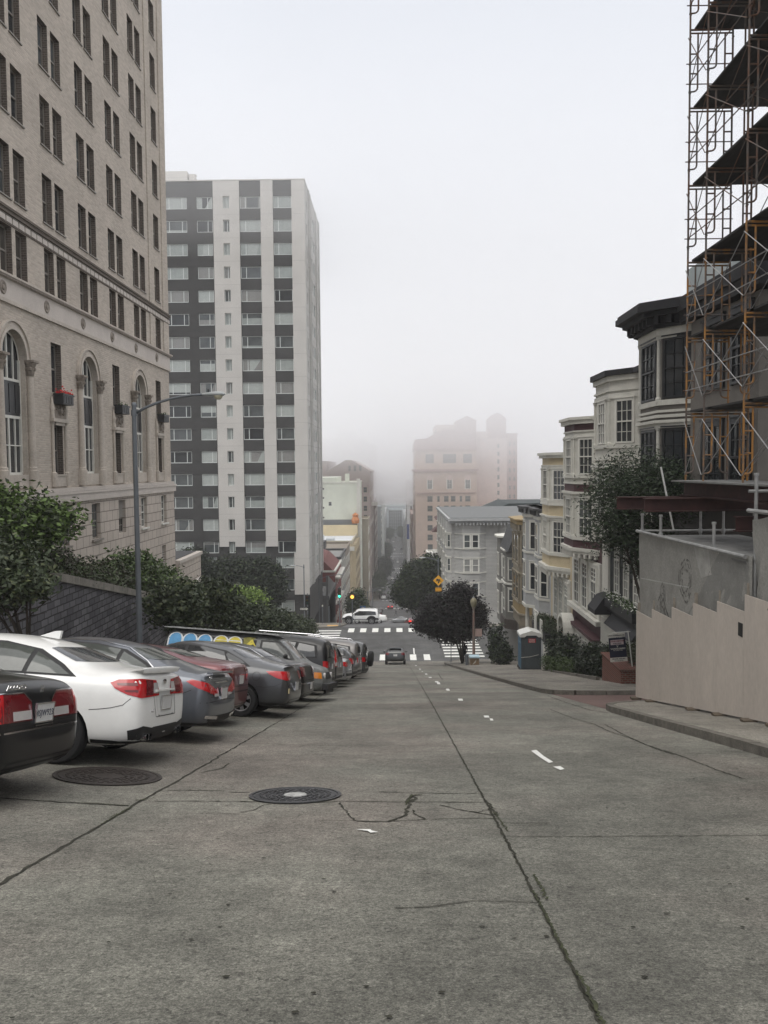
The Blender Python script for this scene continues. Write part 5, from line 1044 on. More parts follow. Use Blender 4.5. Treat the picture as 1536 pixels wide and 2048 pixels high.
def blob(cy_, cz, ry, rz, seed, k=0):
    rr = random.Random(seed); m = MB(); N_ = 34
    for q in (1.0, .78, .55):
        ph = rr.uniform(0, 6); pts = []
        for i in range(N_):
            a = 6.283 * i / N_; k0 = q * (1 + .08 * math.sin(3 * a + ph) + rr.uniform(-.05, .05)); k1 = k0 - rr.uniform(.02, .15)
            pts.append(((cy_ + ry * k0 * math.cos(a), cz + rz * k0 * math.sin(a)), (cy_ + ry * k1 * math.cos(a), cz + rz * k1 * math.sin(a))))
        for i in range(N_):
            if rr.random() < .3: continue
            p, q_ = pts[i], pts[(i + 1) % N_]; m.face([onnet(w[0], w[1], k) for w in (p[0], q_[0], q_[1], p[1])])
    m.build('stain', M_netd, cy)
blob(18.75, -2.6, .36, .5, 1); blob(20.2, -3.4, .2, .55, 2); blob(20.25, -3.8, .36, .6, 6); blob(14.6, -2.0, .22, .55, 4, 1)
m = MB()
for i in range(20): a, b = 21.9 - .175 * i, 21.9 - .175 * (i + 1); za, zb_ = -3.0 + .25 * i / 20, -3.0 + .25 * (i + 1) / 20; m.face([onnet(a, za), onnet(b, zb_), onnet(b, zb_ + .03), onnet(a, za + .03)])
m.build('mesh_seam', mat('mesh_seam', (.36, .36, .34)), cy)
# site fence: stepped plywood hoarding
fn = thing('plywood_hoarding', 'pale pink plywood site hoarding stepping down the sidewalk', 'fence', (6.5, 18, gz(18)))
M_ply = mat('painted_plywood', (0.47, 0.42, 0.37), var=.09, ns=1.1, rough=.75, bump=.08, bs=60, var2=.05, stretch=(1, 1, .5)); M_stud = mat('raw_lumber', (0.26, 0.23, 0.19), var=.2, ns=8)
tops = [(22.0, 20.78, -3.87), (20.78, 19.4, -3.62), (19.4, 18.12, -3.33), (18.12, 16.85, -3.02), (16.85, 15.6, -2.78), (15.6, 12.9, -2.45), (12.9, 10.2, -1.9), (10.2, 7.5, -1.4), (7.5, 3.0, -.9)]
for (a, b, zt) in tops:
    m = MB(); m.v = []; A, B = (px(a), a), (px(b), b + .007)
    m.prism([A, B, (B[0] + .018, B[1]), (A[0] + .018, A[1])][::-1], lambda x, y: gz(y) + .19, lambda x, y: zt, 0); m.build('panel', M_ply, fn, fix=True)
m = MB()
for (a, b, zt) in tops[:6]: m.box(px(a) + .03, px(a) + .12, a - .05, a + .04 - .05, gz(a) + .15, zt + .22)
m.build('stud', M_stud, fn)
M_oldw = mat('old_wood', (.09, .07, .05), var=.3)
for y in (21.9, 20.7, 18.0, 16.6, 15.3, 14.3, 13): m = MB(); m.box(px(y) - .16, px(y) + .1, y - .1, y + .08, gz(y) + .14, gz(y) + .19); m.build('foot_block', M_oldw, fn)
m = MB(); m.box(px(15.75) - .006, px(15.75) + .001, 15.66, 15.86, -3.28, -3.02); m.build('vent_opening', mat('fence_shadow_gap', (.02, .02, .02)), fn)
for (dz, dy) in ((.17, .0), (.10, .02), (.03, .0)): pass

# ================================================================ VEHICLES
M_tyre = mat('tyre_rubber', (0.016, 0.016, 0.017), rough=.85, var=.15); M_rim = mat('alloy_rim', (0.42, 0.42, 0.43), metal=.75, rough=.3, var=.05); M_trim = mat('black_plastic', (0.017, 0.017, 0.018), rough=.6, var=.15); M_chrome = mat('chrome', (0.62, 0.62, 0.63), metal=1, rough=.15, var=0)
M_cglass = mat('car_glass', (0.018, 0.020, 0.022), rough=.04, var=0, spec=.7, coat=.4); M_cglass2 = mat('car_glass_clear', (0.055, 0.062, 0.056), rough=.06, var=.3, ns=2.5, spec=.7)
M_red = mat('tail_lens_red', (0.42, 0.012, 0.016), rough=.15, var=.12, ns=14, coat=.8); M_redd = mat('tail_lens_dark', (0.13, 0.008, 0.012), rough=.15, var=.15, ns=16, coat=.8); M_lens = mat('clear_lens', (0.45, 0.43, 0.42), rough=.12, var=.1, coat=.8); M_amber = mat('amber_lens', (0.6, 0.2, 0.02), rough=.15, var=.1, coat=.6)
M_plate = mat('number_plate', (0.55, 0.55, 0.54), rough=.5, var=.08, ns=20); M_ptext = mat('plate_lettering', (0.05, 0.055, 0.09), var=0); M_under = mat('underbody', (0.01, 0.01, 0.01), var=0, rough=1)
M_brake = mat('lit_brake_lamp', (0.6, 0.01, 0.01), var=0, emit=(1, .05, .03), es=2.2)
def lerp_tab(tab, x):
    if x <= tab[0][0]: return tab[0][1]
    for (a, b), (c, d) in zip(tab, tab[1:]):
        if x <= c: return b + (d - b) * (x - a) / (c - a)
    return tab[-1][1]
SED = dict(L=4.62, wheels=(.98, 3.68), r=.325,
  top=[(0, .58), (.045, .76), (.085, 1.0), (.17, 1.075), (.55, 1.10), (.78, 1.13), (1.45, 1.405), (1.85, 1.455), (2.3, 1.465), (2.75, 1.43), (3.42, 1.04), (3.9, .96), (4.3, .84), (4.52, .70), (4.59, .58), (4.62, .50)],
  belt=[(0, .52), (.085, .90), (.25, .97), (2.4, .93), (3.4, .90), (3.9, .85), (4.3, .75), (4.55, .58), (4.62, .46)],
  w=[(0, .60), (.05, .76), (.16, .84), (.5, .89), (1.2, .90), (3.8, .90), (4.25, .84), (4.5, .70), (4.62, .52)],
  zb=[(0, .38), (.08, .29), (.35, .22), (4.2, .20), (4.5, .24), (4.62, .32)], roofw=.70,
  side=[[(.95, 1.035), (1.14, 1.13), (1.48, 1.27), (1.50, 1.03)], [(1.56, 1.03), (1.54, 1.30), (1.95, 1.345), (2.28, 1.345), (2.30, 1.01)], [(2.37, 1.01), (2.35, 1.345), (2.62, 1.32), (3.02, 1.15), (3.2, 1.0)]],
  trim=[(.86, 1.02), (1.08, 1.145), (1.46, 1.305), (1.95, 1.37), (2.4, 1.37), (2.68, 1.34), (3.06, 1.17), (3.3, .985), (2.4, .995)],
  rear=[(-.60, 1.19), (.60, 1.19), (.50, 1.325), (.40, 1.34), (-.40, 1.34), (-.50, 1.325)], front=[(-.64, 1.08), (.64, 1.08), (.56, 1.36), (-.56, 1.36)])
SUV = dict(L=4.5, wheels=(.88, 3.55), r=.355,
  top=[(0, .60), (.03, .85), (.06, 1.15), (.16, 1.42), (.32, 1.60), (.6, 1.655), (1.4, 1.69), (2.2, 1.69), (2.65, 1.62), (3.2, 1.22), (3.45, 1.12), (3.9, 1.05), (4.25, .95), (4.42, .8), (4.5, .55)],
  belt=[(0, .55), (.05, 1.0), (.25, 1.08), (2.4, 1.02), (3.3, 1.0), (3.9, .95), (4.3, .82), (4.5, .5)],
  w=[(0, .68), (.04, .80), (.15, .87), (.5, .90), (3.9, .91), (4.3, .82), (4.5, .6)],
  zb=[(0, .42), (.08, .34), (.35, .26), (4.1, .25), (4.5, .34)], roofw=.78,
  side=[[(.42, 1.16), (.50, 1.48), (.98, 1.54), (1.08, 1.12)], [(1.15, 1.12), (1.08, 1.55), (1.95, 1.58), (1.98, 1.09)], [(2.05, 1.09), (2.04, 1.58), (2.42, 1.55), (2.92, 1.26), (3.05, 1.08)]],
  trim=[(.34, 1.14), (.42, 1.51), (1.1, 1.585), (2.4, 1.59), (2.98, 1.28), (3.15, 1.06), (2.0, 1.065)],
  rear=[(-.62, 1.16), (.62, 1.16), (.56, 1.52), (-.56, 1.52)], front=[(-.66, 1.24), (.66, 1.24), (.58, 1.58), (-.58, 1.58)])
VAN = dict(L=5.3, wheels=(1.1, 4.25), r=.37,
  top=[(0, .62), (.04, 1.2), (.09, 1.80), (.25, 1.93), (.8, 1.975), (3.2, 1.975), (3.6, 1.93), (3.85, 1.80), (4.45, 1.26), (4.7, 1.16), (5.1, 1.06), (5.24, .92), (5.3, .62)],
  belt=[(0, .6), (.04, 1.1), (.2, 1.2), (3.8, 1.2), (4.4, 1.14), (5.1, .98), (5.3, .58)],
  w=[(0, .9), (.05, .96), (.3, .99), (4.6, .99), (5.1, .93), (5.3, .84)], zb=[(0, .45), (.3, .3), (4.9, .3), (5.3, .42)], roofw=.83,
  side=[[(3.25, 1.28), (3.25, 1.72), (3.72, 1.72), (4.0, 1.5), (4.18, 1.28)]], trim=[(3.18, 1.24), (3.18, 1.77), (3.76, 1.77), (4.08, 1.52), (4.32, 1.24)],
  rear=[(-.7, 1.3), (.7, 1.3), (.66, 1.7), (-.66, 1.7)], front=[(-.74, 1.3), (.74, 1.3), (.68, 1.78), (-.68, 1.78)])
def var_spec(b, **k):
    s = dict(b); s.update(k); return s
def body_mesh(sp, paint_m, wells=True, sub=2):
    L = sp['L']; xs = sorted(set([x for x, _ in sp['top']] + [x for x, _ in sp['w']] + [.3, 1.0, L - .3])); xs = [x for i, x in enumerate(xs) if i == 0 or x - xs[i - 1] > .018]
    m = MB(); n = 9
    for x in xs:
        tp, bl, w, zb = (lerp_tab(sp[k], x) for k in ('top', 'belt', 'w', 'zb')); bl = min(bl, tp - .02); t = max(0, min(1, (tp - bl) / .38))
        wt = w * (.90 + (sp['roofw'] - .90) * t); rl = tp - .02 - .055 * t
        H = [(0, zb), (w * .75, zb), (w * .965, zb + .06), (w, zb + .38 * (bl - zb)), (w * .99, zb + .76 * (bl - zb)), (w * .955, bl), (wt, rl), (wt * .55, tp - .012), (0, tp)]
        ring = H + [(-a, b) for a, b in H[-2:0:-1]]; m.v += [(x - L / 2, a, b) for a, b in ring]
    k = 16
    for i in range(len(xs) - 1):
        for j in range(k): j2 = (j + 1) % k; m.f.append((i * k + j, i * k + j2, (i + 1) * k + j2, (i + 1) * k + j)); m.m.append(0)
    for base, flip in ((0, True), ((len(xs) - 1) * k, False)):
        q = [(0, 1, 15)] + [(j, j + 1, 15 - j, 16 - j) for j in range(1, 7)] + [(7, 8, 9)]
        for f in q: f = tuple(base + a for a in f); m.f.append(f[::-1] if flip else f); m.m.append(0)
    m.fixn(); me = m.mesh('body', [paint_m, M_under]); ob = bpy.data.objects.new('tmp', me); COL.objects.link(ob)
    sb = ob.modifiers.new('s', 'SUBSURF'); sb.levels = sb.render_levels = sub
    cut = None
    if wells:
        c = MB()
        for wx in sp['wheels']:
            for s in (-1, 1):
                rr = sp['r'] + .055; N_ = 28; y0, y1 = (.58, 1.2) if s > 0 else (-1.2, -.58)
                b0 = len(c.v); c.v += [(wx - L / 2 + rr * math.cos(6.28318 * i / N_), y, sp['r'] + .01 + rr * math.sin(6.28318 * i / N_)) for y in (y0, y1) for i in range(N_)]
                for i in range(N_): i2 = (i + 1) % N_; c.f.append((b0 + i, b0 + i2, b0 + N_ + i2, b0 + N_ + i)); c.m.append(1)
                c.f.append(tuple(b0 + i for i in reversed(range(N_)))); c.f.append(tuple(b0 + N_ + i for i in range(N_))); c.m += [1, 1]
        c.fixn(); cm = c.mesh('cut', [paint_m, M_under]); cut = bpy.data.objects.new('cut', cm); COL.objects.link(cut)
        bo = ob.modifiers.new('b', 'BOOLEAN'); bo.operation = 'DIFFERENCE'; bo.object = cut; bo.solver = 'EXACT'
    out = bpy.data.meshes.new_from_object(ob.evaluated_get(bpy.context.evaluated_depsgraph_get())); out.name = 'body'
    bpy.data.objects.remove(ob); 
    if cut: bpy.data.objects.remove(cut)
    out.polygons.foreach_set('use_smooth', [True] * len(out.polygons)); out.set_sharp_from_angle(angle=R(38)); out.update()
    return out
class Car:
    def __init__(s, sp, paint_m, label, group=None, wells=True, sub=2, name='parked_car', cat='car', far=False):
        s.sp = sp; s.L = sp['L']; s.root = thing(name, label, cat, (0, 0, 0), group, local=True); s.me = body_mesh(sp, paint_m, wells, sub); s.body = link(s.me, 'body', s.root)
        s.bvh = BVHTree.FromPolygons([v.co for v in s.me.vertices], [p.vertices for p in s.me.polygons]); s.paint = paint_m; s.step = .3 if far else .07
    def ray(s, o, d):
        h = s.bvh.ray_cast(Vector(o), Vector(d)); return h
    def pt(s, mode, u, v, off):
        L = s.L
        if mode == 'L': o, d = (u - L / 2, 3, v), (0, -1, 0)
        elif mode == 'R': o, d = (u - L / 2, -3, v), (0, 1, 0)
        elif mode == 'B': o, d = (-L, u, v), (1, 0, 0)
        elif mode == 'F': o, d = (L, u, v), (-1, 0, 0)
        elif mode == 'T': o, d = (u - L / 2, v, 4), (0, 0, -1)
        else:      # 'CL' 'CR' wrap round a rear corner, 'FL' 'FR' front corner; u = angle
            a = R(u); sy = 1 if mode[1] == 'L' else -1; sxn = -1 if mode[0] == 'C' else 1
            cx, cy = (-L / 2 + .6) if mode[0] == 'C' else (L / 2 - .6), .33 * sy
            dx, dy = math.cos(a) * sxn, math.sin(a) * sy; o, d = (cx + dx * 3, cy + dy * 3, v), (-dx, -dy, 0)
        p, n, _, _ = s.ray(o, d)
        if p is None: p, n, _, _ = s.bvh.find_nearest(Vector(o) + Vector(d) * (3 if len(mode) == 2 else (2.1 if mode in 'LR' else L * .55)))
        if n.dot(Vector(d)) > 0: n = -n
        return p + n * off
    def decal(s, mode, poly, name, m, off=.004, parent=None, sub=None, step=None):
        bm = bmesh.new(); f = bm.faces.new([bm.verts.new((a, b, 0)) for a, b in poly])
        st = step or s.step; su = st if len(mode) == 1 else 6.0
        us = [p[0] for p in poly]; vs = [p[1] for p in poly]
        for k, lo, hi, q in ((0, min(us), max(us), su), (1, min(vs), max(vs), st)):
            x = lo + q
            while x < hi - q * .2:
                g_ = bm.verts[:] + bm.edges[:] + bm.faces[:]; co = (x, 0, 0) if k == 0 else (0, x, 0); no = (1, 0, 0) if k == 0 else (0, 1, 0)
                bmesh.ops.bisect_plane(bm, geom=g_, plane_co=co, plane_no=no, dist=1e-5); x += q
        mb = MB(); bm.verts.index_update(); mb.v = [tuple(s.pt(mode, v.co.x, v.co.y, off)) for v in bm.verts]; mb.f = [tuple(v.index for v in f.verts) for f in bm.faces]; mb.m = [0] * len(mb.f); bm.free()
        return mb.build(name, m, parent or s.root, smooth=True, fix=False)
    def line(s, mode, pts, wd, name, m, off=.0045, parent=None):
        poly = []; P = []
        for a, b in zip(pts, pts[1:]):
            n = max(1, int(math.dist(a, b) / (.08 if len(mode) == 1 else 8)))
            for i in range(n): P.append((a[0] + (b[0] - a[0]) * i / n, a[1] + (b[1] - a[1]) * i / n))
        P.append(pts[-1]); mb = MB(); w3 = [s.pt(mode, *p, off) for p in P]; last = None
        for i in range(len(w3)):
            d = (w3[min(i + 1, len(w3) - 1)] - w3[max(0, i - 1)]).normalized(); q = s.pt(mode, *P[i], off + .1) - w3[i]; t = d.cross(q).normalized() * wd / 2
            cur = (w3[i] + t, w3[i] - t)
            if last: mb.face([last[0], last[1], cur[1], cur[0]])
            last = cur
        return mb.build(name, m, parent or s.body)
    def wheels(s, rim_m=None, spokes=7, sides=(1, -1), lod=False):
        sp = s.sp; r = sp['r']
        for wx in sp['wheels']:
            for sd_ in sides:
                e_ = bpy.data.objects.new('wheel', None); COL.objects.link(e_); e_.parent = s.root; hw = lerp_tab(sp['w'], wx) - .01
                e_.location = (wx - s.L / 2, sd_ * hw, r); n = 14 if lod else 32
                t = MB(); t.lathe([(r * .64, -.02), (r * .70, .0), (r * .93, -.005), (r * .985, -.03), (r, -.06), (r, -.16), (r * .97, -.2), (r * .6, -.2)], (0, 0, 0), n, axis='y'); 
                if sd_ < 0: t.v = [(a, -b, c) for a, b, c in t.v]
                t.build('tyre', M_tyre, e_, smooth=True, angle=40, fix=True)
                q = MB(); q.lathe([(r * .66, -.015), (r * .62, -.02), (r * .60, -.05), (r * .58, -.12), (0, -.12)], (0, 0, 0), n, mi=0, axis='y')
                q.lathe([(0, -.025), (r * .13, -.03), (r * .17, -.045)], (0, 0, 0), 12, mi=0, axis='y')
                if not lod:
                    q2 = MB()
                    for i in range(spokes):
                        a = 6.28318 * i / spokes; c_, s_ = math.cos(a), math.sin(a); P = []
                        for rr, hw_, y in ((r * .12, r * .07, -.03), (r * .35, r * .085, -.018), (r * .62, r * .11, -.022)):
                            P += [(rr * c_ - hw_ * s_, y, rr * s_ + hw_ * c_), (rr * c_ + hw_ * s_, y, rr * s_ - hw_ * c_)]
                        q2.face([P[0], P[2], P[3], P[1]]); q2.face([P[2], P[4], P[5], P[3]])
                        for A, B in ((P[0], P[2]), (P[2], P[4]), (P[1], P[3]), (P[3], P[5])): q2.face([A, B, (B[0], B[1] - .05, B[2]), (A[0], A[1] - .05, A[2])])
                    for i, f in enumerate(q.m[: 4 * n]): q.m[i] = 1 if 2 * n <= i < 4 * n else 0
                    q.add(q2)
                if sd_ < 0: q.v = [(a, -b, c) for a, b, c in q.v]
                q.build('rim', [rim_m or M_rim, M_under], e_, fix=True)
    def glass(s, gm=None, trim_m=None, sides='L', rear=True, front=True, sgm=None):
        sp = s.sp; gm = gm or M_cglass
        for md in sides:
            t = s.decal(md, sp['trim'], 'window_trim', trim_m or M_trim, .006, step=.05)
            for pl in sp['side']: s.decal(md, pl, 'side_window', sgm or gm, .0105, step=.05)
        if rear: s.decal('B', sp['rear'], 'rear_window', gm, .005)
        if front: s.decal('F', sp['front'], 'windshield', gm, .005)
    def plate(s, z, txt=None, y=0, side='B', w=.31, h=.16, tilt=0):
        c = s.pt(side, y, z, .02); sg = -1 if side == 'B' else 1; m = MB(); m.box(c.x - .008, c.x + .008, c.y - w / 2, c.y + w / 2, z - h / 2, z + h / 2); p = m.build('number_plate', M_plate, s.root)
        m = MB(); q = .012
        for (a, b, c2, d) in ((-w / 2 - q, w / 2 + q, -h / 2 - q, -h / 2), (-w / 2 - q, w / 2 + q, h / 2, h / 2 + q), (-w / 2 - q, -w / 2, -h / 2, h / 2), (w / 2, w / 2 + q, -h / 2, h / 2)): m.box(c.x - .014, c.x + .006, c.y + a, c.y + b, z + c2, z + d)
        m.build('plate_frame', M_chrome, p)
        if txt: text_on(txt, .086, (c.x + sg * .011, c.y, z - .005), (0, sg, 0), depth=.001, bold=.0).build('plate_lettering', M_ptext, p)
    def details(s, z0=.70, z1=1.04, hw=.60, bump=True):
        s.line('B', [(-hw - .04, z1), (-hw, z0), (hw, z0), (hw + .04, z1)], .010, 'panel_gap', M_trim, .0035)
        if bump: s.line('B', [(-.82, .62), (-.4, .635), (.4, .635), (.82, .62)], .008, 'panel_gap', M_trim, .0035)
        for sg in ('CL', 'CR'): s.line(sg, [(10, .31), (60, .30), (88, .30)], .07, 'lower_valance', M_trim, .004)
        s.decal('B', [(-.62, .27), (.62, .27), (.58, .40), (-.58, .40)], 'rear_valance', M_trim, .005)
        a, b = s.sp['side'][1], s.sp['side'][2]; xm = (a[-1][0] + b[0][0]) / 2; xr = a[0][0] - .05; zb = b[0][1]
        s.line('L', [(xm, zb - .02), (xm + .02, .32)], .009, 'panel_gap', M_trim, .0035); s.line('L', [(xr, zb), (xr + .05, .8), (s.sp['wheels'][0] + .42, .45), (s.sp['wheels'][0] + .5, .32)], .009, 'panel_gap', M_trim, .0035)
        s.line('L', [(b[-1][0] + .1, zb - .04), (b[-1][0] + .08, .32)], .009, 'panel_gap', M_trim, .0035); s.line('L', [(s.sp['wheels'][0] + .42, .31), (s.sp['wheels'][1] - .42, .31)], .06, 'sill_trim', M_trim, .003)
        for x in (xr + .22, xm + .22):
            p = s.pt('L', x, zb - .12, .018); m = MB(); m.box(p.x - .09, p.x + .09, p.y - .012, p.y + .012, p.z - .014, p.z + .014); m.build('door_handle', s.paint, s.root)
    def place(s, tail=None, heading=175, ctr=None, y=None, slope=True, gy=None):
        h = R(heading); f = Vector((math.cos(h), math.sin(h), 0))
        c = Vector((tail[0], tail[1], 0)) + f * s.L * .53 if tail else Vector((ctr[0], ctr[1], 0))
        g0 = gz(c.y); sl = (gz(c.y + 1.3) - gz(c.y - 1.3)) / 2.6 if slope else 0
        k = .93 if s.L > 5.2 else (1.06 if tail else 1.0); left = c.x < -3 and c.y < 74
        s.root.matrix_world = Matrix.Translation((c.x, c.y, g0 + .006 + (lift(c.x) if left else 0))) @ Matrix.Rotation(math.atan(sl), 4, 'X') @ Matrix.Rotation(math.atan(.08) if left else 0, 4, 'Y') @ Matrix.Rotation(h, 4, 'Z') @ Matrix.Scale(k, 4); return s
def mirror_part(car, name='mirror', sides=(1, -1), m=None, x=None):
    for sd_ in sides:
        x0 = (x or (car.sp['side'][-1][-1][0] - .12)) - car.L / 2; z = car.sp['side'][-1][-1][1] + .06; w = lerp_tab(car.sp['w'], x0 + car.L / 2)
        b = MB(); b.lathe([(0, -.10), (.06, -.09), (.085, -.02), (.085, .05), (.05, .10), (0, .11)], (0, 0, 0), 10, axis='y'); b.v = [(x0 + p[0] * .8, sd_ * (w + .06) + p[1], z + p[2] * .85) for p in b.v]; b.build(name, m or car.paint, car.root, smooth=True)
def doors(car, xs=((.5, 1.0),)): pass
G_ROW = 'cars parked nose to the left kerb'
random.seed(30)
# 1 ---- black sedan
P_black = mat('black_paint', (0.006, 0.006, 0.007), rough=.3, var=0, spec=.35, coat=.35); P_white = paint('white_paint', (0.74, 0.74, 0.72), rough=.3)
sp1 = var_spec(SED, top=[(0, .56), (.045, .70), (.10, 1.0), (.20, 1.10), (.55, 1.125)] + SED['top'][5:], L=4.62)
c = Car(sp1, P_black, 'black sedan with wide two-tone tail lights, nearest car of the left row', G_ROW)
c.glass(sides='L'); c.wheels(spokes=6)
c.decal('B', [(-.74, .98), (-.30, .98), (-.19, .90), (-.19, .74), (-.76, .74)], 'tail_light', M_redd, .006); c.decal('B', [(.74, .98), (.30, .98), (.19, .90), (.19, .74), (.76, .74)], 'tail_light', M_redd, .006)
for sg in ('CR', 'CL'): c.decal(sg, [(32, .98), (62, .97), (64, .84), (58, .74), (32, .74)], 'tail_light', M_red, .007)
for s_ in (1, -1): c.decal('B', [(s_ * .21, .75), (s_ * .21, .83), (s_ * .52, .83), (s_ * .52, .75)], 'reverse_light', M_lens, .009); c.line('B', [(s_ * .76, .985), (s_ * .30, .985), (s_ * .19, .905)], .014, 'chrome_line', M_chrome, .009)
c.decal('B', [(-.18, .70), (.18, .70), (.18, .90), (-.18, .90)], 'plate_recess', M_trim, .004); c.plate(.80, '4SJW923'); c.line('B', [(-.16, .685), (.16, .685)], .012, 'chrome_line', M_chrome, .012)
text_on('ACCORD', .062, c.pt('B', .42, 1.02, .03), (0, -1, 0), depth=.002, bold=.002, sx=1.25).build('badge', M_chrome, c.root)
b = text_on('H', .085, c.pt('B', 0, 1.0, .025), (0, -1, 0), depth=.003, bold=.003); b.build('emblem', M_chrome, c.root)
c.line('B', [(-.80, .655), (0, .66), (.80, .655)], .016, 'bumper_line', M_chrome, .003); c.line('CR', [(20, .655), (80, .66)], .014, 'bumper_line', M_chrome, .003)
c.details(z0=.71, z1=1.06); c.place(tail=(-3.58, 8.05), heading=175)
# 2 ---- white sedan with spoiler
sp2 = var_spec(SED, L=4.6, top=[(0, .58), (.045, .78), (.085, 1.07), (.17, 1.14), (.55, 1.155), (.8, 1.18)] + SED['top'][6:], belt=[(0, .52), (.085, .95), (.25, 1.01), (2.4, .95), (3.4, .90), (3.9, .85), (4.3, .75), (4.55, .58), (4.6, .46)])
c = Car(sp2, P_white, 'white sporty sedan with rear spoiler lip and roof fin, second car of the left row', G_ROW)
c.glass(sides='L', sgm=M_cglass2); c.wheels(spokes=10, rim_m=mat('dark_rim', (.05, .05, .055), metal=.6, rough=.35))
for sg in ('CL', 'CR'):
    c.decal(sg, [(-9, 1.02), (32, 1.045), (60, 1.025), (70, .985), (64, .925), (50, .86), (36, .825), (-14, .835), (-15, .9)], 'tail_light', M_red, .008)
    c.decal(sg, [(40, 1.0), (62, .985), (61, .96), (40, .965)], 'lens_bar', M_redd, .011); c.decal(sg, [(40, .92), (54, .912), (52, .892), (40, .892)], 'lens_bar', M_redd, .011)
    c.decal(sg, [(-12, .99), (2, .99), (5, .87), (-12, .86)], 'reverse_light', M_lens, .011); c.decal(sg, [(2, 1.02), (24, 1.03), (26, .85), (5, .85)], 'lens_dark', M_redd, .010)
m = MB(); L2 = 2.3
for i in range(12):
    y0, y1 = -.60 + 1.20 * i / 12, -.60 + 1.20 * (i + 1) / 12; f = lambda y: .05 * (1 - (y / .72) ** 2)
    A = lambda y: [(-L2 + .32 - f(y), y, 1.15), (-L2 + .16 - f(y), y, 1.165 + f(y) * .4), (-L2 + .12 - f(y), y, 1.16 + f(y) * .4), (-L2 + .14 - f(y), y, 1.11)]
    a, b = A(y0), A(y1)
    for k in range(3): m.face([a[k], a[k + 1], b[k + 1], b[k]])
m.build('spoiler', P_white, c.root, smooth=True, fix=True)
m = MB(); m.prism_y([(-L2 + 1.55, 1.43), (-L2 + 1.82, 1.455), (-L2 + 1.62, 1.53), (-L2 + 1.535, 1.54)], -.025, .025); m.build('roof_fin', P_white, c.root)
m = MB(); m.box(-L2 + 1.22, -L2 + 1.62, -.5, .5, 1.375, 1.39); 
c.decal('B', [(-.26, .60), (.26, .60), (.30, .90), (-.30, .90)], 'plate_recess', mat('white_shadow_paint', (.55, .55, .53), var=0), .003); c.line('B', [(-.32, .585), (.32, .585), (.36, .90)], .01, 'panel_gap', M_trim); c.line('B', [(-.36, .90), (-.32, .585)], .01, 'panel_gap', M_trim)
c.plate(.745); m = MB(); q = c.pt('B', 0, .9, .01); m.box(q.x - .02, q.x + .02, -.3, .3, .885, .91); m.build('handle_bar', P_white, c.root)
text_on('WRX', .05, c.pt('B', .42, .66, .012), (0, -1, 0), depth=.002).build('badge', M_chrome, c.root); m = MB(); m.lathe([(0, .0), (.05, .0), (.05, .012), (0, .016)], (0, 0, 0), 12, axis='x'); q = c.pt('B', 0, 1.0, .014); m.v = [(q.x - p[0], q.y + p[1], q.z + p[2] * .6) for p in m.v]; m.build('emblem', M_chrome, c.root, fix=True)
c.decal('B', [(-.60, .30), (.60, .30), (.62, .43), (.38, .47), (-.38, .47), (-.62, .43)], 'diffuser', M_trim, .006)
for sg in ('CL', 'CR'): c.decal(sg, [(8, .30), (42, .28), (47, .45), (30, .50), (8, .46)], 'diffuser', M_trim, .008)
for s_ in (1, -1):
    for o in (0, .1): m = MB(); m.lathe([(.042, 0), (.042, .14), (.035, .14), (.035, .02)], (0, 0, 0), 14, axis='x'); m.v = [(-L2 - .03 + p[0] * 1 + .02, s_ * (.52 + o * s_ * 0 - .05 + o) + p[1], .36 + p[2]) for p in m.v]; m.build('exhaust', M_chrome, c.root, fix=True)
c.line('CL', [(47, .82), (54, .74), (66, .70), (80, .675), (92, .66)], .007, 'panel_gap', M_trim); c.line('L', [(1.50, 1.03), (1.47, .8), (1.52, .35), (2.3, .3)], .008, 'panel_gap', M_trim); c.line('L', [(1.36, .34), (.62, .33)], .007, 'panel_gap', M_trim)
c.details(z0=.585, z1=.6, hw=.2, bump=False); mirror_part(c); c.place(tail=(-3.17, 10.9), heading=174.5)
# 3 ---- blue grey sedan
P_bg = paint('blue_grey_paint', (0.115, 0.125, 0.145), metal=.55, rough=.3); sp3 = var_spec(SED, L=4.68)
sp3['top'] = [(0, .58), (.045, .72), (.10, .96), (.2, 1.06), (.5, 1.10), (.85, 1.18), (1.45, 1.39)] + SED['top'][7:]
c = Car(sp3, P_bg, 'blue grey sedan with chrome window line and swept tail lights, third in the left row', G_ROW)
c.glass(sides='L', gm=M_cglass2); c.wheels(spokes=10); c.line('L', [(.86, 1.02), (1.08, 1.165), (1.46, 1.34), (1.95, 1.415), (2.68, 1.385)], .02, 'chrome_line', M_chrome, .008)
for sg in ('CL', 'CR'): c.decal(sg, [(-12, .84), (0, .80), (30, .90), (58, .95), (66, .92), (50, .83), (30, .76), (0, .70), (-10, .70)], 'tail_light', M_red, .008); c.decal(sg, [(-10, .74), (10, .74), (16, .70), (-10, .695)], 'reverse_light', M_lens, .011)
c.plate(.74); c.line('B', [(-.32, .90), (.32, .90)], .022, 'chrome_line', M_chrome, .01); text_on('C300', .06, c.pt('B', .46, .97, .012), (0, -1, 0), depth=.002).build('badge', M_chrome, c.root)
c.decal('B', [(-.66, .30), (.66, .30), (.66, .42), (-.66, .42)], 'diffuser', M_trim, .006); c.line('CL', [(0, .385), (38, .42)], .05, 'exhaust_trim', M_chrome, .012); c.line('CR', [(0, .385), (38, .42)], .05, 'exhaust_trim', M_chrome, .012); c.line('CL', [(58, .80), (70, .74), (88, .68), (96, .66)], .008, 'panel_gap', M_trim)
m = MB(); m.box(-2.34 + .07, -2.34 + .16, -.55, .55, 1.035, 1.065); m.build('spoiler', P_bg, c.root); c.details(); c.place(tail=(-2.92, 13.5), heading=175)
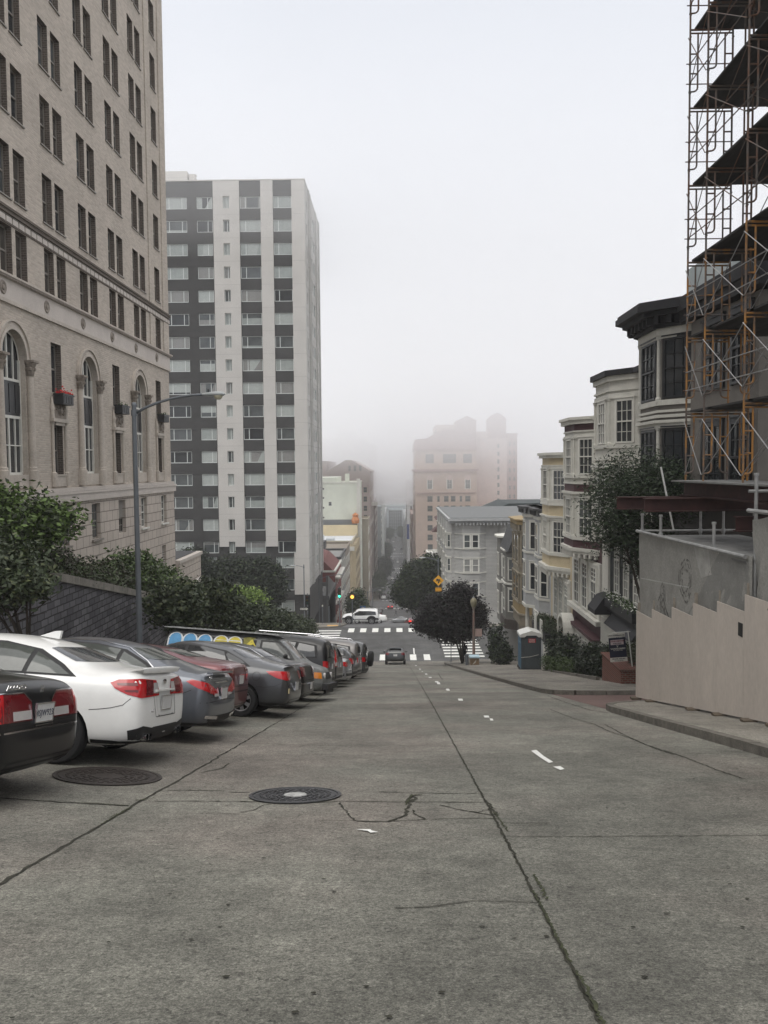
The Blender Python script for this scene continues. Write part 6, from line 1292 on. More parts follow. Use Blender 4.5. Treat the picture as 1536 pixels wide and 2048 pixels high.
# 4 ---- maroon
P_mar = paint('maroon_paint_car', (0.12, 0.016, 0.022), metal=.3, rough=.3); sp4 = var_spec(SED, L=4.5, top=[(0, .6), (.03, .9), (.07, 1.08), (.16, 1.14), (.35, 1.17)] + [(.78, 1.2), (1.3, 1.32), (1.85, 1.37), (2.3, 1.37), (2.75, 1.33), (3.35, 1.06), (3.9, .97), (4.2, .85), (4.42, .7), (4.5, .5)], belt=[(0, .55), (.07, 1.02), (.25, 1.06), (2.4, .98), (3.3, .93), (3.9, .86), (4.2, .76), (4.5, .46)])
c = Car(sp4, P_mar, 'maroon hatchback with tall tail squeezed between the blue grey and charcoal sedans', G_ROW); c.glass(sides='L', rear=False); c.decal('B', [(-.55, 1.2), (.55, 1.2), (.5, 1.3), (-.5, 1.3)], 'rear_window', M_cglass2, .005); c.wheels(spokes=5)
for sg in ('CL', 'CR'): c.decal(sg, [(8, 1.1), (48, 1.08), (46, .82), (10, .80)], 'tail_light', M_redd, .008)
c.plate(.84); c.line('B', [(-.8, .62), (.8, .62)], .012, 'panel_gap', M_trim); m = MB(); q = c.pt('B', .5, .55, .01); m.box(q.x - .006, q.x + .004, .45, .57, .5, .6); m.build('sticker', mat('beige_sticker', (.5, .42, .3)), c.root); c.details(z0=.72, z1=1.1); c.place(tail=(-3.15, 16.05), heading=176)
# 5 ---- charcoal sedan
P_ch = paint('charcoal_paint', (0.055, 0.057, 0.062), metal=.5, rough=.3); sp5 = var_spec(SED, L=4.55, w=[(0, .56), (.05, .72), (.16, .81), (.5, .87), (1.2, .89), (3.8, .88), (4.2, .82), (4.45, .68), (4.55, .5)])
sp5['top'] = [(0, .56), (.05, .72), (.11, .98), (.2, 1.08), (.42, 1.12), (.8, 1.19), (1.45, 1.42), (1.85, 1.475), (2.3, 1.48)] + [(2.75, 1.43), (3.38, 1.05), (3.85, .97), (4.25, .84), (4.46, .7), (4.55, .5)]
sp5['side'] = [[(.98, 1.07), (1.1, 1.14), (1.42, 1.26), (1.44, 1.22), (1.30, 1.06)], [(1.38, 1.06), (1.5, 1.28), (1.95, 1.35), (2.28, 1.35), (2.30, 1.02)], [(2.37, 1.01), (2.35, 1.35), (2.62, 1.33), (3.0, 1.19), (3.15, 1.0)]]
c = Car(sp5, P_ch, 'charcoal sedan with round fuel flap and silver spoked wheel, uphill of the graffiti van', G_ROW); c.glass(sides='L'); c.wheels(spokes=7)
for sg in ('CL', 'CR'): c.decal(sg, [(8, .96), (34, .97), (66, .965), (80, .95), (72, .90), (56, .83), (38, .79), (14, .80)], 'tail_light', M_red, .008)
fl_ = [(.70 + .085 * math.cos(6.283 * i / 20), .84 + .085 * math.sin(6.283 * i / 20)) for i in range(21)]; c.line('L', fl_, .009, 'fuel_flap', M_trim)
c.line('CL', [(38, .785), (60, .66), (80, .63), (98, .63)], .009, 'panel_gap', M_trim); c.line('L', [(1.36, 1.05), (1.30, .85), (1.42, .5), (1.5, .33)], .009, 'panel_gap', M_trim)
c.plate(.66, y=0); c.line('B', [(-.7, .68), (.7, .68)], .01, 'panel_gap', M_trim); m = MB(); q = c.pt('CL', 30, .58, .01); m.box(q.x - .01, q.x + .004, q.y - .05, q.y + .05, .53, .63); m.build('sticker', mat('beige_sticker2', (.5, .42, .25)), c.root); c.line('CL', [(20, .30), (90, .30)], .03, 'lower_lip', M_trim, .004)
m = MB(); m.box(-2.275 + .06, -2.275 + .2, -.5, .5, 1.085, 1.105); m.build('spoiler', P_ch, c.root); c.details(); c.place(tail=(-2.33, 18.55), heading=175)
# 6 ---- black sedan, chrome strip
c = Car(var_spec(SED, L=4.5, top=[(0, .58), (.045, .78), (.1, 1.02), (.2, 1.1), (.55, 1.12), (.78, 1.15), (1.45, 1.405), (1.85, 1.455), (2.3, 1.465), (2.75, 1.43), (3.42, 1.04), (3.9, .96), (4.2, .84), (4.42, .70), (4.5, .50)]), P_black, 'black sedan with chrome bumper strip right before the graffiti van', G_ROW); c.glass(sides='L'); c.wheels(spokes=5)
for sg in ('CL', 'CR'): c.decal(sg, [(12, 1.0), (42, 1.0), (40, .78), (12, .78)], 'tail_light', M_redd, .008)
c.line('L', [(.86, 1.02), (1.08, 1.165), (1.46, 1.34), (1.95, 1.415)], .02, 'chrome_line', M_chrome, .008); c.line('CL', [(0, .62), (80, .62)], .03, 'chrome_strip', M_chrome, .006); c.plate(.56, w=.3); c.line('B', [(-.6, .62), (.6, .62)], .03, 'chrome_strip', M_chrome, .006); c.details(); c.place(tail=(-2.3, 21.2), heading=175)
# 7 ---- graffiti van, nose to the street
P_van = mat('scuffed_grey_van_paint', (0.13, 0.135, 0.13), rough=.5, var=.6, ns=5, coat=.2)
v = Car(VAN, P_van, 'graffiti covered grey van with its nose to the street, among the left row', G_ROW, name='graffiti_van', cat='van'); v.glass(sides='R', gm=M_cglass2, trim_m=mat('dull_black_trim', (.05, .05, .05)), rear=False); v.wheels(spokes=5, rim_m=mat('grey_steel_rim', (.12, .12, .12)))
M_gb = mat('spray_blue', (.13, .36, .62), var=.12, ns=7); M_gw = mat('spray_white', (.72, .74, .74), var=.08); M_gy = mat('spray_yellow', (.62, .52, .08), var=.15, ns=7); M_go = mat('spray_olive', (.25, .23, .06), var=.4, ns=9); M_gr = mat('spray_red', (.36, .05, .035), var=.5, ns=9); M_gd = mat('spray_black', (.03, .03, .035), var=.2)
v.decal('R', [(.15, .55), (.15, 1.84), (3.05, 1.86), (3.05, .55)], 'graffiti_ground', M_gd, .002)
def arch(cx, z0, w, h, k=1.0): return [(cx - w * k / 2, z0)] + [(cx - w * k / 2 * math.cos(math.pi * i / 12), z0 + h - w * .42 + (w * .42 - (1 - k) * .12) * math.sin(math.pi * i / 12)) for i in range(13)] + [(cx + w * k / 2, z0)]
for i, (cx, col) in enumerate(((.45, M_gb), (.92, M_gb), (1.40, M_gb), (1.92, M_gy), (2.36, M_gy))):
    v.decal('R', arch(cx, 1.05, .5, .78), 'graffiti_outline', M_gw, .004 + .0004 * i); v.decal('R', arch(cx, 1.1, .5, .73, .78), 'graffiti_letter', col, .007)
v.decal('R', arch(2.95, 1.05, .55, .52), 'graffiti_outline', M_gw, .0065); v.decal('R', arch(2.95, 1.08, .55, .47, .78), 'graffiti_letter', M_gb, .009); v.decal('R', [(2.62, 1.80), (2.68, 1.3), (2.85, 1.6), (3.0, 1.82), (2.8, 1.84)], 'graffiti_letter', M_go, .005); v.decal('R', [(2.6, 1.45), (2.9, 1.78), (3.1, 1.5), (2.95, 1.62)], 'graffiti_letter', M_gy, .006)
for pl in ([(3.3, 1.05), (3.6, 1.18), (4.3, 1.12), (4.0, .95), (3.5, .9)], [(4.4, 1.0), (4.8, 1.02), (4.9, .85), (4.6, .7), (4.5, .8)], [(3.9, .8), (4.2, .9), (4.5, .6), (4.3, .55)]): v.decal('R', pl, 'graffiti_blotch', M_gr, .004)
for i, (pts) in enumerate(([(4.45, 1.0), (4.6, 1.12), (4.78, 1.06), (4.9, .9)], [(4.35, .9), (4.5, .98), (4.6, .85)], [(3.3, .95), (3.7, 1.1), (3.9, .9), (4.1, 1.1)])): v.line('R', pts, .025, 'graffiti_line', M_gw, .007)
b = text_mb('NAZAXO', .19, depth=.001, bold=.006); mb = MB(); mb.v = [tuple(v.pt('R', p[0] + 4.52, p[1] + 1.0, .008)) for p in b.v]; mb.f = b.f; mb.m = b.m; mb.build('graffiti_lettering', M_gw, v.root)
for y in (.62, -.62): m = MB(); q = v.pt('F', y, .82, 0); m.lathe([(0, .03), (.09, .03), (.1, 0), (.09, -.03)], (0, 0, 0), 16, axis='x'); m.v = [(q.x + p[0], y + p[1], .82 + p[2]) for p in m.v]; m.build('headlight', M_lens, v.root, fix=True)
for sg in ('FL', 'FR'): v.decal(sg, [(46, .92), (66, .92), (66, .74), (46, .74)], 'turn_signal', M_amber, .012)
v.decal('F', [(-.5, .72), (.5, .72), (.5, .92), (-.5, .92)], 'grille', M_trim, .006); m = MB(); m.box(2.6, 2.78, -.95, .95, .42, .6); m.box(2.62, 2.7, -.7, .7, .3, .42); m.build('front_bumper', M_trim, v.root)
m = MB(); m.box(-2.4, 1.0, -.78, -.74, 1.99, 2.0); m.box(-2.6, 1.1, -.86, .86, 1.955, 1.985); m.build('roof_edge', mat('pale_roof_paint', (.4, .41, .4), var=.4, ns=8), v.root)
mirror_part(v, x=4.05, m=M_trim, sides=(-1,)); v.place(ctr=(-2.1 - 2.4, 24.2), heading=-4.5)
# 8.. further down the row
def rowcar(base, pm, label, tail, lights='sed', heading=175, rails=None, wheel=5, spare=False, brand=None, **k):
    c = Car(var_spec(base, **k), pm, label, G_ROW); c.glass(sides='L'); c.wheels(spokes=wheel)
    if lights == 'tall': poly = [(14, 1.40), (30, 1.36), (46, 1.04), (48, .84), (18, .84), (22, 1.05)]
    elif lights == 'suv': poly = [(10, 1.05), (50, 1.05), (50, .85), (10, .85)]
    else: poly = [(5, .95), (60, .96), (64, .9), (45, .80), (5, .78)]
    for sg in ('CL', 'CR'): c.decal(sg, poly, 'tail_light', M_red, .008, step=.12)
    if lights == 'tall':
        for sg in ('CL', 'CR'): c.decal(sg, [(20, .98), (40, .98), (42, .86), (20, .86)], 'reverse_light', M_lens, .011)
    c.plate(.74 if base is SED else .9, w=.3)
    c.line('CL', [(0, .5), (70, .5)], .10, 'bumper_trim', M_trim, .004); c.line('B', [(-.6, .5), (.6, .5)], .10, 'bumper_trim', M_trim, .004)
    if rails:
        for s_ in (-1, 1): m = MB(); zt = lerp_tab(c.sp['top'], 1.5); m.tube([(-c.L / 2 + .5, s_ * .56, zt - .03), (-c.L / 2 + .6, s_ * .56, zt + .045), (-c.L / 2 + 2.3, s_ * .56, zt + .045), (-c.L / 2 + 2.45, s_ * .56, zt - .03)], .018, 6); m.build('roof_rail', rails, c.root)
    if spare: m = MB(); m.lathe([(0, -.12), (.3, -.12), (.36, -.06), (.36, .06), (.3, .12), (0, .12)], (0, 0, 0), 20, axis='x'); m.v = [(-c.L / 2 - .12 + p[0], p[1], p[2] + 1.0) for p in m.v]; m.build('spare_wheel', M_tyre, c.root, fix=True)
    c.details(z0=.75 if base is SED else .7, z1=1.04 if base is SED else 1.4, hw=.58); mirror_part(c); c.place(tail=tail, heading=heading); return c
P_sil = paint('silver_paint', (0.34, 0.35, 0.36), metal=.6, rough=.3); P_brn = paint('brown_grey_paint', (0.16, 0.15, 0.145), metal=.5, rough=.35); P_dg = paint('dark_grey_paint', (0.045, 0.048, 0.05), metal=.4, rough=.3)
TALL = dict(top=[(0, .60), (.03, .85), (.06, 1.15), (.12, 1.5), (.22, 1.70), (.6, 1.77), (1.4, 1.79), (2.2, 1.78), (2.65, 1.68), (3.2, 1.26), (3.45, 1.16), (3.9, 1.1), (4.25, 1.0), (4.42, .85), (4.5, .6)])
rowcar(SUV, P_black, 'black utility vehicle with silver roof rails just beyond the graffiti van', (-2.2, 27.0), 'suv', rails=M_chrome, **TALL)
rowcar(SUV, P_dg, 'dark grey crossover with tall upright red tail lights in the left row', (-2.1, 29.6), 'tall')
rowcar(SED, P_sil, 'silver sedan between the dark crossover and a black hatchback', (-1.88, 32.2))
rowcar(SUV, P_black, 'black hatchback beyond the silver sedan in the left row', (-1.8, 34.8), 'suv', wheel=6, top=[(0, .60), (.03, .85), (.08, 1.1), (.3, 1.35), (.6, 1.48), (1.4, 1.53), (2.2, 1.53), (2.65, 1.46), (3.2, 1.15), (3.45, 1.05), (3.9, 1.0), (4.25, .9), (4.42, .8), (4.5, .55)])
rowcar(SUV, P_brn, 'brown grey utility vehicle with roof rails far down the left row', (-1.72, 37.5), 'suv', rails=M_chrome, **TALL)
rowcar(SUV, P_dg, 'dark off-roader with spare wheel on its tail far down the left row', (-1.5, 40.4), 'suv', spare=True, **TALL)
rowcar(SED, P_white, 'white sedan near the bottom of the left row', (-1.75, 43.3)); rowcar(SED, P_black, 'black sedan near the bottom of the left row, after the white one', (-1.75, 46.2)); rowcar(SUV, P_sil, 'silver utility vehicle, last of the left row before the crossing', (-1.7, 49.2), 'suv')
# dark hatch driving down
c = Car(var_spec(SUV, L=4.3, top=[(0, .6), (.03, .85), (.06, 1.05), (.3, 1.32), (.55, 1.45), (1.4, 1.52), (2.0, 1.52), (2.5, 1.44), (3.2, 1.08), (3.6, .98), (4.0, .88), (4.2, .75), (4.3, .5)], belt=[(0, .55), (.05, .9), (.25, .98), (2.4, .95), (3.3, .9), (3.9, .85), (4.1, .75), (4.3, .46)],
    side=[[(.55, 1.03), (.75, 1.30), (1.1, 1.38), (1.15, 1.0)], [(1.2, 1.0), (1.15, 1.39), (1.9, 1.42), (1.93, .98)], [(2.0, .98), (2.0, 1.42), (2.4, 1.36), (3.0, 1.02)]], trim=[(.5, 1.01), (.7, 1.34), (1.1, 1.42), (2.0, 1.45), (2.45, 1.39), (3.1, 1.0), (2, .96)], rear=[(-.55, 1.08), (.55, 1.08), (.5, 1.36), (-.5, 1.36)], wheels=(.8, 3.4), r=.32), P_dg, 'dark grey hatchback driving down the hill to the crosswalk', name='driving_car')
c.glass(sides='LR'); c.wheels(); mirror_part(c); c.decal('B', [(-.5, .98), (.5, .98), (.5, 1.06), (-.5, 1.06)], 'lower_rear_glass', M_cglass2, .008)
for sg in ('CL', 'CR'): c.decal(sg, [(18, 1.02), (52, 1.02), (52, .82), (20, .80)], 'tail_light', M_redd, .008)
m = MB(); m.box(-2.15 + .18, -2.15 + .5, -.55, .55, 1.44, 1.465); m.build('spoiler', P_dg, c.root); c.plate(.8); c.line('B', [(-.75, .62), (.75, .62)], .01, 'panel_gap', M_trim); c.place(ctr=(-.12, 72.3), heading=90)
# white lifted suv across the lower kerb
c = Car(var_spec(SUV, **dict(TALL, L=4.5, r=.44, zb=[(0, .62), (.08, .55), (.35, .5), (4.1, .5), (4.5, .6)])), paint('white_paint2', (.72, .72, .71)), 'white raised utility vehicle turning at the far side of the crossing', name='raised_suv'); c.glass(sides='L', gm=M_cglass); c.wheels(sides=(1, -1)); mirror_part(c)
c.line('L', [(0.02, .66), (.45, .70)], .22, 'lower_cladding', M_trim); c.line('L', [(1.4, .58), (3.1, .58)], .12, 'lower_cladding', M_trim); c.line('L', [(4.0, .72), (4.4, .72)], .22, 'lower_cladding', M_trim)
for wx in c.sp['wheels']: c.line('L', [(wx + .56 * math.cos(a), .44 + .56 * math.sin(a)) for a in [math.pi * i / 10 for i in range(11)]], .14, 'wheel_arch', M_trim, .012)
for s_ in (-1, 1): m = MB(); m.tube([(-1.75, s_ * .56, 1.76), (-1.65, s_ * .56, 1.84), (.2, s_ * .56, 1.84), (.35, s_ * .56, 1.74)], .02, 6); m.build('roof_rail', M_trim, c.root)
c.root.name = 'raised_suv'; c.place(ctr=(-4.25, 97.1), heading=178, slope=False)
# ---- traffic farther down: two light prototypes, copied
def proto(base, pm, **k):
    c = Car(var_spec(base, **k), pm, '-', None, wells=False, sub=1, name='distant_car', far=True); c.glass(sides='LR'); c.wheels(lod=True); return c
FAR = {}
def farcar(kind, pm, label, x, y, heading=90, brake=False, group='cars down the far street', name='distant_car'):
    key = (kind, pm.name, brake)
    if key not in FAR:
        c = proto({'s': SED, 'u': SUV, 'v': VAN}[kind], pm)
        for sg in ('CL', 'CR'): c.decal(sg, [(10, .95), (50, .95), (50, .8), (10, .8)] if kind == 's' else [(10, 1.1), (50, 1.1), (50, .9), (10, .9)], 'tail_light', M_brake if brake else M_redd, .01)
        c.used = False; FAR[key] = c
    c = FAR[key]; r_ = c.root if not c.used else copy_tree(c.root); c.used = True; o = c.root; c.root = r_; c.place(ctr=(x, y), heading=heading); c.root = o
    tag(r_, label, 'van' if kind == 'v' else 'car', group)
farcar('s', P_white, 'small white car half hidden behind the raised white utility vehicle', -3.4, 100.6, 178, group=None)
farcar('u', P_black, 'black utility vehicle parked just past the raised white one', -3.6, 118, 90, group=None)
farcar('s', P_sil, 'silver sedan crossing at the second intersection', 1.0, 200.5, 178, group=None)
P_rd = paint('dark_red_paint', (.22, .012, .02)); farcar('s', P_rd, 'dark red car half hidden by the crest, right of the silver crossing car', 2.3, 127, 100, True, group=None)
farcar('s', P_rd, 'red car with lit brake lamps stopping at the third crosswalk', -1.9, 258, 90, True, group=None)
k_ = 0
LF = [('u', P_dg, -4.8, 222, 'dark car parked at the left kerb by the lower left tree'), ('s', P_black, -4.8, 230, 'black car at the left kerb just past the dark one'), ('u', P_black, 4.9, 232, 'black car at the right kerb under the big green tree'), ('s', P_dg, 4.9, 240, 'dark sedan at the right kerb behind the black one'), ('s', P_brn, 4.9, 248, 'brown grey sedan at the right kerb before the third crossing'), ('s', P_dg, -4.8, 243, 'dark sedan at the left kerb before the third crossing'),
 ('s', P_white, -4.5, 296, 'white car parked left just beyond the third crossing'), ('u', P_black, -4.8, 315, 'black vehicle parked left behind the white car past the third crossing'), ('u', P_black, -1.6, 378, 'black vehicle driving over the fourth crossing'), ('u', P_dg, -1.9, 420, 'dark vehicle leading the lane after the fourth crossing'), ('s', P_white, -2.0, 438, 'white car behind the dark vehicle after the fourth crossing'), ('u', P_white, -5.0, 415, 'white van-like vehicle at the left kerb after the fourth crossing'), ('s', P_sil, -5.0, 436, 'silver car at the left kerb after the fourth crossing'), ('s', P_sil, 1.6, 452, 'silver car coming uphill after the fourth crossing'),
 ('u', P_black, -1.5, 492, 'black vehicle on the fifth crossing'), ('s', P_white, 1.2, 545, 'white car midway between the fifth and sixth crossing'), ('s', P_sil, .9, 562, 'silver car behind the white one before the sixth crossing'), ('u', P_white, 5.0, 540, 'white vehicle at the right kerb after the fifth crossing'), ('u', P_black, 4.9, 520, 'black vehicle at the right kerb after the fifth crossing'), ('s', P_white, -2, 570, 'white car in the left lane before the sixth crossing'), ('s', P_rd, -5, 575, 'red car at the left kerb before the sixth crossing'), ('s', P_black, -5, 590, 'black car at the left kerb before the sixth crossing'),
 ('u', P_white, -1, 640, 'white vehicle beyond the sixth crossing'), ('s', P_dg, -1, 665, 'dark car beyond the sixth crossing behind the white vehicle'), ('u', P_black, 4.5, 650, 'black vehicle parked right beyond the sixth crossing'), ('s', P_white, -2, 725, 'white car near the end of the street'), ('s', P_sil, 2, 735, 'silver car near the end of the street'), ('u', P_dg, 0, 770, 'dark vehicle farthest down the street')]
for (kd, pm, x, y, lb) in LF: farcar(kd, pm, lb, x, y)

# ================================================================ PLANTS
def leafm(n, c, v=.45, ns=2.2):
    m = mat(n, c, rough=.55, var=v, ns=ns, spec=.35, var2=.25); b = m.node_tree.nodes['Principled BSDF']; b.inputs['Subsurface Weight'].default_value = 0; return m
M_bark = mat('bark', (.055, .046, .038), rough=.95, var=.35, ns=9, bump=.7, bs=18, stretch=(1, 1, .25))
L_mag = leafm('magnolia_leaf', (.036, .05, .023)); L_magb = leafm('magnolia_leaf_light', (.085, .10, .045)); L_bright = leafm('bright_leaf', (.10, .155, .042)); L_dark = leafm('dark_leaf', (.018, .026, .016)); L_plum = leafm('plum_leaf', (.012, .009, .011)); L_wil = leafm('feathery_leaf', (.036, .056, .028)); L_brown = leafm('brown_hedge_leaf', (.05, .045, .03)); L_hedge = leafm('hedge_leaf', (.035, .052, .022)); L_mid = leafm('mid_green_leaf', (.055, .08, .032))
def foliage(blobs, size, dens, seed, mats, frac2=.12, aspect=.45, spread=.16, up_bias=0.3, shape='quad'):
    """blobs: (cx,cy,cz, rx,ry,rz); dens = clusters per blob"""
    rnd = random.Random(seed); m = MB(); G = rnd.gauss; U = rnd.uniform
    for (cx, cy, cz, rx, ry, rz) in blobs:
        k = int(dens * max(.3, (rx * ry * rz) ** .5)); lob = [(U(0, 6.28), U(-.6, 1), U(.65, 1.18)) for _ in range(11)]
        for _ in range(k):
            d = Vector((G(0, 1), G(0, 1), G(0, 1))).normalized(); r = U(0, 1) ** .38
            bump = 1.0
            for a, zz_, q in lob:
                w = max(0, d.dot(Vector((math.cos(a) * math.sqrt(max(0, 1 - zz_ * zz_)), math.sin(a) * math.sqrt(max(0, 1 - zz_ * zz_)), zz_))) - .55); bump += (q - .85) * w * 1.6
            c = Vector((cx + d.x * rx * r * bump, cy + d.y * ry * r * bump, cz + d.z * rz * r * bump)); nl = rnd.randint(5, 9); dark = rnd.random()
            for _ in range(nl):
                p = c + Vector((G(0, 1), G(0, 1), G(0, .7))) * spread; s = size * U(.6, 1.25)
                v1 = Vector((G(0, 1), G(0, 1), G(0, .6))).normalized(); nrm = (Vector((G(0, .8), G(0, .8), G(up_bias, .8))) + d * .6).normalized(); v2 = v1.cross(nrm)
                if v2.length < .05: continue
                v2 = v2.normalized() * s * aspect; v1 = v1 * s
                m.face([p - v1, p + v2 - v1 * .1, p + v1, p - v2 - v1 * .1], 1 if rnd.random() < frac2 else 0)
    return m
def limbs(base, tips, r0, seed, lean=0):
    rnd = random.Random(seed); m = MB(); base = Vector(base)
    for t in tips:
        t = Vector(t); mid = base.lerp(t, .45) + Vector((rnd.uniform(-.12, .12), rnd.uniform(-.12, .12), .1)); mid.x = base.x + (mid.x - base.x) * .45; mid.y = base.y + (mid.y - base.y) * .45
        m.tube([base, base.lerp(mid, .5) + Vector((rnd.uniform(-.04, .04), 0, 0)), mid, mid.lerp(t, .5) + Vector((rnd.uniform(-.1, .1), rnd.uniform(-.1, .1), .06)), t], [r0, r0 * .8, r0 * .6, r0 * .36, r0 * .14], 7)
        for _ in range(3):
            a = mid.lerp(t, rnd.uniform(.1, .8)); b = a + Vector((rnd.gauss(0, .35), rnd.gauss(0, .35), rnd.uniform(.1, .5))); m.tube([a, a.lerp(b, .5) + Vector((0, 0, .04)), b], [r0 * .3, r0 * .2, r0 * .08], 5)
    return m
def tree(label, base, blobs, mats, size=.1, dens=300, seed=1, r0=.08, name='tree', group=None, frac2=.15, spread=.16, aspect=.45, tips=None, up_bias=.3):
    t = thing(name, label, 'tree', base, group=group)
    tips = tips or [(b[0] + random.uniform(-.3, .3) * b[3], b[1], b[2] + b[5] * .3) for b in blobs] + [(blobs[0][0] + s * blobs[0][3] * .6, blobs[0][1] + q * blobs[0][4] * .5, blobs[0][2] + .1) for s, q in ((1, .4), (-1, -.4), (.3, -1), (-.4, 1))]
    limbs(base, tips, r0, seed).build('trunk', M_bark, t, smooth=True)
    foliage(blobs, size, dens, seed, mats, frac2, aspect, spread, up_bias).build('crown', mats, t); return t
def gl_(y): return gz(y) + .55
TG = 'small magnolia trees along the left sidewalk'
random.seed(50)
tree('dark glossy leaved magnolia standing at the left edge before the stone wall', (-8.35, 18.3, gl_(18.3)), [(-8.8, 18.3, -2.35, .95, 1.1, .85), (-8.05, 18.0, -2.5, .45, .7, .35), (-9.5, 18.2, -1.9, .7, 1, .7)], [L_mag, L_magb], .08, 400, 3, .055, group=TG, spread=.15)
tree('magnolia just right of the tall lamp post, with bare lower limbs', (-8.3, 30.5, gl_(30.5)), [(-8.2, 30.4, -5.0, 1.15, 1.2, .85), (-7.8, 30.2, -5.6, .7, .7, .45)], [L_mag, L_magb], .11, 430, 4, .055, group=TG)
tree('magnolia behind the graffiti van roof, second right of the lamp post', (-8.3, 36.8, gl_(36.8)), [(-8.2, 36.8, -6.0, 1.15, 1.2, 1.0)], [L_mag, L_magb], .115, 450, 5, .055, group=TG)
for i, (y, w, lb) in enumerate(((42.5, 1.1, 'magnolia before the bright green round tree'), (49, 1.1, 'magnolia right under the bright green round tree'), (56, 1.1, 'magnolia past the bright green round tree'), (63, 1.1, 'magnolia second to last before the crossing on the left'), (70, 1.2, 'last magnolia by the crossing on the left'))):
    z = gl_(y); tree(lb, (-8.3, y, z), [(-8.2, y, z + 2.5, 1.3, 1.6, .95), (-7.7, y - .6, z + 1.9, .8, .9, .6)], [L_mag, L_magb], .12, 380, 10 + i, .055, group=TG, frac2=.1)
TB = 'trees behind the stone wall'
tree('bright green tree rising over the stone wall at the left edge', (-11.2, 24.4, gz(24) + 1), [(-11.4, 24.4, -1.75, 1.35, 1.4, 1.1), (-10.4, 24.5, -1.5, .9, .9, .6), (-12.2, 24.4, -.9, .8, .9, .5)], [L_bright, L_mag], .10, 460, 21, .07, frac2=.3, spread=.2, group=TB)
tree('bright lime green round tree behind the left sidewalk trees', (-10.8, 57, gz(57)), [(-10.7, 57, -9.9, 1.75, 1.9, 1.5)], [leafm('lime_leaf', (.20, .29, .06)), L_bright], .12, 700, 22, .08, frac2=.3, spread=.2, group=TB)
tree('yellow green tree between the low wing and the lime green one', (-11.2, 45, gz(45)), [(-11.0, 45, -7.6, 1.5, 1.8, 1.2), (-10.7, 49, -8.6, 1.1, 1.5, 1.0)], [L_bright, L_mag], .12, 500, 23, .08, frac2=.3, spread=.2, group=TB)
tree('green bush-like tree behind the wall just right of the lamp post', (-11.0, 34.5, gz(34)), [(-11, 34.2, -4.35, 1.1, 1.6, .9), (-10.8, 38, -5.4, 1.0, 1.5, .9)], [L_mid, L_bright], .10, 500, 24, .07, frac2=.3, spread=.2, group=TB)
def bush(label, blobs, mats, size, dens, seed, name='hedge', cat='hedge', frac2=.15, spread=.1, core=True, aspect=.5):
    b0 = blobs[0]; t = thing(name, label, cat, (b0[0], b0[1], b0[2] - b0[5]))
    foliage(blobs, size, dens, seed, mats, frac2, aspect, spread).build('leaves', mats, t)
    m = MB()
    for b in blobs[:3]: m.tube([(b[0], b[1], b[2] - b[5] * 1.05), (b[0] + .05, b[1], b[2]), (b[0], b[1] + .05, b[2] + b[5] * .5)], [.03, .02, .008], 5)
    m.build('stem', M_bark, t); return t
bush('clipped brown and green hedge behind the coping of the stone wall', [(-10.9, y, gz(y) + 4.0 + .15 * math.sin(y * 2), .75, .75, .62) for y in [24.6 + .8 * i for i in range(12)]], [L_mid, L_brown], .07, 420, 31, frac2=.45)
tree('wide dark tree in front of the charcoal tower base', (-17.5, 96.5, gz(96)), [(-19.5, 96.8, -13.4, 2.6, 1.6, 2.6), (-16.3, 96.6, -12.9, 3.0, 1.6, 2.7), (-14.9, 96.6, -14.6, 1.7, 1.4, 1.8)], [L_dark, L_mid], .2, 420, 32, .15, frac2=.15, spread=.35)
tree('low dark tree at the left end of the tower base', (-24, 97, gz(96)), [(-24, 97, -11.8, 2.2, 1.5, 2.4)], [L_dark, L_mid], .2, 380, 33, .12, spread=.35)
# right side
tree('large feathery dark green tree behind the scaffold, in front of the white house', (8.45, 27.2, gz(27) + .14), [(7.9, 27.2, -.55, 1.45, 1.2, .95), (7.5, 27.0, -1.35, 1.15, 1.1, .9), (7.15, 27.0, -2.15, .75, .9, .6), (8.3, 27.2, -2.7, .8, .9, 1.0), (9.2, 27.3, -.9, .9, 1, .9)], [L_wil, L_dark], .075, 760, 41, .11, frac2=.3, spread=.24, aspect=.25, up_bias=0)
tree('dark purple leaved plum tree on the right corner sidewalk', (5.35, 67, gz(67) + .14), [(3.6, 66.5, -12.1, 1.9, 1.8, 1.5), (5.4, 66.8, -11.6, 1.7, 1.8, 1.6), (4.5, 66.5, -13.2, 1.9, 1.6, .95), (2.4, 66.3, -12.7, .9, 1, .6), (6.3, 67, -12.2, .8, 1, .9), (5.2, 66.8, -10.3, .9, 1, .8), (3.2, 66.5, -11.0, .8, 1, .6)], [L_plum, L_dark], .12, 620, 42, .10, frac2=.12, spread=.26, tips=[(4.2, 66.6, -12), (5.6, 66.9, -11.6), (3.2, 66.5, -12.6)])
tree('big dense green street tree beyond the intersection on the right', (5.2, 113, gz(113)), [(3.6, 112, -15.4, 2.6, 3.5, 2.4), (2.0, 111.5, -17.3, 2.0, 2.5, 1.7), (4.8, 112.5, -13.9, 1.9, 2.5, 1.7), (5.3, 112, -17, 1.6, 2.5, 2.0)], [L_dark, L_mid], .2, 560, 43, .2, frac2=.3, spread=.4)
